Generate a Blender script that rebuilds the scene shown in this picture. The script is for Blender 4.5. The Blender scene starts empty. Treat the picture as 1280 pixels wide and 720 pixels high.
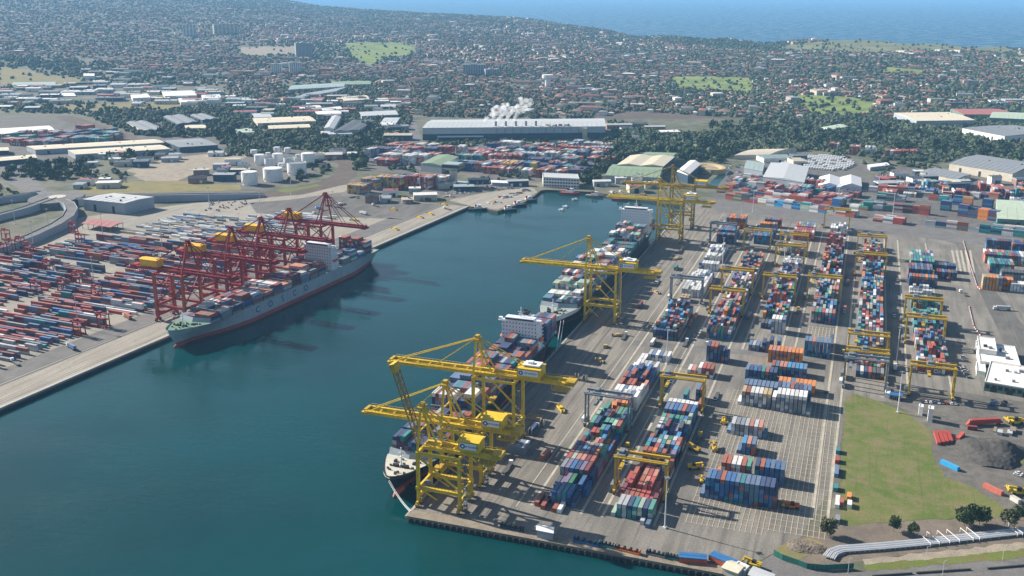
import bpy, math, random, bmesh
import numpy as np
from mathutils import Vector, Matrix
random.seed(7); RNG = np.random.default_rng(7)
S = bpy.context.scene; C = S.collection
R = math.radians
# ---------------------------------------------------------------- camera, light, exposure
CAM = (218.89, -447.39, 278.0); HEAD = R(19.436); TILT = R(16.489); FPX = 1250.0
cd = bpy.data.cameras.new('camera'); cam = bpy.data.objects.new('camera', cd); C.objects.link(cam)
cam.location = CAM; cam.rotation_euler = (R(90) - TILT, 0, HEAD)
cd.sensor_width = 36; cd.lens = 36 * FPX / 1280; cd.clip_start = 1; cd.clip_end = 200000
S.camera = cam
SUN_EL = R(30); SUN_TO = Vector((-0.985, 0.174, 0)).normalized()      # towards the sun, on the ground
W = bpy.data.worlds.new('World'); S.world = W; W.use_nodes = True
wn = W.node_tree.nodes; bg = wn['Background']
sky = wn.new('ShaderNodeTexSky'); sky.sky_type = 'NISHITA'; sky.sun_disc = False
sky.sun_elevation = SUN_EL; sky.sun_rotation = math.atan2(SUN_TO.x, SUN_TO.y); sky.altitude = 200
W.node_tree.links.new(sky.outputs[0], bg.inputs[0]); bg.inputs[1].default_value = 0.062
sd = bpy.data.lights.new('sun', 'SUN'); sd.energy = 5.0; sd.angle = R(0.5); sd.color = (1, .93, .83)
so = bpy.data.objects.new('sun', sd); C.objects.link(so)
to = Vector((SUN_TO.x * math.cos(SUN_EL), SUN_TO.y * math.cos(SUN_EL), math.sin(SUN_EL)))
so.rotation_euler = to.to_track_quat('Z', 'Y').to_euler(); so.location = (0, 0, 800)
S.view_settings.view_transform = 'Standard'; S.view_settings.look = 'None'
S.view_settings.exposure = 0.92; S.view_settings.gamma = 1
S.cycles.volume_bounces = 5; S.cycles.max_bounces = 4; S.cycles.diffuse_bounces = 2
S.cycles.use_denoising = True

# ---------------------------------------------------------------- from the survey photograph to the ground
ct, st = math.cos(TILT), math.sin(TILT); ca, sa = math.cos(HEAD), math.sin(HEAD)
WATER = -3.2
def at(px, py, z=0.0):
    """ground point (height z) seen at a place in the 1280x720 photograph"""
    u = (px - 640) / FPX; v = (360 - py) / FPX
    t = (CAM[2] - z) / (st - v * ct)
    x, y = u * t, (ct + v * st) * t
    return (CAM[0] + x * ca - y * sa, CAM[1] + x * sa + y * ca)
def head(x, y):
    """lateral and forward distance from the camera"""
    X, Y = x - CAM[0], y - CAM[1]
    return X * ca + Y * sa, -X * sa + Y * ca
def unhead(l, d):
    return CAM[0] + l * ca - d * sa, CAM[1] + l * sa + d * ca
def topx(x, y, z=0):
    l, d = head(x, y); h = z - CAM[2]; dd = d * ct - h * st
    return 640 + FPX * l / dd, 360 - FPX * (d * st + h * ct) / dd

# ---------------------------------------------------------------- materials
def mat(name, col, rough=.7, var=.18, scale=.15, metal=0., bump=0., fine=1.2, objcol=False, attr=False, spec=.4, dust=False):
    m = bpy.data.materials.new(name); m.use_nodes = True
    n = m.node_tree.nodes; l = m.node_tree.links; b = n['Principled BSDF']
    b.inputs['Roughness'].default_value = rough; b.inputs['Metallic'].default_value = metal
    b.inputs['Specular IOR Level'].default_value = spec
    if objcol:
        src = n.new('ShaderNodeObjectInfo').outputs['Color']
    elif attr:
        a = n.new('ShaderNodeAttribute'); a.attribute_name = 'Col'; src = a.outputs['Color']
    else:
        r = n.new('ShaderNodeRGB'); r.outputs[0].default_value = (*col, 1); src = r.outputs[0]
    if var:
        g = n.new('ShaderNodeNewGeometry')
        t1 = n.new('ShaderNodeTexNoise'); t1.inputs['Scale'].default_value = scale; t1.inputs['Detail'].default_value = 6
        t1.inputs['Roughness'].default_value = .65
        t2 = n.new('ShaderNodeTexNoise'); t2.inputs['Scale'].default_value = fine; t2.inputs['Detail'].default_value = 3
        l.new(g.outputs['Position'], t1.inputs['Vector']); l.new(g.outputs['Position'], t2.inputs['Vector'])
        ad = n.new('ShaderNodeMath'); ad.operation = 'MULTIPLY_ADD'; ad.inputs[1].default_value = .45
        l.new(t2.outputs[0], ad.inputs[0]); l.new(t1.outputs[0], ad.inputs[2])
        mr = n.new('ShaderNodeMapRange'); mr.inputs[1].default_value = .45; mr.inputs[2].default_value = 1.0
        mr.inputs[3].default_value = 1 - var; mr.inputs[4].default_value = 1 + var
        l.new(ad.outputs[0], mr.inputs[0])
        mx = n.new('ShaderNodeVectorMath'); mx.operation = 'SCALE'
        l.new(src, mx.inputs[0]); l.new(mr.outputs[0], mx.inputs['Scale']); src = mx.outputs[0]
        if bump:
            bp = n.new('ShaderNodeBump'); bp.inputs['Strength'].default_value = bump; bp.inputs['Distance'].default_value = .3
            l.new(t2.outputs[0], bp.inputs['Height']); l.new(bp.outputs[0], b.inputs['Normal'])
    if objcol or attr:
        g2 = n.new('ShaderNodeNewGeometry'); sp = n.new('ShaderNodeSeparateXYZ'); l.new(g2.outputs['Normal'], sp.inputs[0])
        t4 = n.new('ShaderNodeTexNoise'); t4.inputs['Scale'].default_value = .9; t4.inputs['Detail'].default_value = 5; l.new(g2.outputs['Position'], t4.inputs[0])
        du = n.new('ShaderNodeMath'); du.operation = 'MULTIPLY'; du.use_clamp = True; l.new(sp.outputs[2], du.inputs[0]); l.new(t4.outputs[0], du.inputs[1])
        d2 = n.new('ShaderNodeMath'); d2.operation = 'MULTIPLY'; d2.inputs[1].default_value = .3 if dust else 0.; l.new(du.outputs[0], d2.inputs[0])
        mm = n.new('ShaderNodeMix'); mm.data_type = 'RGBA'; l.new(d2.outputs[0], mm.inputs[0]); l.new(src, mm.inputs[6]); mm.inputs[7].default_value = (.3, .26, .22, 1); src = mm.outputs[2]
    l.new(src, b.inputs['Base Color'])
    return m
def ground_mat(name, c1, c2, c3, s1=.01, s2=.12, stretch=None, rough=.95, angle=0., stain=0.):
    """two scales of patches between three colours, with fine grain: weathered open ground"""
    m = bpy.data.materials.new(name); m.use_nodes = True
    n = m.node_tree.nodes; l = m.node_tree.links; b = n['Principled BSDF']
    b.inputs['Roughness'].default_value = rough; b.inputs['Specular IOR Level'].default_value = .15
    g = n.new('ShaderNodeNewGeometry'); mp = n.new('ShaderNodeMapping')
    if stretch: mp.inputs['Scale'].default_value = stretch
    mp.inputs['Rotation'].default_value = (0, 0, angle)
    l.new(g.outputs['Position'], mp.inputs[0])
    def noise(s, d=6):
        t = n.new('ShaderNodeTexNoise'); t.inputs['Scale'].default_value = s; t.inputs['Detail'].default_value = d
        t.inputs['Roughness'].default_value = .62; return t
    t1, t2, t3 = noise(s1), noise(s2), noise(.9, 4)
    l.new(g.outputs['Position'], t1.inputs[0]); l.new(mp.outputs[0], t2.inputs[0]); l.new(g.outputs['Position'], t3.inputs[0])
    r1 = n.new('ShaderNodeValToRGB'); e = r1.color_ramp.elements
    e[0].position = .36; e[0].color = (*c1, 1); e[1].position = .64; e[1].color = (*c2, 1)
    l.new(t1.outputs[0], r1.inputs[0])
    r2 = n.new('ShaderNodeMapRange'); r2.inputs[1].default_value = .42; r2.inputs[2].default_value = .72
    l.new(t2.outputs[0], r2.inputs[0])
    mx = n.new('ShaderNodeMix'); mx.data_type = 'RGBA'; l.new(r2.outputs[0], mx.inputs[0]); l.new(r1.outputs[0], mx.inputs[6])
    mx.inputs[7].default_value = (*c3, 1)
    r3 = n.new('ShaderNodeMapRange'); r3.inputs[1].default_value = .3; r3.inputs[2].default_value = .7
    r3.inputs[3].default_value = .8; r3.inputs[4].default_value = 1.2; l.new(t3.outputs[0], r3.inputs[0])
    sc = n.new('ShaderNodeVectorMath'); sc.operation = 'SCALE'; l.new(mx.outputs[2], sc.inputs[0]); l.new(r3.outputs[0], sc.inputs['Scale'])
    out = sc.outputs[0]
    if stain:      # oil spots and tyre streaks
        for s_, st_, lo in ((.16, (1, 1, 1), .6), (.5, (1, .02, 1), .56)):
            m2 = n.new('ShaderNodeMapping'); m2.inputs['Scale'].default_value = st_; m2.inputs['Rotation'].default_value = (0, 0, angle); l.new(g.outputs['Position'], m2.inputs[0])
            t5 = noise(s_, 4); l.new(m2.outputs[0], t5.inputs[0]); q = n.new('ShaderNodeMapRange'); q.inputs[1].default_value = lo; q.inputs[2].default_value = lo + .12; q.inputs[3].default_value = 1; q.inputs[4].default_value = 1 - stain; l.new(t5.outputs[0], q.inputs[0])
            s2_ = n.new('ShaderNodeVectorMath'); s2_.operation = 'SCALE'; l.new(out, s2_.inputs[0]); l.new(q.outputs[0], s2_.inputs['Scale']); out = s2_.outputs[0]
    l.new(out, b.inputs['Base Color'])
    return m
def water_mat(name, col, rough, bump, s):
    m = bpy.data.materials.new(name); m.use_nodes = True
    n = m.node_tree.nodes; l = m.node_tree.links; b = n['Principled BSDF']
    b.inputs['Roughness'].default_value = rough; b.inputs['IOR'].default_value = 1.33
    g = n.new('ShaderNodeNewGeometry'); mp = n.new('ShaderNodeMapping'); mp.inputs['Scale'].default_value = (1, 1.9, 1)
    mp.inputs['Rotation'].default_value = (0, 0, R(-30)); l.new(g.outputs['Position'], mp.inputs[0])
    t = n.new('ShaderNodeTexNoise'); t.inputs['Scale'].default_value = s; t.inputs['Detail'].default_value = 5
    l.new(mp.outputs[0], t.inputs[0])
    bp = n.new('ShaderNodeBump'); bp.inputs['Strength'].default_value = bump; bp.inputs['Distance'].default_value = .5
    l.new(t.outputs[0], bp.inputs['Height']); l.new(bp.outputs[0], b.inputs['Normal'])
    t3 = n.new('ShaderNodeTexNoise'); t3.inputs['Scale'].default_value = .011; t3.inputs['Detail'].default_value = 5; l.new(mp.outputs[0], t3.inputs[0])
    wr = n.new('ShaderNodeMapRange'); wr.inputs[1].default_value = .38; wr.inputs[2].default_value = .62; wr.inputs[3].default_value = rough * .55; wr.inputs[4].default_value = rough * 1.6
    l.new(t3.outputs[0], wr.inputs[0]); l.new(wr.outputs[0], b.inputs['Roughness'])
    wb = n.new('ShaderNodeMapRange'); wb.inputs[1].default_value = .38; wb.inputs[2].default_value = .62; wb.inputs[3].default_value = bump * .5; wb.inputs[4].default_value = bump * 1.5
    l.new(t3.outputs[0], wb.inputs[0]); l.new(wb.outputs[0], bp.inputs['Strength'])
    t2 = n.new('ShaderNodeTexNoise'); t2.inputs['Scale'].default_value = .006; t2.inputs['Detail'].default_value = 4
    l.new(g.outputs['Position'], t2.inputs[0])
    r = n.new('ShaderNodeValToRGB'); e = r.color_ramp.elements
    e[0].position = .35; e[0].color = (*[c * .8 for c in col], 1); e[1].position = .65; e[1].color = (*[c * 1.2 for c in col], 1)
    l.new(t2.outputs[0], r.inputs[0]); l.new(r.outputs[0], b.inputs['Base Color'])
    return m
M = {}
for nm, c, k in [
    ('crane_yellow', (.68, .47, .02), dict(rough=.6, var=.3, scale=.25, fine=1.6)), ('crane_gold', (.5, .33, .025), dict(rough=.6, var=.25)),
    ('roof_yellow', (.72, .47, .02), dict(rough=.5)), ('crane_red', (.31, .022, .022), dict(rough=.55, var=.38, scale=.25, fine=1.6)), ('crane_orange', (.42, .085, .03), {}),
    ('house_yellow', (.75, .43, .01), dict(rough=.5)), ('steel_grey', (.18, .2, .22), {}), ('gantry_blue', (.2, .235, .28), {}),
    ('lattice_brown', (.3, .2, .05), {}), ('white_paint', (.78, .78, .77), dict(rough=.5, var=.08)), ('ship_white', (.74, .75, .78), dict(rough=.45, var=.07)),
    ('dark', (.03, .032, .036), {}), ('glass', (.02, .03, .04), dict(rough=.15, var=0)), ('tyre', (.02, .02, .02), {}),
    ('hull_grey', (.36, .44, .47), dict(rough=.45)), ('hull_black', (.012, .013, .02), dict(rough=.4)), ('boot_red', (.36, .07, .065), {}),
    ('bulb_pink', (.42, .16, .13), {}), ('deck_green', (.12, .22, .15), {}), ('deck_pale', (.5, .49, .42), {}), ('deck_grey', (.3, .35, .33), {}), ('deck_teal', (.13, .27, .27), {}),
    ('breakwater', (.25, .3, .33), {}), ('cosco_blue', (.005, .03, .2), dict(var=0)), ('sign_white', (.8, .81, .83), dict(var=.03)), ('sign_blue', (.01, .03, .2), dict(var=0)),
    ('concrete', (.36, .34, .3), dict(var=.15)), ('concrete_pale', (.47, .44, .37), {}), ('concrete_dark', (.06, .06, .055), {}), ('wall_grey', (.33, .36, .4), dict(var=.08)),
    ('roof_white', (.72, .70, .66), dict(var=.12)), ('roof_cream', (.62, .55, .42), dict(var=.14)), ('roof_grey', (.24, .255, .27), dict(var=.14)), ('roof_dark', (.1, .115, .13), {}),
    ('roof_pale', (.45, .47, .48), dict(var=.1)), ('roof_green', (.22, .29, .19), {}), ('roof_teal', (.3, .38, .37), {}), ('roof_red', (.36, .13, .12), {}), ('roof_mint', (.42, .49, .38), {}),
    ('wall_blue', (.025, .06, .1), {}), ('wall_cream', (.55, .5, .4), {}), ('wall_white', (.7, .7, .68), dict(var=.08)), ('wall_brick', (.3, .17, .12), {}), ('wall_green', (.13, .22, .17), {}),
    ('line_pale', (.42, .38, .3), dict(var=.25)), ('grid_pale', (.41, .36, .27), dict(var=.22)), ('rail_dark', (.09, .085, .08), {}), ('rail_brown', (.15, .09, .05), {}),
    ('trunk', (.09, .07, .05), {}), ('stone', (.3, .27, .22), dict(var=.4, fine=.6)), ('orange', (.7, .17, .02), {}), ('blue_bright', (.03, .24, .55), {}), ('tarp_blue', (.03, .14, .33), {}),
    ('red_steel', (.36, .055, .04), {}), ('fence_green', (.015, .13, .11), dict(var=.1)), ('pipe_silver', (.58, .59, .6), dict(rough=.4, var=.1)), ('teal_paint', (.02, .2, .2), {}), ('timber', (.32, .21, .12), {}),
    ('rust_wharf', (.24, .2, .15), dict(var=.35)), ('tug_red', (.28, .04, .03), {}), ('rock', (.2, .18, .15), dict(var=.4)), ('tan', (.45, .33, .16), {})]:
    M[nm] = mat(nm, c, **k)
M['paint'] = mat('painted_steel', (1, 1, 1), objcol=True, dust=True, rough=.55, var=.2, scale=.4, fine=2.0)
M['paint_mass'] = mat('painted_steel_mass', (1, 1, 1), attr=True, dust=True, rough=.55, var=.2, scale=.4, fine=2.0)
M['mass'] = mat('far_surfaces', (1, 1, 1), attr=True, rough=.85, var=.12, scale=.3)
def leaf_mat(name, col, attr=False):
    m = mat(name, col, rough=.85, var=.35, scale=.12, fine=.9, spec=.1, attr=attr); return m
M['leaf'] = leaf_mat('foliage', (.065, .09, .036)); M['leaf_dark'] = leaf_mat('foliage_dark', (.045, .068, .034)); M['leaf_olive'] = leaf_mat('foliage_olive', (.1, .11, .05))
M['leaf_mass'] = leaf_mat('foliage_mass', (1, 1, 1), attr=True)
M['yard'] = ground_mat('yard_concrete', (.185, .171, .15), (.265, .245, .212), (.132, .124, .112), .02, .16, stretch=(1, .09, 1), stain=.3)
M['apron'] = ground_mat('apron_concrete', (.215, .195, .165), (.275, .248, .208), (.145, .134, .12), .02, .18, stretch=(1.6, .1, 1), stain=.32)
M['left_yard'] = ground_mat('left_yard_concrete', (.30, .275, .23), (.35, .32, .265), (.24, .225, .195), .01, .1, stretch=(1, .2, 1), angle=R(5), stain=.22)
M['left_apron'] = ground_mat('left_apron_concrete', (.31, .28, .235), (.37, .335, .28), (.24, .22, .19), .015, .12, stretch=(1.5, .12, 1), angle=R(5), stain=.3)
M['asphalt'] = ground_mat('asphalt', (.13, .124, .115), (.18, .168, .152), (.1, .096, .092), .012, .08, stretch=(1, .3, 1), stain=.25)
M['road'] = ground_mat('road_asphalt', (.16, .15, .145), (.2, .19, .18), (.13, .125, .12), .012, .08)
M['grass'] = ground_mat('grass', (.095, .14, .028), (.15, .165, .05), (.21, .17, .095), .028, .1, stain=.18)
M['verge'] = ground_mat('verge_grass', (.11, .15, .03), (.15, .18, .045), (.17, .15, .06), .03, .1)
M['dirt'] = ground_mat('dirt', (.17, .14, .11), (.22, .18, .14), (.13, .11, .095), .02, .1)
M['gravel'] = ground_mat('gravel', (.14, .128, .112), (.18, .165, .145), (.1, .095, .085), .02, .15)
M['heap'] = ground_mat('gravel_heap', (.075, .072, .068), (.1, .095, .088), (.055, .054, .052), .05, .3)
M['sand'] = ground_mat('sand_lot', (.36, .3, .225), (.31, .265, .205), (.22, .195, .155), .02, .09)
M['straw'] = ground_mat('dry_grass', (.26, .2, .09), (.21, .19, .08), (.16, .16, .07), .012, .05)
M['rail_bed'] = ground_mat('rail_ballast', (.12, .095, .075), (.15, .12, .1), (.09, .075, .065), .01, .06)
M['land'] = ground_mat('open_ground', (.12, .125, .085), (.2, .18, .14), (.06, .085, .045), .012, .035)
M['suburb'] = ground_mat('suburb_ground', (.09, .105, .06), (.16, .15, .115), (.2, .185, .16), .006, .03)
M['fairway'] = ground_mat('fairway', (.2, .26, .06), (.24, .27, .085), (.11, .15, .05), .008, .015)
M['heath'] = ground_mat('heath', (.17, .18, .085), (.24, .23, .12), (.09, .105, .05), .004, .012)
M['scrub'] = ground_mat('scrub_ground', (.07, .09, .042), (.1, .115, .055), (.17, .145, .1), .01, .05)
M['water'] = water_mat('dock_water', (.001, .043, .046), .16, .35, .12)
M['sea'] = water_mat('sea_water', (.006, .075, .15), .3, .5, .05)

# ---------------------------------------------------------------- mesh helpers
ANG = {}
class MB:
    """collects boxes, beams, tubes and sheets, builds ONE mesh object"""
    def __init__(s): s.v = []; s.f = []; s.m = []
    def add(s, vs, fs, m=0):
        o = len(s.v); s.v += [tuple(p) for p in vs]; s.f += [tuple(i + o for i in f) for f in fs]; s.m += [m] * len(fs)
    def box(s, x0, x1, y0, y1, z0, z1, m=0):
        s.add([(x0, y0, z0), (x1, y0, z0), (x1, y1, z0), (x0, y1, z0), (x0, y0, z1), (x1, y0, z1), (x1, y1, z1), (x0, y1, z1)],
              [(3, 2, 1, 0), (4, 5, 6, 7), (0, 1, 5, 4), (1, 2, 6, 5), (2, 3, 7, 6), (3, 0, 4, 7)], m)
    def beam(s, p, q, w, h=None, m=0):
        h = h or w; p = Vector(p); q = Vector(q); d = (q - p).normalized()
        up = Vector((0, 0, 1)) if abs(d.z) < .95 else Vector((0, 1, 0))
        sd_ = d.cross(up).normalized() * (w / 2); u2 = sd_.cross(d).normalized() * (h / 2)
        vs = [p - sd_ - u2, p + sd_ - u2, p + sd_ + u2, p - sd_ + u2, q - sd_ - u2, q + sd_ - u2, q + sd_ + u2, q - sd_ + u2]
        s.add(vs, [(0, 1, 2, 3), (7, 6, 5, 4), (0, 4, 5, 1), (1, 5, 6, 2), (2, 6, 7, 3), (3, 7, 4, 0)], m)
    def tube(s, p, q, r, n=8, r2=None, m=0, cap=True):
        r2 = r if r2 is None else r2; p = Vector(p); q = Vector(q); d = (q - p).normalized()
        a = d.orthogonal().normalized(); b = d.cross(a)
        vs = []
        for c, rr in ((p, r), (q, r2)):
            vs += [c + (a * math.cos(2 * math.pi * i / n) + b * math.sin(2 * math.pi * i / n)) * rr for i in range(n)]
        fs = [(i, (i + 1) % n, n + (i + 1) % n, n + i) for i in range(n)]
        if cap: fs += [tuple(range(n))[::-1], tuple(range(n, 2 * n))]
        s.add(vs, fs, m)
    def prism(s, poly, z0, z1, m=0, mside=None):
        n = len(poly); vs = [(x, y, z0) for x, y in poly] + [(x, y, z1) for x, y in poly]
        s.add(vs, [tuple(range(n, 2 * n))], m)
        s.add(vs, [(i, (i + 1) % n, n + (i + 1) % n, n + i) for i in range(n)], m if mside is None else mside)
    def sheet(s, poly, z, m=0): s.add([(x, y, z) for x, y in poly], [tuple(range(len(poly)))], m)
    def mesh(s, name, mats):
        me = bpy.data.meshes.new(name); me.from_pydata(s.v, [], s.f)
        for k in mats: me.materials.append(M[k] if isinstance(k, str) else k)
        if len(mats) > 1: me.polygons.foreach_set('material_index', s.m)
        me.update(); return me
    def build(s, name, mats, parent=None):
        if isinstance(mats, str): mats = [mats]
        o = bpy.data.objects.new(name, s.mesh(name, mats)); C.objects.link(o)
        if parent: o.parent = parent
        return o
def ccw(poly):
    a = sum(p[0] * q[1] - q[0] * p[1] for p, q in zip(poly, poly[1:] + poly[:1]))
    return poly if a > 0 else poly[::-1]
def props(o, label=None, cat=None, group=None, kind=None):
    for k, v in (('label', label), ('category', cat), ('group', group), ('kind', kind)):
        if v: o[k] = v
    return o
def thing(name, label, cat, loc=(0, 0, 0), rz=0., group=None):
    o = bpy.data.objects.new(name, None); C.objects.link(o); o.location = loc; o.rotation_euler = (0, 0, rz); o.empty_display_size = .1
    return props(o, label, cat, group)
KIDS = {}
def dup(o, loc=None, rz=None, label=None, group=None, color=None):
    c = o.copy(); C.objects.link(c)
    if loc is not None: c.location = loc
    if rz is not None: c.rotation_euler = (0, 0, rz)
    if label: c['label'] = label
    if group: c['group'] = group
    for k in kids(o):
        d = k.copy(); C.objects.link(d); d.parent = c
        if color is not None: d.color = color
        for g in kids(k):
            e = g.copy(); C.objects.link(e); e.parent = d
    return c
def kids(o):
    if o.name not in KIDS: KIDS[o.name] = list(o.children)
    return KIDS[o.name]
def struct(name, mb, mats, parent=None):
    o = mb.build(name, mats, parent); o['kind'] = 'structure'; return o
def ragged(poly, step=4., amp=1.1):
    o = []
    for p, q in zip(poly, poly[1:] + poly[:1]):
        d = math.dist(p, q); n = max(1, min(60, int(d / step)))
        for k in range(n): o.append((p[0] + (q[0] - p[0]) * k / n + random.uniform(-amp, amp) * (k > 0), p[1] + (q[1] - p[1]) * k / n + random.uniform(-amp, amp) * (k > 0)))
    return o
def sheet(name, pts, z, m, world=False, parent=None):
    poly = ccw([tuple(p) if world else at(*p) for p in pts])
    if m in ('grass', 'gravel', 'dirt', 'straw', 'verge', 'scrub', 'sand', 'heap') and not world: poly = ragged(poly, 4 if head(*poly[0])[1] < 800 else 14, 1.1 if head(*poly[0])[1] < 800 else 5.)
    b = MB(); b.sheet(poly, z); return struct(name, b, m)
def np_mesh(name, V, loops, sizes, col=None, mats=(), smooth=False):
    me = bpy.data.meshes.new(name); V = np.asarray(V, np.float32); loops = np.asarray(loops, np.int32); sizes = np.asarray(sizes, np.int32)
    me.vertices.add(len(V)); me.vertices.foreach_set('co', V.ravel())
    me.loops.add(len(loops)); me.loops.foreach_set('vertex_index', loops)
    me.polygons.add(len(sizes)); me.polygons.foreach_set('loop_start', np.concatenate([[0], np.cumsum(sizes)[:-1]]).astype(np.int32))
    me.update(calc_edges=True)
    if col is not None:
        a = me.attributes.new('Col', 'FLOAT_COLOR', 'FACE'); cc = np.ones((len(sizes), 4), np.float32); cc[:, :3] = col
        a.data.foreach_set('color', cc.ravel())
    me.polygons.foreach_set('use_smooth', np.full(len(sizes), smooth, bool))
    for k in mats: me.materials.append(M[k])
    o = bpy.data.objects.new(name, me); C.objects.link(o); return o
def inpoly(x, y, poly):
    x = np.asarray(x); y = np.asarray(y); r = np.zeros(x.shape, bool); n = len(poly)
    for i in range(n):
        x0, y0 = poly[i]; x1, y1 = poly[(i + 1) % n]
        if y0 == y1: continue
        k = ((y0 > y) != (y1 > y)) & (x < (x1 - x0) * (y - y0) / (y1 - y0) + x0); r ^= k
    return r
ORD = ['', 'first', 'second', 'third', 'fourth', 'fifth', 'sixth', 'seventh', 'eighth', 'ninth', 'tenth', 'eleventh', 'twelfth', 'thirteenth', 'fourteenth', 'fifteenth', 'sixteenth', 'seventeenth', 'eighteenth', 'nineteenth', 'twentieth']
def nth(i):
    if i < len(ORD): return ORD[i]
    return ('twenty-' + ORD[i - 20]) if i < 30 else ('thirty-' + ORD[i - 30] if i > 30 else 'thirtieth')
# ---------------------------------------------------------------- water, land, hills
def smooth(t): t = np.clip(t, 0, 1); return t * t * (3 - 2 * t)
CU = [(-300, -40, 12500, 150), (330, -4, 11500, 150), (400, 8, 10500, 0), (480, 14, 9500, 0), (640, 22, 8000, 0), (760, 38, 6500, 0), (800, 45, 6100, 0), (860, 47, 5600, 0), (960, 52, 5300, 0), (1040, 50, 5000, 0), (1120, 52, 4900, 0), (1280, 62, 4300, 0), (1600, 70, 4000, 0)]
_pu = [(c[0] - 640) / 1303 for c in CU]; _D = [c[2] for c in CU]
def _hc(c):
    dep = (c[1] - 360) / FPX; a = math.atan(dep) + TILT; return max(8., CAM[2] - c[2] * math.tan(a))
_H = [_hc(c) for c in CU]
FLAT = 2300.
def coast_d(u): return np.interp(u, _pu, _D) + 90 * np.sin(np.asarray(u) * 95) + 60 * np.sin(np.asarray(u) * 41 + 1)
def hgt(x, y):
    l, d = head(np.asarray(x, float), np.asarray(y, float)); u = l / np.maximum(d, 1.)
    Dc = coast_d(u); t = smooth((d - FLAT) / (Dc - FLAT)); h = np.interp(u, _pu, _H) * t ** .9
    return np.where(d > FLAT, h + t * (1 - t) * 22 * (np.sin(x * .0031 + 1) + np.sin(y * .0042 + x * .0013)), 0)
def pt(px, py):
    z = 0.
    for _ in range(12):
        x, y = at(px, py, z)
        if head(x, y)[1] > 14000 or head(x, y)[1] < 0: x, y = unhead((px - 640) / 1303 * 11000, 11000)
        z = .5 * z + .5 * float(hgt(x, y))
    return x, y
def LQ(u, v):
    return (A0[0] + u * DU[0] + v * DV[0], A0[1] + u * DU[1] + v * DV[1])
A0 = at(0, 510); A1 = at(575, 262.5); _L = math.hypot(A1[0] - A0[0], A1[1] - A0[1])
DU = ((A1[0] - A0[0]) / _L, (A1[1] - A0[1]) / _L); DV = (-DU[1], DU[0]); LANG = math.atan2(-DU[0], DU[1])
def toL(x, y): return ((x - A0[0]) * DU[0] + (y - A0[1]) * DU[1], (x - A0[0]) * DV[0] + (y - A0[1]) * DV[1])
b = MB(); b.sheet([(-60000, -60000), (60000, -60000), (60000, 60000), (-60000, 60000)], -9); struct('seabed', b, 'scrub')
b = MB(); b.sheet([unhead(-60000, -3000), unhead(60000, -3000), unhead(60000, 60000), unhead(-60000, 60000)], WATER - .4); struct('sea', b, 'sea')
b = MB(); b.sheet([(-700, -900), (700, -900), (700, 1100), (-700, 1100)], WATER); struct('dock_water', b, 'water')
SHORE = [at(*p) for p in [(588, 259), (602, 258), (612, 262), (622, 264), (640, 258), (655, 253), (668, 245), (676, 238), (684, 237), (742, 240), (772, 245), (800, 248)]]
land = [LQ(-1300, 0), LQ(745, 0)] + SHORE + [(0, 885), (0, 0), (300, 0), (420, -60), (1500, -900), (2600, -300), unhead(1900, FLAT), unhead(-1900, FLAT), (-2600, 700), (-1700, -700)]
b = MB(); b.prism(ccw(land), -8.5, 0, 0, 1); struct('land', b, ['land', 'concrete_dark'])
# terrain beyond the flat, one patch of colour per cover
COVER = [('fairway', [(430, 54), (500, 53), (520, 60), (510, 68), (478, 72), (462, 82), (440, 70)]), ('fairway', [(838, 97), (862, 95), (935, 97), (945, 106), (940, 117), (900, 114), (850, 111)]),
         ('fairway', [(985, 118), (1062, 121), (1095, 128), (1088, 141), (1030, 145), (1005, 138)]), ('heath', [(985, 56), (1100, 50), (1250, 57), (1275, 66), (1180, 64), (1060, 66), (975, 62)]),
         ('sand', [(300, 59), (372, 58), (368, 68), (300, 69)]), ('straw', [(0, 84), (30, 86), (60, 95), (105, 97), (100, 105), (0, 106)]), ('fairway', [(1108, 84), (1155, 88), (1150, 94), (1100, 90)]),
         ('straw', [(70, 132), (180, 128), (250, 132), (200, 138), (90, 138)]), ('scrub', [(0, 72), (100, 78), (100, 92), (30, 82), (0, 82)]), ('sand', [(1270, 66), (1300, 68), (1300, 71), (1270, 70)]),
         ('heath', [(1240, 70), (1330, 74), (1330, 80), (1240, 76)]), ('scrub', [(790, 46), (960, 54), (985, 64), (850, 54)]), ('verge', [(1035, 78), (1060, 80), (1058, 86), (1032, 84)]),
         ('rail_bed', [(740, 140), (800, 138), (1000, 152), (1000, 163), (860, 166), (745, 160)]), ('verge', [(0, 128), (60, 132), (60, 140), (0, 137)])]
COVERW = [(m, [pt(*p) for p in poly]) for m, poly in COVER]
nc, nr = 430, 120
us = np.linspace(-.74, .74, nc); ts = np.linspace(0, 1, nr); UU, TT = np.meshgrid(us, ts); DD = coast_d(UU)
dd = 1 / ((1 - TT) / FLAT + TT / DD); ll = UU * dd; XX, YY = unhead(ll, dd); ZZ = hgt(XX, YY); ZZ[0] = -.02
XX = np.vstack([XX, unhead(UU[-1:] * (dd[-1:] + 70), dd[-1:] + 70)[0]]); YY = np.vstack([YY, unhead(UU[-1:] * (dd[-1:] + 70), dd[-1:] + 70)[1]]); ZZ = np.vstack([ZZ, np.full((1, nc), -6.)])
idx = np.arange((nr + 1) * nc).reshape(nr + 1, nc); q = np.stack([idx[:-1, :-1], idx[:-1, 1:], idx[1:, 1:], idx[1:, :-1]], -1).reshape(-1, 4)
ter = np_mesh('hills', np.stack([XX, YY, ZZ], -1).reshape(-1, 3), q.ravel(), np.full(len(q), 4), None, ['suburb', 'fairway', 'heath', 'sand', 'straw', 'scrub', 'verge', 'rail_bed'], True); ter['kind'] = 'structure'
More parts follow.
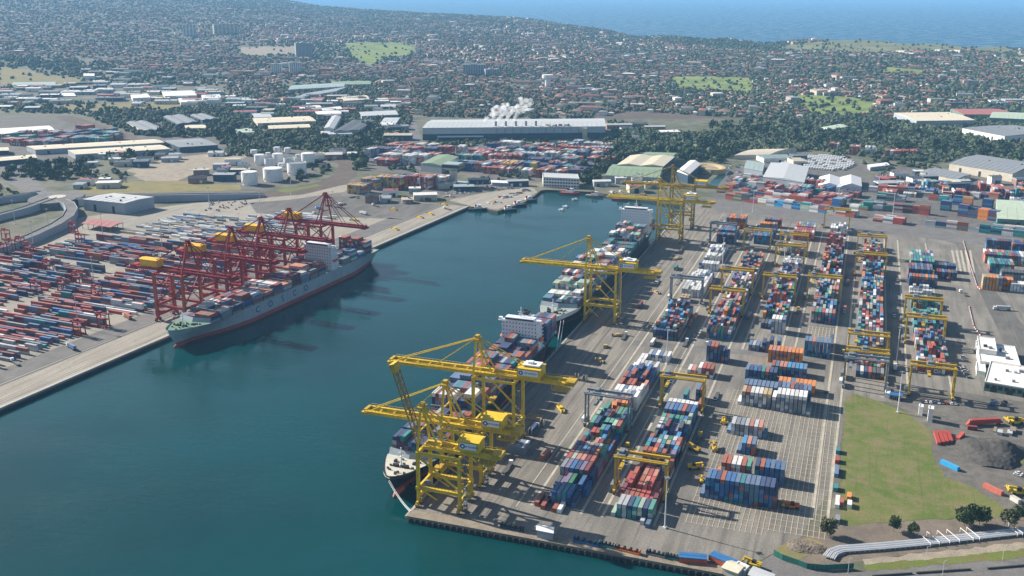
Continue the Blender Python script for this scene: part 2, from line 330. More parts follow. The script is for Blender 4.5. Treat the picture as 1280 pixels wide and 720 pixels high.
mi = np.zeros(len(q), np.int32); cx = (XX[:-1, :-1] + XX[1:, 1:]).ravel() / 2; cy = (YY[:-1, :-1] + YY[1:, 1:]).ravel() / 2
for m, poly in COVERW: mi[inpoly(cx, cy, poly)] = ['suburb', 'fairway', 'heath', 'sand', 'straw', 'scrub', 'verge', 'rail_bed'].index(m)
ter.data.polygons.foreach_set('material_index', mi)
# ---------------------------------------------------------------- ground sheets
sheet('terminal_pavement', [(.4, .4), (178, .4), (206, 48), (221, 120), (224, 255), (270, 262), (420, 300), (640, 420), (720, 740), (400, 872), (42, 940), (.4, 884)], .03, 'yard', True)
sheet('quay_apron', [(.8, .8), (50, .8), (50, 880), (.8, 880)], .06, 'apron', True)
sheet('cross_road', [(52, 315), (222, 330), (222, 342), (52, 327)], .08, 'road', True)
sheet('terminal_road', [(880, 246), (905, 250), (1080, 272), (1290, 302), (1330, 310), (1330, 322), (1290, 314), (1080, 288), (895, 264)], .08, 'road')
sheet('gate_pavement', [(1175, 300), (1195, 304), (1290, 500), (1290, 420), (1225, 340), (1210, 305)], .05, 'asphalt')
b = MB()
for X in (60.5, 89.5, 101.5, 130.5, 141, 171, 181, 211, 221.5, 251, 265.5, 295.5):
    y0 = 70 if X in (211, ) else 34 if X < 135 else 335 if X < 200 else 290 if X > 215 else 335
    b.sheet([(X - .8, y0), (X + .8, y0), (X + .8, 826 - X * .2), (X - .8, 826 - X * .2)], .12)
b.sheet([(218.3, 66), (219.9, 66), (221.3, 318), (219.7, 318)], .12)
for X, y0, y1 in ((53, 30, 860), (98, 40, 330)): b.sheet([(X - .35, y0), (X + .35, y0), (X + .35, y1), (X - .35, y1)], .12)
struct('runway_strips', b, 'line_pale')
b = MB()
for X in (1.8, 27.5):
    for o_ in (-.5, .5): b.sheet([(X + o_ - .22, 4), (X + o_ + .22, 4), (X + o_ + .22, 872), (X + o_ - .22, 872)], .1)
for X in (34, 40): b.sheet([(X - .2, 16), (X + .2, 16), (X + .2, 860), (X - .2, 860)], .1)
struct('crane_rails', b, 'rail_dark')
b = MB()
for i in range(26):
    X = 146 + i * 2.9; b.sheet([(X - .22, 44 + (i > 14) * 6), (X + .22, 44 + (i > 14) * 6), (X + .22, 246), (X - .22, 246)], .15)
for j in range(33):
    Y = 45 + j * 6.25; x1 = 186 if Y < 51 else 218.5; b.sheet([(146, Y - .2), (x1, Y - .2), (x1, Y + .2), (146, Y + .2)], .16)
for i in range(8): X = 188.5 + i * 2.9; b.sheet([(X - .3, 362), (X + .3, 362), (X + .3, 414), (X - .3, 414)], .15)
for j in range(9): Y = 363 + j * 6.2; b.sheet([(188, Y - .3), (209, Y - .3), (209, Y + .3), (188, Y + .3)], .16)
for i in range(8): X = 147 + i * 2.9; b.sheet([(X - .2, 342), (X + .2, 342), (X + .2, 382), (X - .2, 382)], .15)
struct('paving_grid', b, 'grid_pale')
# right of the yard: field, lot, pipe corridor, road
sheet('grass_field', [(1056, 497), (1070, 492), (1128, 514), (1163, 536), (1168, 572), (1180, 596), (1215, 608), (1258, 636), (1248, 648), (1150, 650), (1060, 657), (1051, 650), (1053, 560)], .09, 'grass')
sheet('gravel_lot', [(1100, 492), (1200, 490), (1330, 510), (1330, 650), (1256, 641), (1215, 609), (1180, 597), (1166, 572), (1160, 536)], .07, 'gravel')
sheet('dirt_verge', [(985, 690), (1005, 672), (1050, 655), (1100, 654), (1256, 645), (1330, 640), (1330, 676), (1150, 690), (1050, 706), (990, 704)], .05, 'dirt')
sheet('scrub_verge', [(966, 688), (985, 678), (1012, 672), (1030, 680), (1020, 690), (1000, 700), (985, 698)], .1, 'straw')
sheet('sand_track', [(1078, 699), (1150, 692), (1330, 672), (1330, 684), (1150, 703), (1082, 708)], .1, 'sand')
sheet('road_verge', [(1078, 706), (1150, 700), (1330, 681), (1330, 692), (1150, 709), (1084, 714)], .13, 'verge')
sheet('coast_road', [(925, 745), (945, 706), (965, 694), (985, 704), (1060, 716), (1090, 713), (1330, 690), (1400, 760), (1100, 850), (900, 800)], .08, 'road')
b = MB(); 
for p, q_ in (((1145, 717), (1213, 712.5)), ((1234, 711.5), (1300, 706)), ((1090, 721), (1140, 717.5))):
    p = at(*p); q_ = at(*q_); b.beam((*p, .5), (*q_, .5), .7, .9)
struct('road_median', b, 'concrete_dark')
# front wharf
b = MB(); b.box(-.6, 236, -.8, 6.5, -.9, .45); struct('front_wharf', b, 'rust_wharf')
b = MB(); b.box(-1.6, .1, -.9, 886, -1.2, .3); struct('quay_kerb', b, 'concrete')
pile = MB(); pile.tube((0, 0, -9), (0, 0, -.9), .55, 6); pm = pile.mesh('pile', ['concrete_dark'])
fw = bpy.data.objects['front_wharf']
for i in range(60):
    o = bpy.data.objects.new('pile', pm); C.objects.link(o); o.location = (i * 3.6 + 1, -1.3, 0); o.parent = fw
fm = MB(); fm.box(-.5, .5, -.9, .9, -3.4, .2); fm = fm.mesh('fender', ['dark'])
for i in range(56):
    o = bpy.data.objects.new('fender', fm); C.objects.link(o); o.location = (-2.1, 8 + i * 15.4, 0); o.parent = bpy.data.objects['quay_kerb']
# left terminal ground
sheet('left_pavement', [LQ(-900, .5), LQ(745, .5), LQ(745, 90), LQ(660, 330), LQ(480, 430), LQ(300, 360), LQ(180, 420), LQ(-900, 420)], .03, 'left_yard', True)
sheet('left_apron', [LQ(-900, 1), LQ(744, 1), LQ(744, 32), LQ(-900, 32)], .06, 'left_apron', True)
sheet('left_hardstand', [LQ(640, 38), LQ(742, 38), LQ(744, 150), LQ(735, 330), LQ(690, 330), LQ(595, 235)], .06, 'asphalt', True)
sheet('left_ship_road', [LQ(-900, 38), LQ(640, 38), LQ(640, 62), LQ(-900, 62)], .06, 'road', True)
b = MB()
for v, w in ((34.6, 2.6), (38.0, 1.0), (6, .7), (9, .4)): b.sheet([LQ(-900, v - w / 2), LQ(742, v - w / 2), LQ(742, v + w / 2), LQ(-900, v + w / 2)], .1)
struct('left_crane_rails', b, 'rail_dark')
b = MB(); b.v = []; p0 = [LQ(-900, -.9), LQ(746, -.9), LQ(746, 2.2), LQ(-900, 2.2)]; b.prism(ccw(p0), -1.1, .35); struct('left_quay_kerb', b, 'concrete')
# other ground
for nm, z, m, p in [('dock_head_wharf', .07, 'left_apron', [(560, 250), (600, 242), (664, 233), (672, 240), (655, 250), (622, 262), (590, 258)]),
                    ('car_lot', .1, 'asphalt', [(548, 242), (575, 228), (618, 222), (655, 226), (650, 236), (600, 240), (562, 250)]),
                    ('wharf_road', .09, 'road', [(420, 238), (470, 228), (555, 232), (580, 238), (560, 246), (500, 240), (430, 246)]),
                    ('rear_storage_yard', .05, 'asphalt', [(890, 250), (897, 215), (940, 205), (1020, 205), (1085, 222), (1180, 232), (1330, 238), (1330, 306), (1180, 286), (1080, 271), (905, 251)]),
                    ('container_park', .05, 'asphalt', [(452, 200), (510, 182), (620, 178), (772, 182), (740, 222), (690, 226), (610, 222), (560, 212), (470, 216)]),
                    ('bus_park', .07, 'gravel', [(930, 205), (985, 196), (1060, 193), (1090, 212), (1085, 222), (1020, 214)]),
                    ('sandy_lot', .06, 'sand', [(160, 212), (210, 198), (280, 190), (320, 196), (300, 214), (250, 226), (180, 228)]),
                    ('tank_farm', .08, 'gravel', [(222, 226), (262, 212), (310, 196), (360, 188), (420, 196), (405, 212), (330, 238), (235, 233)]),
                    ('straw_field', .1, 'straw', [(88, 240), (130, 228), (215, 226), (300, 231), (300, 238), (110, 244)]),
                    ('rail_curve', .12, 'rail_bed', [(290, 243), (352, 237), (400, 227), (418, 218), (424, 206), (415, 199), (428, 196), (447, 206), (445, 220), (430, 231), (380, 243), (300, 250)]),
                    ('port_road', .11, 'road', [(0, 196), (22, 206), (60, 238), (95, 243), (200, 241), (320, 239), (320, 243), (180, 247), (90, 252), (40, 244), (0, 224)]),
                    ('grey_paddock', .06, 'gravel', [(0, 143), (62, 144), (84, 152), (76, 161), (0, 166)]), ('rail_corridor', .09, 'rail_bed', [(75, 142), (95, 146), (160, 166), (185, 178), (165, 178), (120, 165), (70, 148)]),
                    ('mill_street', .07, 'road', [(505, 140), (516, 140), (526, 170), (527, 182), (508, 182), (512, 160)]), ('mill_lot', .06, 'gravel', [(770, 165), (830, 162), (850, 172), (790, 184), (765, 178)]),
                    ('green_verge', .13, 'verge', [(345, 238), (395, 230), (402, 232), (360, 241)]), ('pale_road', .1, 'left_apron', [(300, 246), (345, 243), (420, 232), (445, 230), (430, 240), (360, 250), (300, 254)]),
                    ('left_bank', .07, 'scrub', [(-40, 228), (0, 232), (32, 247), (0, 253), (-40, 258)]), ('belt_ground', .04, 'scrub', [(860, 165), (900, 150), (1010, 142), (1140, 150), (1290, 185), (1290, 208), (1180, 196), (1120, 198), (1000, 188), (900, 195), (860, 182)]),
                    ('belt_ground', .04, 'scrub', [(530, 172), (765, 172), (800, 175), (780, 200), (740, 222), (735, 200), (760, 182), (620, 178), (530, 184)]),
                    ('depot_ground', .05, 'gravel', [(1085, 222), (1130, 208), (1250, 224), (1330, 226), (1330, 240), (1180, 233)]),
                    ('warehouse_ground', .05, 'asphalt', [(0, 160), (60, 155), (210, 170), (280, 172), (282, 190), (210, 200), (120, 196), (90, 204), (0, 204)])]:
    sheet(nm, p, z, m)
# haze
hz = MB(); hz.box(-70000, 70000, -70000, 70000, -10.5, 330)
hm = bpy.data.materials.new('haze_air'); hm.use_nodes = True; hn = hm.node_tree.nodes; hn.remove(hn['Principled BSDF'])
pv = hn.new('ShaderNodeVolumePrincipled'); pv.inputs['Density'].default_value = HAZE = .000062; pv.inputs['Color'].default_value = (.28, .58, .92, 1); pv.inputs['Anisotropy'].default_value = 0.
hm.node_tree.links.new(pv.outputs[0], hn['Material Output'].inputs['Volume']); M['haze'] = hm
ho = hz.build('haze', 'haze'); ho['kind'] = 'stuff'
# ---------------------------------------------------------------- quay cranes
def text_mesh(txt, size, name='lettering'):
    cu = bpy.data.curves.new(name, 'FONT'); cu.body = txt; cu.size = size; cu.align_x = 'CENTER'; cu.align_y = 'CENTER'; cu.extrude = .04
    o = bpy.data.objects.new(name, cu); C.objects.link(o); bpy.context.view_layer.update()
    me = bpy.data.meshes.new_from_object(o.evaluated_get(bpy.context.evaluated_depsgraph_get())); me.name = name
    bpy.data.objects.remove(o); return me
def quay_crane(loc, rz, label, group, c1='crane_yellow', c2='crane_gold', house='roof_yellow', wallc='crane_yellow', zb=47., za=70., g=27., sp=18., out=60., back=35., boom='down', sign=None, house_len=15., house_x=28., house_w=12., cat='quay crane', name='quay_crane', grey='steel_grey', legc=None, th=1.):
    t = thing(name, label, cat, loc, rz, group); h = sp / 2; legc = legc or c1
    for x in (0, g):
        for y in (-h, h):
            b = MB(); b.beam((x, y, 4), (x, y, zb), 1.7 * th, 1.9 * th); b.box(x - 1.2, x + 1.2, y - 1.3, y + 1.3, zb * .3, zb * .3 + 2); b.build('leg', legc, t)
            b = MB()
            for k in (-3.6, 1.0): b.box(x - .8, x + .8, y + k, y + k + 2.6, .9, 2.2)
            b.box(x - .6, x + .6, y - 3, y + 3, 2.2, 3.2); b.box(x - .9, x + .9, y - 1, y + 1, 3.2, 4.4)
            for k in (-3.1, -1.7, 1.5, 2.9): b.tube((x - .5, y + k, .75), (x + .5, y + k, .75), .65, 8, m=1)
            b.build('wheel_bogie', [c2, 'dark'], t)
        b = MB(); b.tube((x, -h, 5.4), (x, h, 5.4), 1.25, 10); b.build('sill_beam', c1, t)
        b = MB(); b.beam((x, -h, zb - 1), (x, h, zb - 1), 1.4, 2); b.build('cross_beam', c1, t)
    for y in (-h, h):
        b = MB(); b.beam((0, y, zb * .33), (g, y, zb * .33), 1.4, 2.0); b.build('portal_beam', c1, t)
        b = MB(); b.beam((0, y, zb - 3), (g, y, zb * .33 + 2), .9); b.build('brace', c1, t)
        b = MB(); b.beam((0, y, zb * .33), (g * .45, y, 5), .6); b.build('brace', c1, t)
        b = MB(); b.beam((0, y, zb - 1), (g, y, zb - 1), 1.2, 1.6); b.build('top_beam', c1, t)
    for x in (0, g):      # side bracing between the two legs of one rail
        b = MB(); b.beam((x, -h, zb * .33), (x, h, zb * .33), 1.2 * th, 1.6 * th); b.build('side_beam', c1, t)
        if th > 1:
            for q_ in (-1, 1): b = MB(); b.beam((x, -q_ * h, zb * .36), (x, q_ * h, zb - 3), .7); b.build('side_brace', c1, t)
    for y in (-h, h):     # ladder and handrail along each portal beam
        b = MB()
        for k in range(int(g / 2)): b.box(k * 2 + .6, k * 2 + .75, y - .9, y - .75, zb * .33 + 1, zb * .33 + 2.2)
        b.box(.5, g - .5, y - .9, y - .78, zb * .33 + 2.1, zb * .33 + 2.25); b.box(.5, g - .5, y - 1.3, y - .7, zb * .33 + .9, zb * .33 + 1); b.build('walkway', c2, t)
    # apex frame
    b = MB()
    for y in (-1, 1):
        b.beam((0, y * h, zb), (-.5, y * 1.6, za), 1.1); b.beam((11, y * 3.2, zb + 1), (-.3, y * 1.4, za - 1), .8)
    b.beam((0, -h * .55, zb + (za - zb) * .45), (0, h * .55, zb + (za - zb) * .45), .7)
    b.build('apex_frame', c1, t)
    b = MB(); b.box(-2.2, 1.6, -3.2, 3.2, za - .4, za); b.box(-1.6, 1.0, -1.6, 1.6, za, za + 1.9)
    for k in range(-3, 4): b.beam((-2.2, k, za), (-2.2, k, za + 1.3), .16); b.beam((1.6, k, za), (1.6, k, za + 1.3), .16)
    b.build('apex_platform', c2, t)
    # landside girder
    def girder(x0, x1, z, nm, m, parent, lattice=False):
        b = MB()
        for y in (-3.1, 3.1):
            b.box(min(x0, x1), max(x0, x1), y - .55, y + .55, z - 1.3, z + 1.3)
            b.box(min(x0, x1), max(x0, x1), y + math.copysign(1.1, y) - .55, y + math.copysign(1.1, y) + .55, z + 1.0, z + 1.1)
        n = max(2, int(abs(x1 - x0) / 8))
        for k in range(n + 1):
            x = x0 + (x1 - x0) * k / n; b.box(x - .35, x + .35, -3.1, 3.1, z - .5, z + .7)
        for k in range(int(abs(x1 - x0) / 2.4)):
            x = min(x0, x1) + k * 2.4
            for y in (-4.7, 4.7): b.box(x, x + .14, y - .07, y + .07, z + 1.1, z + 2.2)
        for y in (-4.7, 4.7): b.box(min(x0, x1), max(x0, x1), y - .07, y + .07, z + 2.15, z + 2.3)
        return b.build(nm, m, parent)
    girder(1.2, g + back, zb + .8, 'girder', c1, t)
    if boom == 'down':
        girder(-out, 1, zb + .8, 'boom', c1, t)
        b = MB(); b.box(-out - 2.5, -out + 2, -4.2, 4.2, zb - .8, zb + .8); b.box(-out - 1, -out + 1, -3.4, 3.4, zb + .8, zb + 2.6)
        b.build('boom_head', c2, t)
        for fx in (.48, .93):
            for y in (-2.4, 2.4):
                b = MB(); b.beam((-.6, y * .6, za), (-out * fx, y, zb + 2), .55 if fx > .5 else .42); b.build('stay', c1, t)
    else:
        bo = thing('boom', None, None, (-2, 0, zb + .8), 0); bo.parent = t; bo.rotation_euler = (0, R(boom), 0)
        b = MB(); L = out
        for y in (-2.3, 2.3):
            for z in (-1, 1.2): b.beam((0, y, z), (-L, y, z), .5)
            n = int(L / 4)
            for k in range(n):
                b.beam((-k * 4, y, -1), (-k * 4 - 4, y, 1.2), .35); b.beam((-k * 4 - 4, -y, 1.2), (-k * 4 - 4, y, 1.2), .35); b.beam((-k * 4, y, -1), (-k * 4 - 4, -y, -1), .3)
        b.build('boom_truss', 'lattice_brown', bo)
        b = MB(); b.box(-L - 2, -L + 3, -3.4, 3.4, -1.4, 1.6); b.build('boom_head', c2, bo)
    for y in (-2.4, 2.4):
        b = MB(); b.beam((0, y * .6, za), (g + back * .55, y, zb + 2), .5); b.build('stay', c1, t)
    # counterweight end
    b = MB(); b.box(g + back - 3, g + back + 2.5, -4.4, 4.4, zb + .2, zb + 2.6)
    for k in range(6): b.beam((g + back - 3 + k, -4.4, zb + 2.6), (g + back - 3 + k, -4.4, zb + 4), .2); b.beam((g + back - 3 + k, 4.4, zb + 2.6), (g + back - 3 + k, 4.4, zb + 4), .2)
    b.box(g + back - 12, g + back - 2, -3.6, 3.6, zb - 4.5, zb - 3.8)
    for k in range(5): b.beam((g + back - 12 + k * 2.4, -3.4, zb - 4), (g + back - 12 + k * 2.4, -3.4, zb), .3); b.beam((g + back - 12 + k * 2.4, 3.4, zb - 4), (g + back - 12 + k * 2.4, 3.4, zb), .3)
    b.build('girder_end', c2, t)
    # machinery house
    x0, x1, w, z0 = house_x, house_x + house_len, house_w / 2, zb + 2.3
    b = MB(); b.box(x0, x1, -w, w, z0, z0 + 6.4)
    for k in range(int(house_len / 1.5)): b.box(x0 + k * 1.5 + .2, x0 + k * 1.5 + .45, -w - .12, -w, z0 + .2, z0 + 6.2)
    mh = b.build('machinery_house', wallc, t)
    b = MB(); b.add([(x0 - .5, -w - .5, z0 + 6.4), (x1 + .5, -w - .5, z0 + 6.4), (x1 + .5, 0, z0 + 7.3), (x0 - .5, 0, z0 + 7.3), (x1 + .5, w + .5, z0 + 6.4), (x0 - .5, w + .5, z0 + 6.4), (x0 - .5, -w - .5, z0 + 6.1), (x1 + .5, -w - .5, z0 + 6.1), (x1 + .5, w + .5, z0 + 6.1), (x0 - .5, w + .5, z0 + 6.1)],
             [(0, 1, 2, 3), (3, 2, 4, 5), (6, 7, 1, 0), (8, 9, 5, 4), (7, 8, 4, 2, 1), (9, 6, 0, 3, 5)]); b.build('roof', house, mh)
    if sign:
        b = MB(); b.box(x0 + 1, x1 - 1.2, -w - .32, -w - .14, z0 + 1.7, z0 + 5.4); sb = b.build('sign_board', 'sign_white', t)
        o = bpy.data.objects.new('lettering', SIGN_TXT); C.objects.link(o); o.parent = sb; o.location = ((x0 + x1) / 2 + 1.7, -w - .38, z0 + 3.5); o.rotation_euler = (R(90), 0, 0)
        b = MB(); ex, ez = x0 + 2.7, z0 + 3.5
        for k in range(16):
            a0, a1 = k * math.pi / 8, (k + 1) * math.pi / 8
            b.add([(ex + r * math.cos(a), -w - .37, ez + r * math.sin(a)) for r, a in ((.75, a0), (1.45, a0), (1.45, a1), (.75, a1))], [(0, 1, 2, 3)])
        b.build('emblem', 'sign_blue', sb)
        if sign == 'big':
            b = MB(); b.box(x0 + 3, x1 - 1, -w + 2, w - 2, z0 + 7.35, z0 + 8.2); b.box(x0 + 6, x0 + 9, -2, 1.5, z0 + 8.2, z0 + 9.6); b.build('roof_plant', 'white_paint', mh)
    # trolley, cab, spreader
    tx = g * .35; b = MB(); b.box(tx - 3, tx + 3, -3, 3, zb - 1.1, zb - .4)
    for sx in (-1.5, 1.5):
        for sy in (-2, 2): b.beam((tx + sx, sy, zb - 1), (tx + sx, sy, zb * .62), .12)
    tr = b.build('trolley', grey, t)
    b = MB(); b.box(tx - 1.1, tx + 1.1, -6, 6, zb * .62 - 1, zb * .62); b.box(tx - 2, tx + 2, -2, 2, zb * .62, zb * .62 + 1); b.build('spreader', c2, tr)
    b = MB(); b.box(tx + 3.4, tx + 6.2, 3.6, 6.2, zb - 3.6, zb - .6); b.box(tx + 3.3, tx + 3.4, 3.8, 6, zb - 3, zb - 1.2, 1); b.build('operator_cab', ['white_paint', 'glass'], t)
    # stairs and cable reel
    b = MB(); sx, sy = g + 1.8, -h + .6
    for dx, dy in ((0, 0), (1.8, 0), (1.8, 1.8), (0, 1.8)): b.beam((sx + dx, sy + dy, .5), (sx + dx, sy + dy, zb), .22)
    for k in range(int(zb / 2.6)):
        z = k * 2.6 + 1; b.beam((sx, sy, z), (sx + 1.8, sy, z + 2.4), .2); b.beam((sx + 1.8, sy + 1.8, z), (sx, sy + 1.8, z + 2.4), .2); b.box(sx - .1, sx + 1.9, sy - .1, sy + 1.9, z, z + .12)
    b.build('stair_tower', grey, t)
    b = MB(); b.tube((2.4, -1.6, zb * .2 + 3), (2.4, -.4, zb * .2 + 3), 2.7, 16); b.tube((2.4, -1.9, zb * .2 + 3), (2.4, -.1, zb * .2 + 3), .8, 8); b.beam((2.4, -1, 5), (2.4, -1, zb * .2 + 3), .4)
    b.build('cable_reel', 'gantry_blue', t)
    b = MB(); b.box(g - 5, g + 1, h - 4, h + 1.6, 6.4, 9.6); b.build('power_room', c2, t)
    return t
SIGN_TXT = text_mesh('DP WORLD', 1.5); SIGN_TXT.materials.append(M['sign_blue'])
YG = 'yellow ship to shore cranes'
quay_crane((.5, 22, 0), 0, 'smaller yellow quay crane at the wharf corner with its lattice boom raised upright', YG, zb=33, za=57, g=25, sp=17, out=47, back=20, boom=72, sign='small', house_x=23, house_len=12, house_w=9.5)
quay_crane((.5, 55, 0), 0, 'smaller yellow quay crane with lattice boom lowered, just behind the raised boom crane', YG, zb=33, za=58, g=25, sp=17, out=52, back=20, sign='small', house_x=24, house_len=12.5, house_w=10.5)
quay_crane((.5, 107, 0), 0, 'tall yellow quay crane reaching over the near ship just in front of its white bridge', YG, zb=46, za=69, sign='big')
quay_crane((.5, 373, 0), 0, 'yellow quay crane standing over the bow of the second moored ship', YG, zb=46.5, za=73, sign='big')
quay_crane((.5, 686, 0), 0, 'bright yellow quay crane over the white superstructure of the second ship', YG, zb=46.5, za=71, sign='big', sp=20)
quay_crane((.5, 762, 0), 0, 'brownish yellow quay crane, farthest along the right wharf by the sheds', YG, c1='crane_gold', c2='lattice_brown', zb=50, za=74, back=40, sign='small')
RG = 'red ship to shore cranes'
for u, lb, oc in ((206, 'red quay crane nearest the bow of the grey ship, with yellow machinery house', 'crane_orange'), (263, 'red quay crane second from the bow of the grey ship', None), (307, 'red quay crane amidships, third from the bow of the grey ship', None),
              (352, 'red quay crane fourth from the bow, beside the white bridge of the grey ship', None), (416, 'red quay crane at the stern of the grey ship, tallest apex against the hardstand', None)):
    x, y = LQ(u, 5); quay_crane((x, y, 0), math.pi + LANG, lb, RG, th=1.3, c1='crane_red', c2='crane_red', house='house_yellow', wallc='house_yellow', zb=44, za=72 if u < 400 else 76, g=31, sp=22, out=47, back=30, house_x=33, house_len=19, house_w=8.5, grey='crane_red', legc=oc)
# ---------------------------------------------------------------- yard gantries
def rtg(loc, label, c='crane_gold', beam='crane_yellow', span=29., hh=24.5, tro=.3):
    t = thing('yard_gantry', label, 'gantry crane', loc, 0, 'yard gantry cranes over the container rows')
    for x in (0, span):
        for y in (-4, 4):
            b = MB(); b.beam((x, y, 2.2), (x, y * .95, hh - 1.6), 1.0, 1.3); b.build('leg', c, t)
            b = MB(); b.tube((x - .55, y - 1.1, .8), (x + .55, y - 1.1, .8), .8, 10); b.tube((x - .55, y + 1.1, .8), (x + .55, y + 1.1, .8), .8, 10); b.box(x - .5, x + .5, y - 1.9, y + 1.9, 1.2, 1.9)
            b.build('wheel_set', 'tyre', t)
        b = MB(); b.box(x - .7, x + .7, -6.4, 6.4, 1.9, 3.3); b.build('sill_beam', c, t)
        b = MB(); b.box(x - .5, x + .5, -4.2, 4.2, hh - 2.6, hh - 1.4); b.build('end_beam', c, t)
    for y in (-3.9, 3.9):
        b = MB(); b.box(-1, span + 1, y - .65, y + .65, hh - 1.7, hh); b.box(-1, span + 1, y + math.copysign(1.2, y) - .4, y + math.copysign(1.2, y) + .4, hh - .5, hh - .4)
        for k in range(13): b.box(-1 + k * 2.5, -.9 + k * 2.5, y + math.copysign(1.55, y) - .06, y + math.copysign(1.55, y) + .06, hh - .4, hh + .7)
        b.box(-1, span + 1, y + math.copysign(1.55, y) - .06, y + math.copysign(1.55, y) + .06, hh + .6, hh + .75)
        b.build('girder', beam, t)
    tx = span * tro; b = MB(); b.box(tx - 2.5, tx + 2.5, -4.3, 4.3, hh + .1, hh + .6); b.box(tx - 1.8, tx + 1.2, -2.5, 2.5, hh + .6, hh + 2.1)
    tr = b.build('trolley', 'steel_grey', t)
    b = MB()
    for sx in (-1, 1):
        for sy in (-3, 3): b.beam((tx + sx, sy, hh), (tx + sx, sy, 17.4), .1)
    b.box(tx - 1.1, tx + 1.1, -6, 6, 16.6, 17.4); b.build('spreader', c, tr)
    b = MB(); b.box(tx + 2.6, tx + 4.6, -5.8, -3.6, hh - 4.2, hh - 1.9); b.box(tx + 2.7, tx + 4.5, -5.86, -5.8, hh - 3.6, hh - 2.4, 1); b.build('operator_cab', ['white_paint', 'glass'], t)
    b = MB(); b.box(-2.9, -.75, -3.4, 3.4, 2.4, 5.2); b.build('engine_house', 'white_paint' if c == 'gantry_blue' else 'steel_grey', t)
    b = MB()
    for k in range(9): b.beam((span + .9, -3.2 + (k % 2) * 2, 2 + k * 2.3), (span + .9, -3.2 + ((k + 1) % 2) * 2, 4.3 + k * 2.3), .22)
    b.build('ladder', c, t)
for X, Y, lb, k in [(60.5, 152, 'grey blue yard gantry nearest the front wharf, over mixed containers', 1), (101.5, 67, 'yellow yard gantry nearest the front wharf, over green and red containers', 0), (101.5, 199, 'yellow yard gantry over a nearly empty bay behind a white container row', 0),
                    (101, 424, 'yellow yard gantry over the second row, beside white refrigerated containers', 0), (60.5, 450, 'grey yard gantry beside a pale yellow container pair, near the second ship', 1), (60.5, 690, 'grey yard gantry by the navy stack, farthest along the first row', 1),
                    (101, 495, 'yellow yard gantry over the second row behind another yellow gantry', 0), (101, 671, 'yellow yard gantry near the rear road over the second row', 0), (141, 662, 'yellow yard gantry over the third row, farthest back there', 0), (141, 611, 'yellow yard gantry framing a block of white containers', 0),
                    (141, 486, 'yellow yard gantry over the third row behind blue and red containers', 0), (181, 815, 'yellow yard gantry at the rear road end of the fourth row', 0), (181, 497, 'yellow yard gantry over the fourth row beside a pale empty strip', 0),
                    (221.5, 682, 'yellow yard gantry over the fifth row near the rear road', 0), (221.5, 600, 'yellow yard gantry over teal and orange containers of the fifth row', 0), (221.5, 338, 'yellow yard gantry over two lines of containers north of the green field', 0),
                    (221, 297, 'yellow gantry standing back to back with a grey gantry above the field', 0), (220.5, 280, 'grey blue gantry with no containers under it above the green field', 1), (265.5, 452, 'yellow yard gantry at the far end of the sixth row', 0),
                    (265.5, 398, 'yellow yard gantry over teal containers of the sixth row', 0), (265.5, 280, 'yellow gantry on bare tarmac near the white office roofs', 0)]:
    rtg((X, Y, 0), lb, *(('gantry_blue', 'gantry_blue') if k else ('crane_gold', 'crane_gold')), tro=random.uniform(.08, .5))
# ---------------------------------------------------------------- containers
PAINT = {'navy blue': (.025, .06, .16), 'blue': (.03, .13, .33), 'bright blue': (.05, .27, .52), 'teal': (.03, .23, .25), 'sea green': (.08, .28, .22), 'green': (.03, .2, .1), 'pale green': (.36, .46, .38), 'rust red': (.34, .1, .065), 'brick red': (.4, .07, .06), 'maroon': (.17, .035, .05),
         'pink red': (.5, .09, .12), 'orange': (.66, .22, .04), 'white': (.74, .74, .72), 'pale grey': (.46, .48, .5), 'grey': (.2, .22, .25), 'dark grey': (.07, .08, .1), 'tan': (.44, .34, .2), 'purple grey': (.2, .17, .28), 'yellow': (.62, .42, .06), 'salmon': (.5, .22, .16), 'slate blue': (.11, .18, .3)}
PAL = {'mix': 'rust red*5,salmon*3,brick red*3,maroon*2,blue*3,navy blue*3,slate blue*3,teal*3,sea green*2,pale green*2,white*3,pale grey*3,grey*2,orange*2,tan*1,purple grey*2,bright blue*2,green*1,dark grey*1', 'blue': 'blue*3,navy blue*3,slate blue*3,bright blue*1,rust red*1,teal*1', 'navy': 'navy blue*5,slate blue*2,maroon*1,dark grey*1,rust red*1',
       'white': 'white*9,pale grey*3,slate blue*1', 'red': 'rust red*4,brick red*3,salmon*2,maroon*2,white*1,pale grey*1', 'orange': 'orange*6,rust red*2,slate blue*1,tan*1', 'grey': 'pale grey*4,grey*3,white*1,slate blue*2', 'green': 'teal*3,sea green*3,pale green*2,blue*1,rust red*1,pale grey*1,navy blue*2',
       'left': 'rust red*5,maroon*6,brick red*4,pale grey*3,slate blue*4,teal*1,navy blue*4,white*1,grey*4,blue*2,dark grey*1', 'leftpale': 'pale grey*5,white*3,tan*3,grey*4,slate blue*2,maroon*1,salmon*1', 'ship': 'navy blue*6,rust red*4,salmon*1,slate blue*4,maroon*3,pale grey*1,grey*2,teal*1', 'ship2': 'rust red*3,maroon*3,pale green*2,teal*3,white*1,pale grey*3,slate blue*3,navy blue*3,grey*3', 'warm': 'tan*3,yellow*3,rust red*2,maroon*1,slate blue*1', 'palewhite': 'white*5,pale grey*5,grey*1,tan*1,salmon*1'}
for k in PAL: PAL[k] = [c.split('*')[0] for c in PAL[k].split(',') for _ in range(int(c.split('*')[1]))]
BOX = []      # x, y, z, rot, length, colour, tier, top, across, row, desc
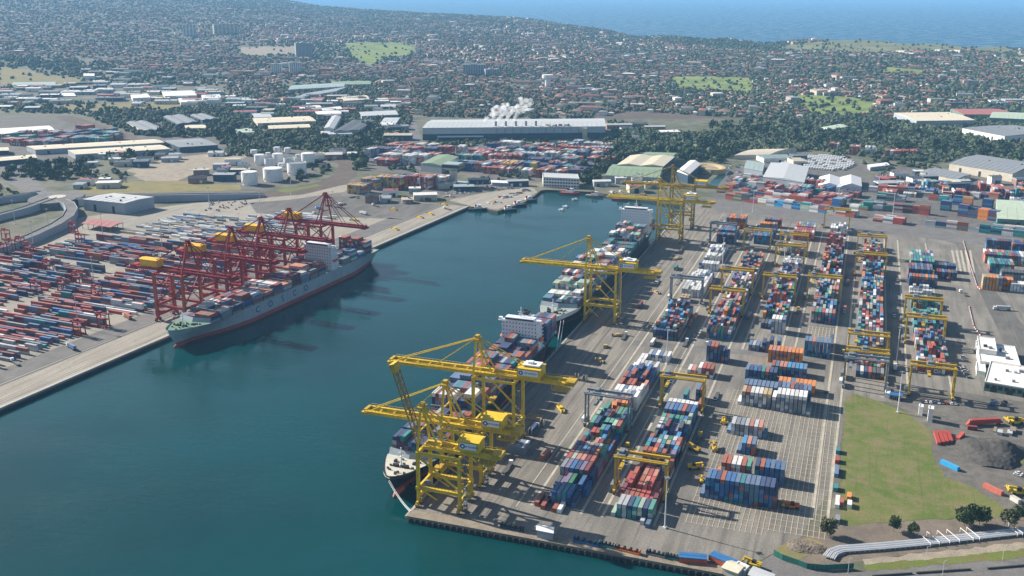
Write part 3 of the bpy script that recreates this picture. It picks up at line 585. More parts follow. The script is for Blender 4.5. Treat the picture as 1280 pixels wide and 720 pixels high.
def block(x, y, nx, ny, tiers, pal, desc, rot=0., L=12.2, gap=.5, pitch=2.9, top=None, fill=1., sh=None, runs=.28):
    """nx boxes side by side, ny bays deep; x, y is the corner nearest the camera on the left"""
    cr, sr = math.cos(rot), math.sin(rot); off = 0.; prev = random.choice(PAL[pal])
    for j in range(ny):
        l = random.choice(L) if isinstance(L, (list, tuple)) else L
        for i in range(nx):
            h = tiers(i, j) if callable(tiers) else tiers
            if random.random() > fill: h = 0
            lx, ly = (i + .5) * pitch, off + l / 2; wx, wy = x + lx * cr - ly * sr, y + lx * sr + ly * cr
            for k in range(int(h)):
                c = prev if random.random() < runs else random.choice(PAL[pal])
                prev = c
                if k == h - 1 and top: c = top(i, j) or c
                BOX.append((wx, wy, (sh or 0) + k * 2.62, rot, l, c, k, k == h - 1, i, j, desc))
        off += l + gap
def lump(mean, v=1.2, lo=1, hi=5, roof=None):
    d = {}
    def f(i, j):
        if j not in d: d[j] = mean + random.uniform(-v, v) * .6
        return max(lo, min(hi, round(d[j] + random.uniform(-v, v))))
    return f
S2 = [6.1, 6.1, 6.1, 12.2]
X1, X2, X3, X4, X5, X6 = 67.5, 108.6, 149, 188.5, 228.6, 272.6
block(62.2, 34, 1, 1, 1, 'red', 'wharf end of first row'); block(66.5, 31.5, 1, 1, 1, 'red', 'first row front edge'); block(73.5, 30.5, 2, 1, 1, 'red', 'first row front pair')
block(X1, 40, 6, 1, lambda i, j: [1, 3, 3, 3, 3, 2][i], 'blue', 'blue front bay of first row', runs=.3)
block(X1, 53, 7, 1, lambda i, j: [2, 2, 3, 3, 1, 3, 2][i], 'mix', 'first row behind blue bay'); block(X1, 66, 7, 2, lump(4, .8, 3, 4), 'mix', 'orange topped part of first row')
block(X1, 91.5, 7, 2, lump(4, .4, 4, 4), 'mix', 'small tops of first row', L=6.1); block(X1, 105, 7, 3, lump(2.6, 1.3, 1, 4), 'mix', 'sunken part of first row', L=[12.2, 6.1])
block(X1, 133, 7, 3, lump(3.6, .8, 2, 4), 'green', 'green part of first row', runs=.2); block(X1, 171, 6, 1, lambda i, j: [1, 2, 3, 4, 4, 4][i], 'orange', 'orange bay under grey gantry')
block(X1 + 8.5, 184, 4, 1, 4, 'white', 'white bay behind grey gantry'); block(X1, 198, 7, 1, lambda i, j: 3 if i < 6 else 4, 'white', 'white reefer bay, first row')
block(X1, 212, 7, 1, lump(3, .8), 'red', 'first row mid bay'); block(X1, 226, 7, 2, lump(3.4, 1), 'blue', 'blue bay near white rows'); block(X1, 252, 7, 1, lump(2.6, .7), 'white', 'white bay, first row')
block(X1, 268, 2, 2, 1, 'white', 'low white pair'); block(X1 + 6, 285, 6, 1, 2, 'white', 'white row by light pole')
block(X1, 344, 7, 9, lump(3.4, 1.1), 'mix', 'first row by second ship', L=S2); block(X1 - 1, 338, 7, 1, lump(3, .6), 'navy', 'navy bay, first row'); block(X1 + 22, 372, 1, 1, 1, 'red', 'single container beside first row'); block(X1 + 22, 400, 1, 1, 1, 'red', 'single box beside first row')
block(X1 + 2, 446, 3, 1, 2, 'white', 'pale pair under gantry', top=lambda i, j: 'tan'); block(X1, 466, 7, 6, lump(3, .8), 'white', 'white reefers, first row', L=12.2); block(X1, 566, 7, 1, 3, 'white', 'white block'); block(X1, 600, 6, 5, lump(2.4, .7), 'white', 'far white reefers', L=12.2)
block(X1, 690, 7, 1, 4, 'navy', 'navy stack'); block(X1, 715, 7, 2, 4, 'blue', 'blue stack'); block(X1, 772, 8, 2, 5, 'orange', 'orange stack')
# second row
block(X2 - 3, 37, 1, 1, 1, 'green', 'left end of green bay'); block(X2, 38, 7, 1, 3, 'green', 'green front bay of second row'); block(X2 + 14, 33.5, 1, 1, 1, 'red', 'low box before second row'); block(X2 + 17.5, 31, 1, 1, 1, 'grey', 'low grey box before second row')
block(X2, 51.5, 7, 1, lambda i, j: 2 if i < 6 else 3, 'red', 'red bay of second row'); block(X2, 64.5, 7, 2, lambda i, j: [3, 1, 3, 3, 3, 2, 1][i], 'red', 'second row under yellow gantry'); block(X2 - 3, 60, 1, 2, 2, 'red', 'orange line beside second row')
block(X2, 91, 7, 3, lump(2, 1.2, 0, 4), 'red', 'low bays behind yellow gantry'); block(X2, 104, 7, 4, lump(3.8, .5, 3, 4), 'mix', 'small tops of second row', L=6.1); block(X2, 131, 7, 2, lump(3, 1, 2, 4), 'mix', 'middle of second row'); block(X2, 157, 7, 2, lump(3.4, .5, 3, 4), 'green', 'pale green bay', L=6.1)
block(X2, 171, 7, 1, 4, 'blue', 'blue bay below white tops', runs=.4); block(X2, 184.5, 7, 1, 4, 'blue', 'white topped bay', top=lambda i, j: 'white', L=6.1); block(X2 + 4, 206, 2, 1, lambda i, j: [1, 3][i], 'blue', 'pair under third gantry'); block(X2 + 14.5, 212, 2, 1, 4, 'blue', 'tall blue pair under gantry'); block(X2 + 18, 198, 1, 1, 2, 'navy', 'right edge of white topped bay')
block(X2, 262, 2, 1, 2, 'red', 'small red stack'); block(X2 + 8, 262, 4, 1, 3, 'red', 'red stack behind gantry'); block(X2 + 8.5, 298, 6, 1, lambda i, j: [5, 5, 5, 4, 4, 3][i], 'navy', 'lone tall navy stack', top=lambda i, j: 'rust red' if i in (1, 2) else None)
block(X2, 354, 7, 1, 3, 'mix', 'second row front bay, mid yard'); block(X2, 367, 7, 22, lump(3.6, 1.1), 'mix', 'second row, mid yard', L=S2); block(X2, 560, 7, 9, lump(3.2, 1.2), 'mix', 'second row, far yard', L=S2); block(X2, 700, 7, 2, 4, 'blue', 'far blue bays'); block(X2 - 2, 730, 8, 2, 4, 'navy', 'far navy bays'); block(X2, 765, 7, 1, 4, 'orange', 'far orange bay'); block(X2 + 3, 790, 7, 1, 4, 'navy', 'farthest second row bay')
# ground stacks between the rows
block(148.4, 75.5, 15, 1, lambda i, j: 1 if i == 0 else 5 if i < 15 else 4, 'blue', 'long blue stack by yellow loader', pitch=2.75, runs=.25); block(188.6, 75, 1, 1, 4, 'navy', 'right end of blue stack')
block(156.3, 103, 6, 1, 4, 'red', 'red white stack behind blue one', top=lambda i, j: ['rust red', 'rust red', 'white', 'white', 'rust red', 'sea green'][i]); block(153.5, 101, 1, 1, 1, 'orange', 'single orange box beside stack'); block(175.5, 105, 6, 1, 4, 'blue', 'second blue stack', runs=.4); block(173.4, 107, 1, 1, 3, 'bright', 'gap') if 0 else None
block(161, 140, 4, 1, lambda i, j: [1, 3, 3, 3][i], 'blue', 'small four wide stack', top=lambda i, j: ['slate blue', 'bright blue', 'salmon', 'slate blue'][i])
block(151, 168.5, 1, 1, 1, 'grey', 'left end of eight wide stack'); block(153.6, 167.5, 8, 1, lambda i, j: 3 if i < 7 else 1, 'grey', 'eight wide grey stack', top=lambda i, j: 'salmon' if i in (4, 6) else None)
block(151.4, 219, 1, 1, 1, 'white', 'low white box at stack end'); block(154, 219, 7, 1, 4, 'grey', 'cream topped stack on grid', top=lambda i, j: ['tan', 'rust red', 'white', 'white', 'white', 'tan', 'tan'][i]); block(154, 233, 8, 1, 4, 'blue', 'slate bay on grid', top=lambda i, j: 'slate blue')
block(175, 216, 9, 1, lambda i, j: 5 if 0 < i < 8 else 4 if i == 0 else 2, 'grey', 'tall grey stack, white tops', top=lambda i, j: 'white' if i < 8 else None); block(177, 229.5, 8, 1, 5, 'blue', 'blue bay behind white tops'); block(176, 252, 9, 1, 3, 'orange', 'orange bay mid grid', top=lambda i, j: 'slate blue' if i == 3 else 'orange')
block(150.5, 270, 8, 1, 3, 'blue', 'bright blue bay on grid'); block(168, 285, 9, 1, 3, 'blue', 'blue bay behind bright bay', top=lambda i, j: ['rust red', 'slate blue', 'salmon', 'salmon', 'bright blue', 'slate blue', 'bright blue', 'bright blue', 'slate blue'][i]); block(163, 312, 9, 1, 4, 'orange', 'long orange topped stack', top=lambda i, j: 'salmon' if i in (1, 2, 5) else 'orange'); block(145.5, 334, 3, 1, 2, 'grey', 'low grey stack'); block(156, 335, 5, 1, lambda i, j: [3, 2, 4, 1, 4][i], 'navy', 'uneven navy stack')
block(188.6, 336, 7, 1, 5, 'blue', 'blue five tier stack', top=lambda i, j: 'salmon' if i == 2 else 'slate blue'); block(207.5, 350, 1, 2, 3, 'navy', 'right end of five tier stack')
# third to sixth rows
block(158.5, 384, 4, 1, 5, 'grey', 'grey front of third row', top=lambda i, j: 'white' if i < 3 else None); block(X3, 394, 3, 1, 2, 'navy', 'third row front'); block(X3, 408, 7, 7, lump(3.4, 1.2), 'mix', 'third row', L=S2); block(X3, 470, 7, 14, lump(3.4, 1.1), 'mix', 'third row', L=S2); block(X3 + 1, 588, 7, 1, 4, 'grey', 'third row grey bay'); block(X3 + 1, 600, 7, 4, lump(2.5, 1), 'white', 'white block under gantry', L=[6.1, 12.2]); block(X3, 660, 7, 4, lump(3, 1.2), 'mix', 'third row far', L=S2); block(X3 + 1, 735, 8, 2, 4, 'red', 'third row far end'); block(X3 + 1, 765, 8, 2, 4, 'mix', 'third row end')
block(X4, 425, 7, 1, 4, 'mix', 'fourth row front', top=lambda i, j: ['rust red', 'green', 'teal', 'brick red', 'pale grey', 'pale grey', 'rust red'][i]); block(X4, 438, 7, 18, lump(3.2, 1.2), 'mix', 'fourth row', L=S2); block(X4, 590, 7, 12, lump(3.6, 1), 'mix', 'fourth row', L=S2); block(X4, 710, 7, 6, lump(3.6, 1), 'red', 'fourth row far', L=S2); block(X4 + 1, 780, 7, 2, lump(3, .8), 'white', 'fourth row end')
block(X5, 302, 7, 1, 2, 'mix', 'fifth row under gantry'); block(X5, 316, 8, 3, lump(2.2, 1, 1, 4), 'mix', 'fifth row front', L=6.1); block(X5 - 1, 346, 7, 24, lump(3.6, 1), 'mix', 'fifth row', L=S2); block(X5, 560, 7, 9, lump(3.4, 1.1), 'mix', 'fifth row', L=S2); block(X5, 548, 7, 1, 4, 'blue', 'fifth row blue bay'); block(X5, 650, 7, 5, lump(3.6, 1), 'red', 'fifth row far', L=S2); block(X5, 704, 7, 4, lump(3, 1.2), 'mix', 'fifth row far', L=S2)
block(X6, 330, 8, 2, lump(3, .7), 'red', 'sixth row front', L=6.1); block(X6, 345, 8, 9, lump(2.8, 1.1), 'mix', 'sixth row', L=S2); block(X6, 425, 8, 6, lump(3.2, 1), 'green', 'sixth row', L=S2); block(X6, 500, 8, 3, lump(2.6, .8), 'green', 'sixth row', L=S2); block(X6, 545, 7, 2, lump(2, .8), 'white', 'sixth row white', L=6.1)
block(X6, 575, 9, 1, 4, 'navy', 'sixth row navy', top=lambda i, j: random.choice(['rust red', 'orange', 'pale green', 'slate blue'])); block(X6, 605, 8, 2, 4, 'navy', 'sixth row navy'); block(X6 + 26, 612, 7, 1, 3, 'navy', 'navy stack right of sixth row'); block(X6 + 24, 640, 8, 1, 3, 'navy', 'navy stack behind'); block(X6 + 3, 640, 8, 4, 4, 'green', 'sixth row far')
def blkp(px, py, nx, ny, t, pal, desc, rot=0., z=0, **k):
    x, y = at(px, py, z); block(x, y, nx, ny, t, pal, desc, rot, **k)
blkp(1227, 362, 6, 1, 5, 'orange', 'orange stack by gate lanes', runs=.8); blkp(1241, 361, 6, 1, 4, 'orange', 'orange stack at the gate'); blkp(1250, 355, 13, 1, 5, 'grey', 'grey stack at right edge', top=lambda i, j: 'dark grey'); blkp(1236, 341, 8, 2, 4, 'green', 'red edged stack'); blkp(1230, 329, 16, 2, 4, 'mix', 'stacks beyond gate'); blkp(1232, 311, 14, 1, 4, 'navy', 'navy stack by rear road'); blkp(1264, 316, 12, 1, 4, 'navy', 'right navy stack'); blkp(1262, 364, 8, 1, 3, 'white', 'white stack right edge')
ra = R(-14)      # the rear rows lie along the rear road, long sides to the camera
def rear_row(p0, p1, deep, tiers, skip=.06, pals=('red', 'grey', 'palewhite', 'green', 'red', 'mix')):
    a, c = Vector(at(*p0)), Vector(at(*p1)); d = (c - a).normalized(); nrm = Vector((-d.y, d.x)); s = 6.5; rot = math.atan2(d.y, d.x) - R(90); col = 0
    while s < (c - a).length:
        col += 1
        if random.random() > skip:
            pal = PAL[random.choice(pals)]; dp = random.randint(*deep); k0 = random.choice(pal); tt = random.randint(*tiers)
            for r in range(dp):
                h = max(1, tt - (random.random() < .25)); 
                if random.random() < .3: k0 = random.choice(pal)
                q = a + d * s + nrm * (1.4 + r * 2.62)
                for kk in range(h): BOX.append((q.x, q.y, kk * 2.62, rot, 12.2, k0 if random.random() < .55 else random.choice(pal), kk, kk == h - 1, col, r, 'row along the rear road'))
        s += 12.4
rear_row((918, 223), (1020, 232), (3, 5), (2, 3), .25); rear_row((1078, 262), (1128, 266), (5, 9), (3, 4), .08); rear_row((1085, 240), (1190, 248), (3, 6), (2, 4), .3); rear_row((1100, 230), (1200, 238), (2, 4), (2, 3), .45); rear_row((1150, 260), (1200, 266), (3, 6), (3, 5), .15, ('palewhite', 'mix', 'blue')); rear_row((1200, 246), (1250, 252), (3, 5), (3, 4), .3); rear_row((1240, 285), (1290, 291), (3, 5), (2, 3), .1); rear_row((906, 249), (1078, 274), (4, 7), (3, 4)); rear_row((906, 239), (1080, 263), (4, 8), (2, 4), .1); rear_row((915, 231), (1060, 247), (3, 6), (2, 3), .2); rear_row((1078, 275), (1132, 282), (5, 8), (3, 4), .1); rear_row((1155, 283), (1286, 298), (1, 2), (3, 4), .02, ('palewhite', 'grey', 'red', 'green', 'orange')); rear_row((1090, 262), (1150, 268), (4, 8), (3, 4), .15); rear_row((1148, 268), (1165, 270), (3, 5), (4, 5), .0); rear_row((1196, 270), (1245, 277), (4, 7), (5, 6), .0, ('blue', 'navy', 'orange')); rear_row((1095, 250), (1140, 254), (3, 6), (3, 4), .2); rear_row((1190, 256), (1240, 262), (2, 4), (4, 5), .1, ('orange', 'blue', 'palewhite')); rear_row((1160, 250), (1185, 253), (2, 4), (3, 4), .2)
for px, py, nx, ny, t, pal in [(562, 212, 10, 2, 5, 'green'), (590, 214, 10, 2, 5, 'mix'), (628, 214, 9, 3, 5, 'warm'), (652, 213, 6, 2, 5, 'blue'), (662, 216, 3, 2, 6, 'warm'), (672, 219, 7, 2, 4, 'green'), (692, 221, 6, 3, 4, 'red'), (706, 220, 10, 3, 4, 'navy'), (700, 207, 9, 3, 5, 'mix'), (733, 205, 14, 3, 4, 'red'), (640, 200, 14, 2, 5, 'grey'), (680, 202, 8, 2, 6, 'palewhite'), (610, 203, 14, 2, 5, 'red'), (585, 196, 14, 2, 5, 'red'), (620, 192, 18, 2, 4, 'palewhite'), (660, 192, 18, 2, 4, 'red'), (700, 190, 20, 2, 4, 'red'), (740, 191, 14, 2, 4, 'mix'), (546, 194, 8, 2, 6, 'red'), (570, 192, 5, 2, 5, 'palewhite'), (720, 213, 12, 3, 4, 'navy'),
                            (456, 197, 6, 2, 6, 'grey'), (466, 194, 10, 2, 5, 'navy'), (481, 189, 14, 3, 5, 'red'), (478, 204, 12, 2, 6, 'palewhite'), (496, 205, 10, 2, 6, 'palewhite'), (509, 202, 12, 2, 5, 'palewhite'), (500, 193, 12, 2, 5, 'red'), (434, 242, 9, 2, 5, 'warm'), (451, 236, 10, 2, 6, 'warm'), (470, 236, 14, 2, 7, 'warm'), (511, 235, 12, 2, 7, 'red'), (492, 232, 12, 2, 6, 'navy'), (536, 234, 9, 2, 6, 'palewhite'),
                            (12, 182, 18, 2, 4, 'red'), (35, 181, 18, 2, 4, 'left'), (55, 180, 12, 2, 4, 'green'), (90, 177, 28, 2, 4, 'green'), (68, 170, 16, 2, 4, 'left'), (95, 166, 10, 2, 6, 'red'), (104, 170, 18, 2, 4, 'green'), (128, 175, 9, 2, 6, 'green'), (0, 178, 8, 2, 3, 'mix'), (1035, 188, 6, 2, 5, 'red'), (1061, 194, 6, 2, 6, 'red'), (1080, 195, 6, 2, 6, 'palewhite'), (1105, 197, 9, 2, 5, 'red'), (1120, 195, 12, 2, 4, 'maroonish')]:
    blkp(px, py, nx, ny, lump(t, .5, t - 1, t), pal if pal in PAL else 'red', 'stack in a far depot', rot=random.uniform(-.2, .1), runs=.45)
def container_field(poly, n, pals, place, rot=(-.15, .15), nx=(5, 14), tiers=(3, 5), seed=1):
    rg = random.Random(seed); W_ = [at(*p) for p in poly]; xs = [p[0] for p in W_]; ys = [p[1] for p in W_]; done = []
    for _ in range(6000):
        if len(done) >= n: break
        x, y = rg.uniform(min(xs), max(xs)), rg.uniform(min(ys), max(ys)); k = rg.randint(*nx); w = k * 2.9; cx, cy = x + w / 2, y + 13
        if not inpoly(np.array([x, cx, x + w]), np.array([y, cy, y]), W_).all() or any(abs(cx - q[0]) < (w + q[2]) / 2 + 1.5 and abs(cy - q[1]) < 27 for q in done): continue
        done.append((cx, cy, w)); t = rg.randint(*tiers); block(x, y, k, 2, lump(t, .6, t - 1, t), rg.choice(pals), 'stack in ' + place, rot=rg.uniform(*rot), runs=.5)
PALS = ('red', 'mix', 'grey', 'blue', 'green', 'navy', 'palewhite', 'red')
container_field([(560, 213), (575, 190), (640, 181), (770, 185), (745, 218), (690, 225), (620, 219)], 60, PALS, 'the container park', seed=5)
container_field([(456, 203), (500, 186), (545, 186), (560, 200), (520, 208), (470, 210)], 16, PALS, 'the container park', seed=6)
container_field([(0, 183), (0, 172), (60, 165), (150, 168), (145, 178), (60, 184)], 26, ('red', 'green', 'left', 'navy'), 'the left depot', seed=7)
container_field([(1088, 236), (1150, 228), (1250, 238), (1290, 246), (1290, 262), (1190, 250), (1095, 246)], 22, PALS, 'the depot beyond the rear road', tiers=(2, 4), nx=(3, 8), seed=8)
container_field([(905, 238), (912, 228), (1015, 230), (1075, 245), (1075, 256), (960, 246)], 20, PALS, 'the rear yard', rot=(-.3, -.2), tiers=(3, 4), nx=(4, 9), seed=9)
# misc single containers by the field and lot
for px, py, r, c, L_ in [(1047, 568, 0, 'teal', 6.1), (1046, 580, 0, 'brick red', 6.1), (1045, 597, 0, 'slate blue', 12.2), (1044, 615, 0, 'teal', 6.1), (1046, 636, 0, 'white', 12.2), (1051.5, 633, 0, 'rust red', 6.1), (1061.5, 636, 0, 'white', 6.1), (1061, 626, 0, 'orange', 6.1), (1046.5, 655, 0, 'grey', 6.1)]:
    x, y = at(px, py); BOX.append((x, y + L_ / 2, 0, r, L_, c, 0, True, 0, 0, f'alone on the yard edge beside the grass ({px})'))
# left terminal: long sides run away from the quay, in bands between lanes
def left_band(u0, u1, v0, n, pal, skip=.12, t=(1, 2, 2, 2, 3)):
    u = u0
    while u < u1:
        base = random.choice(t); sh = random.choice((0, 0, 3, 6)); c = random.choice(PAL[pal])
        if random.random() > .06:
            for k in range(n):
                if random.random() < skip: continue
                x, y = LQ(u, v0 + sh + k * 12.35 + 6.1)
                for kk in range(max(1, base - (random.random() < .3))):
                    if random.random() < .5: c = random.choice(PAL[pal])
                    BOX.append((x, y, kk * 2.62, LANG + R(90), 12.2, c, kk, True, k, int((u - u0) / 3.9), 'left terminal row'))
        u += 4.3
left_band(-120, 172, 70, 8, 'left'); left_band(196, 400, 66, 9, 'left'); left_band(60, 300, 199, 8, 'left', .2); left_band(322, 420, 196, 9, 'left', .2); left_band(412, 450, 70, 10, 'left', .2); left_band(428, 570, 120, 8, 'leftpale', .3, (1, 1, 1, 2)); left_band(440, 560, 228, 7, 'leftpale', .35, (1, 1, 1)); left_band(176, 196, 92, 6, 'left'); left_band(-60, 60, 190, 9, 'left', .2); left_band(330, 392, 312, 2, 'left', .4, (1,)); left_band(200, 330, 312, 3, 'left', .4, (1, 2)); left_band(575, 615, 120, 7, 'leftpale', .35, (1, 1))
# ---------------------------------------------------------------- ships (built with the bow at y = 0, deck forward end, pointing to -y)
def ship(loc, rz, label, L, B, zd, hull, boot, deck, fc=None, sup_y=.82, sup_h=24., sup_d=13, name='container_ship', boot_z=1.4, bridge='ship_white', bulb='bulb_pink', stern=.9):
    t = thing(name, label, 'ship', loc, rz); wl = WATER
    def hbd(s): return B / 2 * (min(1, max(0, s / .11)) ** .52 if s < .11 else 1 - (.12 * max(0, (s - .9) / .1) ** 2))
    def hbw(s): return B / 2 * max(.02, smooth((s - .02) / .27)) * (1 - .6 * float(smooth((s - .8) / .2)) * stern)
    def sec(s, k):
        f = k ** 1.5; rake = (1 - k) ** 1.1 * L * .035 * max(0, 1 - s / .16) - (1 - k) * L * .02 * max(0, (s - .9) / .1)
        zz = zd + (2.2 * max(0, 1 - s / .13) if k > .9 else 0)
        return (hbw(s) * (1 - f) + hbd(s) * f, s * L + rake, wl - 1.5 + (zz - wl + 1.5) * k)
    ss = [0, .005, .015, .03, .05, .075, .1, .13, .17, .22, .28, .36, .5, .65, .75, .82, .88, .93, .97, 1]
    kb = (boot_z + 1.5) / (zd - wl + 1.5)
    def loft(ks, nm, m, parent):
        b = MB()
        for sg in (-1, 1):
            vs = [(sg * sec(s, k)[0], *sec(s, k)[1:]) for s in ss for k in ks]; n = len(ks)
            fs = [((i * n + j), (i * n + j + 1), ((i + 1) * n + j + 1), ((i + 1) * n + j)) for i in range(len(ss) - 1) for j in range(n - 1)]
            b.add(vs, fs if sg > 0 else [f[::-1] for f in fs])
        a = [sec(1, k) for k in ks]; b.add([(-p[0], p[1], p[2]) for p in a] + [(p[0], p[1], p[2]) for p in a], [(j, j + 1, len(ks) + j + 1, len(ks) + j) for j in range(len(ks) - 1)])
        a = [sec(0, k) for k in ks]; b.add([(-p[0], p[1], p[2]) for p in a] + [(p[0], p[1], p[2]) for p in a], [(j + 1, j, len(ks) + j, len(ks) + j + 1) for j in range(len(ks) - 1)])
        return b.build(nm, m, parent)
    h = loft([kb, kb + (1 - kb) * .25, kb + (1 - kb) * .5, kb + (1 - kb) * .75, 1], 'hull', hull, t); loft([0, kb * .5, kb], 'boot_topping', boot, t)
    b = MB(); n = 12; y0 = L * .035
    for i in range(n):
        for j in range(6):
            pass
    vs, fs = [], []
    for j in range(7):
        a = j / 6; rr = 2.5 * math.sqrt(max(0, 1 - (1 - a) ** 2)) if a < 1 else 2.5; yy = y0 - 6 + a * 12
        vs += [(rr * .8 * math.cos(2 * math.pi * i / n), yy, wl + .4 + rr * math.sin(2 * math.pi * i / n)) for i in range(n)]
    for j in range(6): fs += [(j * n + i, j * n + (i + 1) % n, (j + 1) * n + (i + 1) % n, (j + 1) * n + i) for i in range(n)]
    b.add(vs, fs); b.build('bulbous_bow', bulb, t)
    b = MB(); ds = [s for s in ss]; vs = [(-hbd(s) * .99 - .01, s * L, zd - (.9 if s > .1 else -.6)) for s in ds] + [(hbd(s) * .99 + .01, s * L, zd - (.9 if s > .1 else -.6)) for s in ds]; n = len(ds)
    b.add(vs, [(n + i, n + i + 1, i + 1, i) for i in range(n - 1)]); b.build('deck', deck, t)
    fz = zd + .62
    # forecastle gear
    b = MB(); vs = [(-hbd(s) * .97, s * L + .2, fz) for s in ss if s < .105] + [(hbd(s) * .97, s * L + .2, fz) for s in ss if s < .105]; n = len(vs) // 2
    b.add(vs, [(n + i, n + i + 1, i + 1, i) for i in range(n - 1)]); b.build('forecastle_deck', fc or deck, t)
    b = MB(); y = L * .1; b.add([(-B * .46, y + 1.5, fz), (0, y - 2, fz), (B * .46, y + 1.5, fz), (-B * .46, y + 3.4, fz + 3.4), (0, y, fz + 3.4), (B * .46, y + 3.4, fz + 3.4)], [(0, 1, 4, 3), (1, 2, 5, 4), (3, 4, 1, 0), (4, 5, 2, 1)]); b.build('breakwater', 'breakwater', t)
    for sx in (-1, 1):
        b = MB(); b.tube((sx * 3.2 - 1.6, L * .055, fz + 1), (sx * 3.2 + 1.6, L * .055, fz + 1), 1, 10); b.box(sx * 3.2 - 2, sx * 3.2 + 2, L * .055 - .8, L * .055 + .8, fz, fz + .6); b.box(sx * 6 - .7, sx * 6 + .7, L * .07, L * .07 + 2.4, fz, fz + 1.3); b.build('windlass', 'dark', t)
    for k in range(14):
        s = random.uniform(.02, .09); b = MB(); x = random.uniform(-.75, .75) * hbd(s); b.tube((x, s * L, fz), (x, s * L, fz + 1.1), .4, 6); b.tube((x + .9, s * L, fz), (x + .9, s * L, fz + 1.1), .4, 6); b.build('bollard', 'dark', t)
    b = MB(); y = L * .058; b.tube((0, y, fz), (0, y, fz + 12), .55, 8, .35); b.box(-2, 2, y - .2, y + .2, fz + 8.4, fz + 8.9); b.box(-.9, .9, y - .9, y + .9, fz + 6, fz + 6.5); b.build('foremast', 'ship_white', t)
    # superstructure
    y = L * sup_y; w = B * .46; b = MB(); nl = int(sup_h // 3)
    for k in range(nl): b.box(-w + .25 * (k % 2), w - .25 * (k % 2), y, y + sup_d - .4 * k, zd - .9 + k * 3, zd - .9 + k * 3 + 2.9)
    for k in range(1, nl): b.box(-w - 1.3, w + 1.3, y + sup_d - .4 * k - 3, y + sup_d - .4 * k + .8, zd - 1.1 + k * 3, zd - .85 + k * 3)
    su = b.build('superstructure', bridge, t); zt = zd - .9 + nl * 3
    wm = MB(); wm.box(-.4, .4, -.06, 0, -.45, .45); wm = wm.mesh('cabin_window', ['glass'])
    for k in range(1, nl):
        for i in range(11):
            o = bpy.data.objects.new('cabin_window', wm); C.objects.link(o); o.parent = su; o.location = (-w + 1.8 + i * (2 * w - 3.6) / 10, y - .01, zd - .9 + k * 3 + 1.6)
    b = MB(); b.box(-B * .54, B * .54, y - .8, y + 4.6, zt, zt + .3); b.box(-w * .8, w * .8, y - .4, y + 6.4, zt + .3, zt + 3.1); b.box(-B * .54, -B * .54 + 2.6, y, y + 3, zt + .3, zt + 2.2); b.box(B * .54 - 2.6, B * .54, y, y + 3, zt + .3, zt + 2.2); br = b.build('bridge', bridge, t)
    b = MB(); b.box(-w * .78, w * .78, y - .52, y - .4, zt + 1.4, zt + 2.5); b.build('bridge_window', 'glass', br)
    b = MB(); yy = y + 3.5; b.tube((0, yy, zt + 3.1), (0, yy, zt + 11), .4, 6); b.box(-2.6, 2.6, yy - .15, yy + .15, zt + 7, zt + 7.4); b.box(-1.7, 1.7, yy - .3, yy + .3, zt + 5.2, zt + 5.7); b.beam((-3, yy, zt + 3.1), (0, yy, zt + 8), .25); b.beam((3, yy, zt + 3.1), (0, yy, zt + 8), .25); b.build('radar_mast', 'ship_white', br)
    b = MB(); b.box(-2.8, 2.8, y + sup_d - 1, y + sup_d + 6, zd - .9, zt + 2); b.box(-2.6, 2.6, y + sup_d - .8, y + sup_d + 5.6, zt + 2, zt + 4.6, 1)
    for k in (-1.2, 0, 1.2): b.tube((k, y + sup_d + 2, zt + 4.6), (k, y + sup_d + 2, zt + 6), .5, 8, m=1)
    b.build('funnel', [bridge, 'dark'], t)
    for sx in (-1, 1):
        b = MB(); n = 8; xx = sx * (w + 1.2); vs = []
        for j, (yy, r) in enumerate(((0, .3), (1.2, 1.3), (4, 1.5), (6.6, 1.2), (7.8, .3))): vs += [(xx + r * math.cos(2 * math.pi * i / n), y + 2 + yy, zd + 9 + r * math.sin(2 * math.pi * i / n)) for i in range(n)]
        b.add(vs, [(j * n + i, j * n + (i + 1) % n, (j + 1) * n + (i + 1) % n, (j + 1) * n + i) for j in range(4) for i in range(n)]); b.build('lifeboat', 'orange', t)
    return t, L, B, zd, y, sup_d
def load(sh, loc, rz, bays, pal, desc, nx=12, pitch=2.55):
    t, L, B, zd, ys, sdp = sh; cr, sr = math.cos(rz), math.sin(rz)
    hm_ = MB(); hm_.box(-B * .45, B * .45, 0, 12.8, 0, 1.9); hm_ = hm_.mesh('hatch_cover', ['deck_teal' if pal == 'ship2' else 'breakwater'])
    lm = MB()
    for i in range(14): x = -B * .48 + i * B * .96 / 13; lm.box(x - .15, x + .15, -.3, .3, 0, 7.6)
    for z in (0, 2.5, 5, 7.3): lm.box(-B * .48, B * .48, -.45, .45, z, z + .22)
    lm = lm.mesh('lashing_bridge', ['steel_grey'])
    for y, h, tops in bays:
        o = bpy.data.objects.new('hatch_cover', hm_); C.objects.link(o); o.parent = t; o.location = (0, y, zd - .88)
        o = bpy.data.objects.new('lashing_bridge', lm); C.objects.link(o); o.parent = t; o.location = (0, y + 13.6, zd - .88)
        if h <= 0: continue
        last = None
        for i in range(nx):
            n = h + random.choice((-1, 0, 0, 0, 1)) if i % 3 == 0 or last is None else last
            last = n = max(0, n)
            lx = (i - (nx - 1) / 2) * pitch; ly = y + 6.4
            for k in range(n):
                c = tops if (tops and k == n - 1 and random.random() < .6) else random.choice(PAL[pal])
                BOX.append((loc[0] + lx * cr - ly * sr, loc[1] + lx * sr + ly * cr, zd + 1.05 + k * 2.62, rz, 12.2, c, k, k == n - 1, i, int(y / 14), desc))
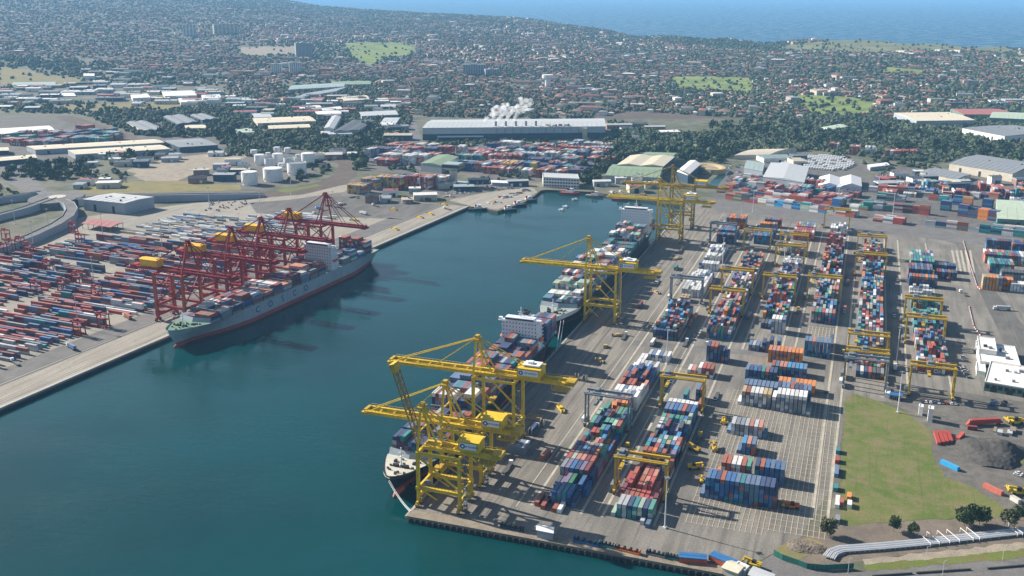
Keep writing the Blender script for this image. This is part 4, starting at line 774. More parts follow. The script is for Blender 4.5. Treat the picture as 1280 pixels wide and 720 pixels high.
s1l = (-19.5, 17, 0); s1 = ship(s1l, 0, 'black hulled container ship moored under the nearest yellow cranes, white bridge aft', 284, 32, 10.6, 'hull_black', 'boot_red', 'breakwater', fc='deck_pale', sup_y=.805, sup_h=25, boot_z=5.2)
load(s1, s1l, 0, [(36, 2, 'navy blue'), (50.5, 3, None), (65, 3, None), (80, 2, None), (95, 5, 'white'), (110, 5, None), (125, 5, 'slate blue'), (140, 5, None), (155, 4, 'rust red'), (170, 4, None), (185, 3, 'rust red'), (200, 3, 'navy blue'), (215, 4, None), (250, 5, 'slate blue'), (264, 5, None)], 'ship', 'near ship under cranes')
s2l = (-21, 316, 0); s2 = ship(s2l, 0, 'pale bowed container ship with dark hull, moored behind the near ship', 385, 36, 12.5, 'hull_black', 'boot_red', 'deck_grey', fc='deck_grey', sup_y=.885, sup_h=27, sup_d=15)
load(s2, s2l, 0, [(44, 2, 'slate blue'), (59, 3, 'white'), (74, 4, 'pale green'), (89, 4, None), (104, 5, 'white'), (119, 5, 'pale grey'), (134, 5, 'white'), (149, 5, None), (164, 5, 'pale green'), (179, 5, 'white'), (194, 4, 'salmon'), (209, 4, 'white'), (224, 2, None), (239, 0, None), (254, 1, 'teal'), (269, 1, 'teal'), (284, 4, 'white'), (299, 4, 'salmon'), (314, 5, None), (365, 4, None)], 'ship2', 'second ship', 13)
b = MB()      # pale upper bow plating of the second ship
for sg in (-1, 1):
    pts = [(s, k) for s in (0, .005, .015, .03, .05, .075, .1, .13) for k in (0, 1)]
    vs = []
    for s, k in pts:
        hb = 18 * (min(1, s / .11) ** .52 if s < .11 else 1); vs.append((sg * (hb * (.93 + .07 * k) + .15), s * 385 - .15 + (1 - k) * 3.5 * max(0, 1 - s / .16), 9.6 + k * (3.0 + 2.2 * max(0, 1 - s / .13)) + k * .3))
    b.add(vs, [(2 * i, 2 * i + 1, 2 * i + 3, 2 * i + 2) for i in range(7)])
b.build('bow_bulwark', 'ship_white', s2[0])
cx_, cy_ = LQ(147, -19); s3l = (cx_, cy_, 0); s3 = ship(s3l, LANG, 'long grey hulled container ship moored under the red cranes, letters on its side', 308, 35, 11.5, 'hull_grey', 'boot_red', 'deck_grey', fc='deck_green', sup_y=.70, sup_h=24, boot_z=3.6, bulb='boot_red')
load(s3, s3l, LANG, [(34, 1, None), (48, 2, 'pale grey'), (62.5, 2, 'white'), (77, 3, 'rust red'), (91.5, 2, None), (106, 2, 'salmon'), (120.5, 3, 'white'), (135, 2, 'salmon'), (149.5, 3, 'maroon'), (164, 2, 'pale grey'), (178.5, 3, 'salmon'), (193, 4, 'rust red'), (236, 2, 'grey'), (250, 4, 'slate blue'), (264, 2, 'pale grey'), (279, 6, 'rust red')], 'left', 'grey ship', 13)
for i, (ch, yy) in enumerate(zip('COSCO', (94, 112.5, 131, 149.5, 168))):
    me = text_mesh(ch, 8.0); me.materials.clear(); me.materials.append(M['cosco_blue']); o = bpy.data.objects.new('hull_letter', me); C.objects.link(o); o.parent = s3[0]
    o.location = (17.62, yy, 6.0); o.rotation_euler = (R(90), 0, R(90)); o.scale = (1.05, 1, 1)
b = MB()
for i in range(14): b.box(17.5, 17.56, 60 + i * 13, 60.25 + i * 13, 1.2, 10.6)
b.build('hull_rib', 'breakwater', s3[0])
# mooring lines
def line(p, q_, label):
    b = MB(); p = Vector(p); q_ = Vector(q_)
    for k in range(8):
        a, c = k / 8, (k + 1) / 8; f = lambda t_: p.lerp(q_, t_) - Vector((0, 0, 2.0 * 4 * t_ * (1 - t_)))
        b.beam(f(a), f(c), .3)
    props(b.build('mooring_line', 'sign_white'), label, 'rope', 'mooring lines of the ships')
line((-23, 20.5, 10.2), (-.8, 4, .6), 'white mooring rope from the near bow to the wharf corner, left one'); line((-20, 18.2, 10), (-.2, 4.8, .6), 'white mooring rope from the near bow to the wharf corner, right one')
line((-9, 322, 12), (-.8, 282, .5), 'mooring rope from the pale bow down to the quay, left one'); line((-7, 324, 12), (-.5, 290, .5), 'mooring rope from the pale bow down to the quay, right one'); line((-4, 297, 9), (-.5, 286, .5), 'mooring rope from the stern of the near black ship')
# ---------------------------------------------------------------- containers become objects
def cbox(L):
    b = MB(); w, hh = 1.22, 2.59; y = L / 2
    b.box(-w, w, -y, y, 0, .16)
    for sx in (-1, 1):
        for sy in (-1, 1): b.box(sx * w - (.16 if sx > 0 else 0), sx * w + (0 if sx > 0 else .16), sy * y - (.16 if sy > 0 else 0), sy * y + (0 if sy > 0 else .16), .16, hh)
    b.box(-w + .05, w - .05, -y + .05, y - .05, .16, hh - .04)
    for sx in (-1, 1): b.box(sx * (w - .06) - .06, sx * (w - .06) + .06, -y + .16, y - .16, hh - .13, hh)
    return b.mesh('container', ['paint'])
CM = {12.2: cbox(12.19), 6.1: cbox(6.06)}
occ = {}
for i, c in enumerate(BOX): occ.setdefault((c[10], c[6], c[8], c[9]), []).append(i)
def score(c):
    px_, py_ = topx(c[0], c[1], c[2])
    if not (0 < px_ < 1280 and 0 < py_ < 720): return 1e9
    d = math.dist((c[0], c[1], c[2]), CAM)
    front = (c[10], c[6], c[8], c[9] - 1) not in occ
    if not (c[7] or front): return 1e8 + d
    return d * (12.2 / c[4]) ** .15
order = sorted(range(len(BOX)), key=lambda i: score(BOX[i])); keep = set(order[:300]); seen = set(); rest = []
TIER = ['bottom', 'second', 'third', 'fourth', 'fifth', 'sixth', 'seventh']
for i, c in enumerate(BOX):
    if i not in keep: rest.append(c); continue
    o = bpy.data.objects.new('shipping_container', CM[c[4]]); C.objects.link(o); o.location = c[:3]; o.rotation_euler = (0, 0, c[3]); j = random.uniform(.82, 1.12)
    o.color = (*[min(1, a * j) for a in PAINT[c[5]]], 1)
    if '(' in c[10]: lab = {'(1047)': 'teal', }.get('x') or f'{c[5]} container on the yard edge beside the grass, ' + {1047: 'farthest back', 1046: 'just before the teal one', 1045: 'long slate one midway', 1044: 'small teal one midway', 1046.5: 'nearest the verge', 1051.5: 'right of the white one', 1061.5: 'nearest of the pair out on grass', 1061: 'rear of the pair out on grass'}.get(float(c[10].split('(')[1][:-1]), 'front')
    else: lab = f'{c[5]} container, {"top" if c[7] else TIER[c[6]]} tier, {nth(c[8] + 1)} across, {nth(c[9] + 1)} bay, {c[10]}'
    if lab in seen: lab += ', rear part'
    seen.add(lab); props(o, lab, 'container', 'shipping containers in the port')
def mass_boxes(name, L, mats):
    n = len(L); P_ = np.array([c[:3] for c in L], np.float32); A = np.array([c[3] for c in L]); hl = np.array([c[4] for c in L]) / 2
    sg = np.array([(-1, -1, 0), (1, -1, 0), (1, 1, 0), (-1, 1, 0), (-1, -1, 1), (1, -1, 1), (1, 1, 1), (-1, 1, 1)], np.float32)
    lx = sg[None, :, 0] * 1.21; ly = sg[None, :, 1] * hl[:, None]; V = np.zeros((n, 8, 3), np.float32)
    V[..., 0] = P_[:, None, 0] + lx * np.cos(A)[:, None] - ly * np.sin(A)[:, None]; V[..., 1] = P_[:, None, 1] + lx * np.sin(A)[:, None] + ly * np.cos(A)[:, None]; V[..., 2] = P_[:, None, 2] + .06 + sg[None, :, 2] * 2.53
    f = np.array([(4, 5, 6, 7), (0, 1, 5, 4), (1, 2, 6, 5), (2, 3, 7, 6), (3, 0, 4, 7)]); lo = (np.arange(n)[:, None, None] * 8 + f[None]).ravel()
    col = np.repeat(np.array([PAINT[c[5]] for c in L], np.float32) * RNG.uniform(.8, 1.15, (n, 1)), 5, 0)
    o = np_mesh(name, V.reshape(-1, 3), lo, np.full(n * 5, 4), np.clip(col, 0, 1), mats); o['kind'] = 'stuff'; return o
mass_boxes('shipping_containers', rest, ['paint_mass'])
# ---------------------------------------------------------------- buildings
def bld(name, label, A, B_, C_, h, roof, wall, style='g1', n=1, rise=1.8, cat='warehouse', doors=0, win=None, group=None, vents=0, sky_=0, wz=0, dcol='dark', overhang=.5, open_=False):
    """A, B_, C_: near left, near right and far right roof corners in the photograph, h metres up"""
    a, b_, c_ = [Vector((*at(*p, h), 0)) for p in (A, B_, C_)]; e1 = b_ - a; e2 = c_ - b_; t = thing(name, label, cat, a, 0, group); L1, L2 = e1.length, e2.length; u, v = e1 / L1, e2 / L2; nrm = -v
    P_ = lambda s, r, z: tuple(u * s + v * r) [:2] + (z,)
    b = MB()
    if open_:
        for s in np.linspace(.6, L1 - .6, 6):
            for r in (.6, L2 - .6): b.beam(P_(s, r, 0), P_(s, r, h), .5)
        b.build('post', wall, t)
    else:
        b.add([P_(0, 0, wz), P_(L1, 0, wz), P_(L1, L2, wz), P_(0, L2, wz), P_(0, 0, h), P_(L1, 0, h), P_(L1, L2, h), P_(0, L2, h)], [(0, 1, 5, 4), (1, 2, 6, 5), (2, 3, 7, 6), (3, 0, 4, 7)]); b.build('wall', wall, t)
    b = MB(); o = overhang
    if style == 'flat':
        b.add([P_(-.2, -.2, h), P_(L1 + .2, -.2, h), P_(L1 + .2, L2 + .2, h), P_(-.2, L2 + .2, h), P_(-.2, -.2, h + .9), P_(L1 + .2, -.2, h + .9), P_(L1 + .2, L2 + .2, h + .9), P_(-.2, L2 + .2, h + .9), P_(.4, .4, h + .9), P_(L1 - .4, .4, h + .9), P_(L1 - .4, L2 - .4, h + .9), P_(.4, L2 - .4, h + .9), P_(.4, .4, h + .4), P_(L1 - .4, .4, h + .4), P_(L1 - .4, L2 - .4, h + .4), P_(.4, L2 - .4, h + .4)],
              [(0, 1, 5, 4), (1, 2, 6, 5), (2, 3, 7, 6), (3, 0, 4, 7), (4, 5, 9, 8), (5, 6, 10, 9), (6, 7, 11, 10), (7, 4, 8, 11), (8, 9, 13, 12), (9, 10, 14, 13), (10, 11, 15, 14), (11, 8, 12, 15), (12, 13, 14, 15)])
    elif style == 'arch':
        k = 8; vs = []
        for i in range(k + 1):
            r = L2 * i / k; z = h + rise * math.sin(math.pi * i / k); vs += [P_(-o, r, z), P_(L1 + o, r, z)]
        b.add(vs, [(2 * i, 2 * i + 1, 2 * i + 3, 2 * i + 2) for i in range(k)] + [tuple(2 * i for i in range(k + 1)), tuple(2 * i + 1 for i in range(k, -1, -1))])
    else:
        W_ = L2 if style == 'g1' else L1; Q = (lambda l, w, z: P_(l, w, z)) if style == 'g1' else (lambda l, w, z: P_(w, l, z)); LL = L1 if style == 'g1' else L2
        for i in range(n):
            w0, w1 = W_ * i / n - (o if i == 0 else 0), W_ * (i + 1) / n + (o if i == n - 1 else 0); m_ = (w0 + w1) / 2
            b.add([Q(-o, w0, h), Q(LL + o, w0, h), Q(LL + o, m_, h + rise), Q(-o, m_, h + rise), Q(LL + o, w1, h), Q(-o, w1, h), Q(-o, w0, h - .3), Q(LL + o, w0, h - .3), Q(LL + o, w1, h - .3), Q(-o, w1, h - .3)], [(0, 1, 2, 3), (3, 2, 4, 5), (6, 7, 1, 0), (8, 9, 5, 4), (7, 8, 4, 2, 1), (9, 6, 0, 3, 5)])
            ns = int(LL / 9)
            for k in range(1, ns):      # standing seams between the roof sheets
                l = LL * k / ns; d_ = .12
                b.add([Q(l - d_, w0, h + .02), Q(l + d_, w0, h + .02), Q(l + d_, m_, h + rise + .02), Q(l - d_, m_, h + rise + .02), Q(l - d_, w0, h + .2), Q(l + d_, w0, h + .2), Q(l + d_, m_, h + rise + .2), Q(l - d_, m_, h + rise + .2)], [(4, 5, 6, 7), (0, 4, 7, 3), (1, 2, 6, 5), (0, 1, 5, 4)])
    b.build('roof', roof, t)
    for i in range(doors):
        s = L1 * (i + .6) / (doors + .2); b = MB(); p0, p1 = P_(s - 2.2, -.12, 0), P_(s + 2.2, -.12, 0); b.add([p0, p1, (*p1[:2], h * .62), (*p0[:2], h * .62)], [(0, 1, 2, 3)]); b.build('roller_door', dcol, t)
    if win:
        for k in range(win):
            z0 = h * (k + .35) / win; m_ = int(L1 / 4)
            for i in range(m_):
                b = MB(); s = L1 * (i + .5) / m_; p0, p1 = P_(s - 1.4, -.1, z0), P_(s + 1.4, -.1, z0); zz = z0 + h / win * .45; b.add([p0, p1, (*p1[:2], zz), (*p0[:2], zz)], [(0, 1, 2, 3)]); b.build('window', 'glass', t)
    for i in range(vents):
        s, r = random.uniform(.1, .9) * L1, random.uniform(.15, .85) * L2; b = MB(); x, y, _ = P_(s, r, 0); q_ = random.uniform(.7, 1.6); b.box(x - q_, x + q_, y - q_, y + q_, h, h + rise + .9); b.build('roof_vent', random.choice(['steel_grey', 'roof_pale', 'dark']), t)
    return t
WG = None
for a in [('warehouse', 'large grey terminal shed with pale roof beside the curved ramp', (104, 249), (155, 254), (192, 246), 15, 'roof_pale', 'wall_grey', 'g1', 1, 1.2, 'warehouse', 2, None, None, 6),
          ('canopy', 'dull red canopy roof on posts in front of the grey terminal shed', (102, 279), (138, 284), (154, 278), 7, 'roof_red', 'steel_grey', 'g1', 1, 1.0, 'shelter'),
          ('paper_mill', 'long pale roofed mill with dark blue lower wall and steaming stacks', (528, 160), (757, 158), (755, 148), 24, 'roof_pale', 'wall_blue', 'g1', 1, 3, 'factory'),
          ('warehouse', 'moss green gabled shed at the head of the dock', (757, 219), (824, 222), (829, 208), 11, 'roof_green', 'wall_grey', 'g1', 1, 3.2, 'warehouse', 3),
          ('warehouse', 'white double gabled shed behind the moss green one', (771, 206), (829, 208), (843, 196), 13, 'roof_cream', 'wall_blue', 'g2', 2, 3, 'warehouse'),
          ('warehouse', 'green roofed low shed farther back behind white gables', (800, 197), (840, 198), (846, 191), 11, 'roof_green', 'wall_grey', 'g1', 1, 2, 'warehouse'),
          ('warehouse', 'white gabled shed beside the oval settling tank', (846, 214), (860, 219), (876, 205), 13, 'roof_white', 'wall_blue', 'g2', 1, 3.2, 'warehouse'),
          ('warehouse', 'big pale grey warehouse with twin roof slopes behind stacked containers', (954, 221), (1005, 228), (1011, 209), 12, 'roof_pale', 'wall_grey', 'g2', 1, 2.6, 'warehouse'),
          ('warehouse', 'small teal grey roofed shed left of the twin slope warehouse', (930, 210), (953, 214), (956, 204), 8, 'roof_teal', 'wall_grey', 'g1', 1, 1.5, 'warehouse'),
          ('marquee', 'pair of white peaked tent sheds beside the grey warehouse', (1023, 232), (1077, 233), (1076, 222), 7, 'white_paint', 'wall_white', 'g2', 2, 4.5, 'shed'),
          ('warehouse', 'curved cream roofed depot in front of the tree belt', (918, 194), (962, 193), (996, 186), 7, 'roof_cream', 'wall_cream', 'arch', 1, 4, 'depot'),
          ('warehouse', 'very wide cream roofed warehouse behind the tree belt', (1146, 151), (1219, 150), (1186, 140), 14, 'roof_cream', 'wall_grey', 'g1', 1, 2, 'warehouse', 0, None, None, 4),
          ('warehouse', 'grey roofed warehouse with bright white end wall', (1203, 160), (1256, 170), (1325, 166), 14, 'roof_grey', 'wall_white', 'g1', 1, 2, 'warehouse', 2, None, None, 5),
          ('warehouse', 'far red roofed warehouse behind the white ended one', (1205, 143), (1268, 143), (1248, 136), 11, 'roof_red', 'wall_green', 'g1', 1, 2, 'warehouse'),
          ('warehouse', 'mint roofed warehouse at the far right edge', (1237, 147), (1330, 151), (1330, 143), 12, 'roof_mint', 'wall_green', 'g1', 1, 2, 'warehouse'),
          ('warehouse', 'very long dark grey roofed warehouse at the right edge', (1187, 204), (1266, 217), (1300, 205), 13, 'roof_grey', 'wall_cream', 'g1', 1, 3, 'warehouse', 3, None, None, 3),
          ('warehouse', 'low blue grey roofed shed with cream side wall', (1150, 215), (1195, 224), (1214, 218), 7, 'roof_grey', 'wall_cream', 'g1', 1, 1.2, 'warehouse'),
          ('warehouse', 'mint green shed at the right edge by the rear road', (1247, 273), (1284, 275), (1279, 251), 11, 'roof_mint', 'wall_green', 'g1', 1, 3, 'warehouse', 2),
          ('office_building', 'white flat roofed terminal office, rear block with tall parapet', (1225, 452), (1276, 460), (1268, 434), 6, 'roof_white', 'wall_white', 'flat', 1, 1, 'office', 0, 1, None, 5),
          ('office_building', 'white flat roofed upper block above the terminal office', (1224, 437), (1246, 440), (1243, 424), 9.5, 'roof_white', 'wall_white', 'flat', 1, 1, 'office', 0, None, None, 2),
          ('workshop', 'large white roofed workshop with green glazed front, nearest right edge', (1231, 478), (1296, 489), (1300, 462), 6.5, 'roof_white', 'wall_green', 'flat', 1, 1, 'workshop', 3, 1, None, 6),
          ('annex', 'small white flat annex between office and workshop', (1221, 464), (1232, 466), (1231, 455), 4, 'roof_white', 'wall_white', 'flat', 1, 1, 'annex'),
          ('port_office', 'white wharf office with long window bands at the dock head', (679, 222), (724, 224), (722, 218), 14, 'roof_pale', 'wall_white', 'flat', 1, 1, 'office', 0, 3),
          ('warehouse', 'green roofed shed behind the port control tower', (526, 204), (552, 207), (573, 196), 13, 'roof_green', 'wall_grey', 'g2', 1, 2.5, 'warehouse'),
          ('warehouse', 'long white roofed shed at the left edge behind stacked containers', (-12, 168), (69, 163), (61, 157), 9, 'roof_white', 'wall_blue', 'g1', 1, 1.6, 'warehouse', 6),
          ('warehouse', 'long cream roofed shed, rear of two behind the tree clump', (44, 187), (206, 178), (192, 174), 9, 'roof_cream', 'wall_grey', 'g1', 1, 1.6, 'warehouse', 6, None, None, 4),
          ('warehouse', 'long cream roofed shed, front of two behind the tree clump', (94, 193), (212, 186), (200, 181), 9, 'roof_cream', 'wall_grey', 'g1', 1, 1.6, 'warehouse', 4, None, None, 4),
          ('warehouse', 'cream roofed shed at left edge by the tree clump', (-20, 203), (46, 197), (43, 193), 8, 'roof_cream', 'wall_blue', 'g1', 1, 1.4, 'warehouse', 0, None, None, 3),
          ('warehouse', 'short cream roofed shed at left edge behind another', (-20, 189), (11, 188), (10, 184), 8, 'roof_cream', 'wall_blue', 'g1', 1, 1.4, 'warehouse'),
          ('warehouse', 'grey sheds roofed in dark sheeting beside the sandy lot', (224, 184), (272, 181), (250, 173), 10, 'roof_grey', 'wall_blue', 'g1', 1, 2, 'warehouse', 2, None, None, 3),
          ('warehouse', 'grey saw roofed warehouse among trees, left one', (181, 163), (206, 161), (182, 151), 9, 'roof_grey', 'wall_cream', 'g2', 2, 2, 'warehouse'),
          ('warehouse', 'grey saw roofed warehouse among trees, middle one', (222, 155), (247, 152), (228, 143), 10, 'roof_grey', 'wall_blue', 'g2', 2, 2, 'warehouse'),
          ('warehouse', 'grey saw roofed warehouse among trees, right one', (253, 150), (272, 148), (256, 142), 10, 'roof_grey', 'wall_blue', 'g2', 2, 2, 'warehouse'),
          ('warehouse', 'small bright cream roof among trees below grey warehouses', (232, 160), (258, 160), (256, 156), 6, 'roof_cream', 'wall_grey', 'g1', 1, 1.2, 'warehouse'),
          ('warehouse', 'cream roofed factory shed with broad slope behind the white tanks', (322, 154), (395, 151), (386, 145), 10, 'roof_cream', 'wall_cream', 'g1', 1, 1.5, 'factory', 0, None, None, 5),
          ('warehouse', 'striped cream factory shed in front of the broad sloped one', (336, 161), (388, 159), (386, 155), 9, 'roof_cream', 'wall_brick', 'g1', 1, 1.5, 'factory', 4),
          ('warehouse', 'dark slate roofed factory beside green trees, centre', (417, 164), (448, 163), (468, 150), 11, 'roof_dark', 'wall_grey', 'g2', 2, 2, 'factory', 2),
          ('warehouse', 'pale gabled hall joined to the dark slate factory', (405, 160), (417, 161), (426, 146), 13, 'roof_pale', 'wall_grey', 'g2', 1, 3, 'factory'),
          ('warehouse', 'pale office sheds beside the straight street', (473, 157), (493, 157), (500, 147), 9, 'roof_pale', 'wall_grey', 'g1', 2, 1.2, 'warehouse', 0, 2),
          ('warehouse', 'long pale shed across the top of the straight street', (452, 145), (498, 143), (494, 138), 8, 'roof_pale', 'wall_grey', 'g1', 1, 1.2, 'warehouse'),
          ('warehouse', 'pale roofed shed above the cream factory', (396, 143), (427, 142), (424, 138), 8, 'roof_white', 'wall_grey', 'g1', 1, 1.2, 'warehouse'),
          ('warehouse', 'white curved roof shed above the cream factory', (404, 138), (428, 136), (424, 133), 7, 'white_paint', 'wall_grey', 'arch', 1, 2, 'warehouse'),
          ('warehouse', 'small white roof shed left of the curved one', (376, 136), (402, 134), (398, 131), 7, 'white_paint', 'wall_grey', 'g1', 1, 1.2, 'warehouse'),
          ('warehouse', 'small pale shed with blue walls over the tank farm', (296, 166), (318, 165), (312, 160), 7, 'roof_mint', 'wall_white', 'g1', 1, 1.5, 'warehouse'),
          ('warehouse', 'pale shed group behind green trees over the tanks', (318, 147), (340, 146), (336, 141), 8, 'roof_pale', 'wall_cream', 'g1', 1, 1.2, 'warehouse'),
          ('warehouse', 'broad grey roofed complex far behind, front slope', (365, 123), (420, 114), (436, 108), 10, 'roof_pale', 'wall_grey', 'g1', 2, 1.5, 'warehouse'),
          ('warehouse', 'broad grey green roofed complex far behind, rear slope', (360, 112), (430, 108), (432, 103), 11, 'roof_teal', 'wall_grey', 'g1', 1, 1.5, 'warehouse'),
          ('warehouse', 'green roofed far shed right of the broad complex', (415, 106), (464, 105), (462, 101), 11, 'roof_green', 'wall_grey', 'g1', 1, 1.5, 'warehouse'),
          ('warehouse', 'tan roofed hall in the houses behind the complex', (430, 126), (462, 124), (458, 119), 9, 'roof_cream', 'wall_brick', 'g1', 1, 2, 'hall'),
          ('warehouse', 'low blue walled shed beside the steaming mill street', (402, 168), (440, 167), (438, 163), 7, 'roof_pale', 'wall_white', 'g1', 1, 1, 'warehouse'),
          ('warehouse', 'long green roofed shed, far left industrial estate', (15, 106), (69, 106), (70, 102), 11, 'roof_teal', 'wall_blue', 'g1', 1, 1.5, 'warehouse'),
          ('warehouse', 'pale domed hall in the far left industrial estate', (62, 120), (95, 120), (90, 115), 6, 'white_paint', 'wall_blue', 'g1', 1, 3, 'hall'),
          ('storage_cube', 'square white tank building in the far left estate', (104, 95), (118, 95), (118, 92), 24, 'roof_white', 'wall_white', 'flat', 1, 1, 'factory'),
          ('warehouse', 'long white roofed sheds far left, rear row', (98, 84), (185, 82), (180, 79.5), 9, 'white_paint', 'wall_grey', 'g1', 2, 1.2, 'warehouse'),
          ('warehouse', 'tan roofed long shed in front of far white row', (150, 91), (182, 90), (178, 86.5), 9, 'roof_cream', 'wall_brick', 'g1', 1, 1.2, 'warehouse'),
          ('warehouse', 'white factory hall right of the far estate', (206, 120), (246, 119), (240, 113), 12, 'white_paint', 'wall_cream', 'g1', 1, 1.5, 'factory'),
          ('warehouse', 'white two storey block right of the far estate', (254, 123), (277, 122), (274, 118), 12, 'roof_white', 'wall_white', 'flat', 1, 1, 'factory'),
          ('warehouse', 'small white factory with dark gate in the far estate', (166, 123), (188, 122), (184, 117), 11, 'roof_white', 'wall_white', 'flat', 1, 1, 'factory', 1),
          ('warehouse', 'white roof by the scrap yard, far estate', (130, 98), (151, 97), (147, 93), 9, 'white_paint', 'wall_grey', 'g1', 1, 1.2, 'warehouse'),
          ('warehouse', 'pale block near the white far estate halls', (226, 128), (247, 128), (243, 123), 9, 'roof_white', 'wall_white', 'flat', 1, 1, 'factory'),
          ('school', 'white long roofed school among the right suburb houses', (1146, 86), (1190, 87), (1182, 82), 8, 'white_paint', 'wall_white', 'g1', 1, 1.2, 'school'),
          ('warehouse', 'small white shed group below the golf fairway right', (1037, 162), (1060, 158), (1050, 155), 7, 'roof_mint', 'wall_white', 'g1', 1, 1.2, 'warehouse'),
          ('stand', 'low brown roofed rail shed beside the brown yard', (1030, 195), (1050, 193), (1045, 190), 5, 'roof_cream', 'wall_brick', 'g1', 1, 1, 'shed') if 0 else ('warehouse', 'white low canopy shed behind the bus park', (1088, 209), (1112, 206), (1108, 203), 6, 'white_paint', 'wall_grey', 'g1', 1, .8, 'warehouse'),
          ('workshop', 'white low roof on the dock head car lot', (615, 228), (642, 229), (640, 226), 5, 'white_paint', 'wall_grey', 'g1', 1, .8, 'workshop'),
          ('site_shed', 'white and blue site shed on the front wharf', (671, 662), (691, 666), (692, 659), 5, 'white_paint', 'wall_grey', 'g1', 1, .8, 'shed'), ('site_shed', 'pale hipped wharf shed at the bottom edge, left of two', (903, 709), (922, 716), (934, 708), 4, 'roof_cream', 'wall_cream', 'g1', 1, 1.6, 'shed'), ('site_shed', 'white flat wharf shed at bottom edge, beside hipped one', (918, 708), (931, 714), (936, 709), 4, 'white_paint', 'wall_grey', 'flat', 1, 1, 'shed'), ('site_shed', 'pale flat roofed shed cut by the bottom edge', (936, 718), (962, 728), (968, 718), 4, 'roof_pale', 'wall_grey', 'g1', 1, .6, 'shed'),
          ('gatehouse', 'white booth with blue canopy at the north edge of the field', (1106, 492), (1112, 493), (1113, 489), 3.4, 'white_paint', 'wall_white', 'flat', 1, 1, 'booth'), ('canopy', 'thin blue canopy beside the white booth at the field', (1112, 493), (1127, 495), (1128, 491), 4, 'tarp_blue', 'steel_grey', 'g1', 1, .4, 'shelter'),
          ('stack_tower', 'white square hoist tower at the edge of the gravel lot, left one', (1149, 509), (1154, 510), (1154, 507), 6, 'white_paint', 'wall_white', 'flat', 1, 1, 'tower'), ('stack_tower', 'white square hoist tower at the edge of the gravel lot, right one', (1161, 512), (1167, 513), (1167, 509), 9, 'white_paint', 'wall_white', 'flat', 1, 1, 'tower')]:
    bld(*a, open_=a[0] == 'canopy')
def shed_field(poly, n, place, size=(22, 60), ang=(0., .2), seed=3):
    rg = random.Random(seed); W_ = [pt(*p) for p in poly]; xs = [p[0] for p in W_]; ys = [p[1] for p in W_]; done = []; tries = 0
    while len(done) < n and tries < 5000:
        tries += 1; x, y = rg.uniform(min(xs), max(xs)), rg.uniform(min(ys), max(ys))
        if not inpoly(np.array([x]), np.array([y]), W_)[0]: continue
        L1, L2 = rg.uniform(*size), rg.uniform(size[0] * .7, size[1] * .6)
        if any(math.dist((x, y), q[:2]) < (L1 + q[2]) * .55 for q in done): continue
        done.append((x, y, L1)); z = float(hgt(x, y)); t = thing('warehouse', '', 'warehouse', (x, y, z - .4), HEAD + rg.uniform(*ang), 'sheds ' + place); h = rg.uniform(6, 11); rise = rg.uniform(.8, 2.4); rc = rg.choice(['roof_white', 'roof_cream', 'roof_pale', 'roof_grey', 'roof_pale', 'roof_white', 'roof_teal', 'roof_red', 'roof_dark']); wc = rg.choice(['wall_grey', 'wall_cream', 'wall_white', 'wall_brick', 'wall_blue']); t['label'] = f"{rc[5:]} roofed shed with {wc[5:]} walls {place}"
        a, b2 = L1 / 2, L2 / 2; b = MB(); b.box(-a, a, -b2, b2, -1, h); b.build('wall', wc, t); k = rg.choice((1, 1, 2, 3)); b = MB()
        for i in range(k):
            y0, y1 = -b2 - .4 + (L2 + .8) * i / k, -b2 - .4 + (L2 + .8) * (i + 1) / k; m_ = (y0 + y1) / 2; b.add([(-a - .4, y0, h), (a + .4, y0, h), (a + .4, m_, h + rise), (-a - .4, m_, h + rise), (a + .4, y1, h), (-a - .4, y1, h)], [(0, 1, 2, 3), (3, 2, 4, 5), (1, 4, 2), (5, 0, 3)])
        b.build('roof', rc, t)
        for i in range(rg.randint(1, 3)): b = MB(); s = rg.uniform(-.7, .7) * a; b.box(s - 2, s + 2, -b2 - .15, -b2, 0, h * .6); b.build('roller_door', rg.choice(['dark', 'wall_white', 'roof_grey']), t)
        for i in range(rg.randint(0, 3)): b = MB(); s, r_ = rg.uniform(-.8, .8) * a, rg.uniform(-.8, .8) * b2; b.box(s - 1.2, s + 1.2, r_ - 1, r_ + 1, h, h + rise + 1); b.build('roof_vent', 'steel_grey', t)
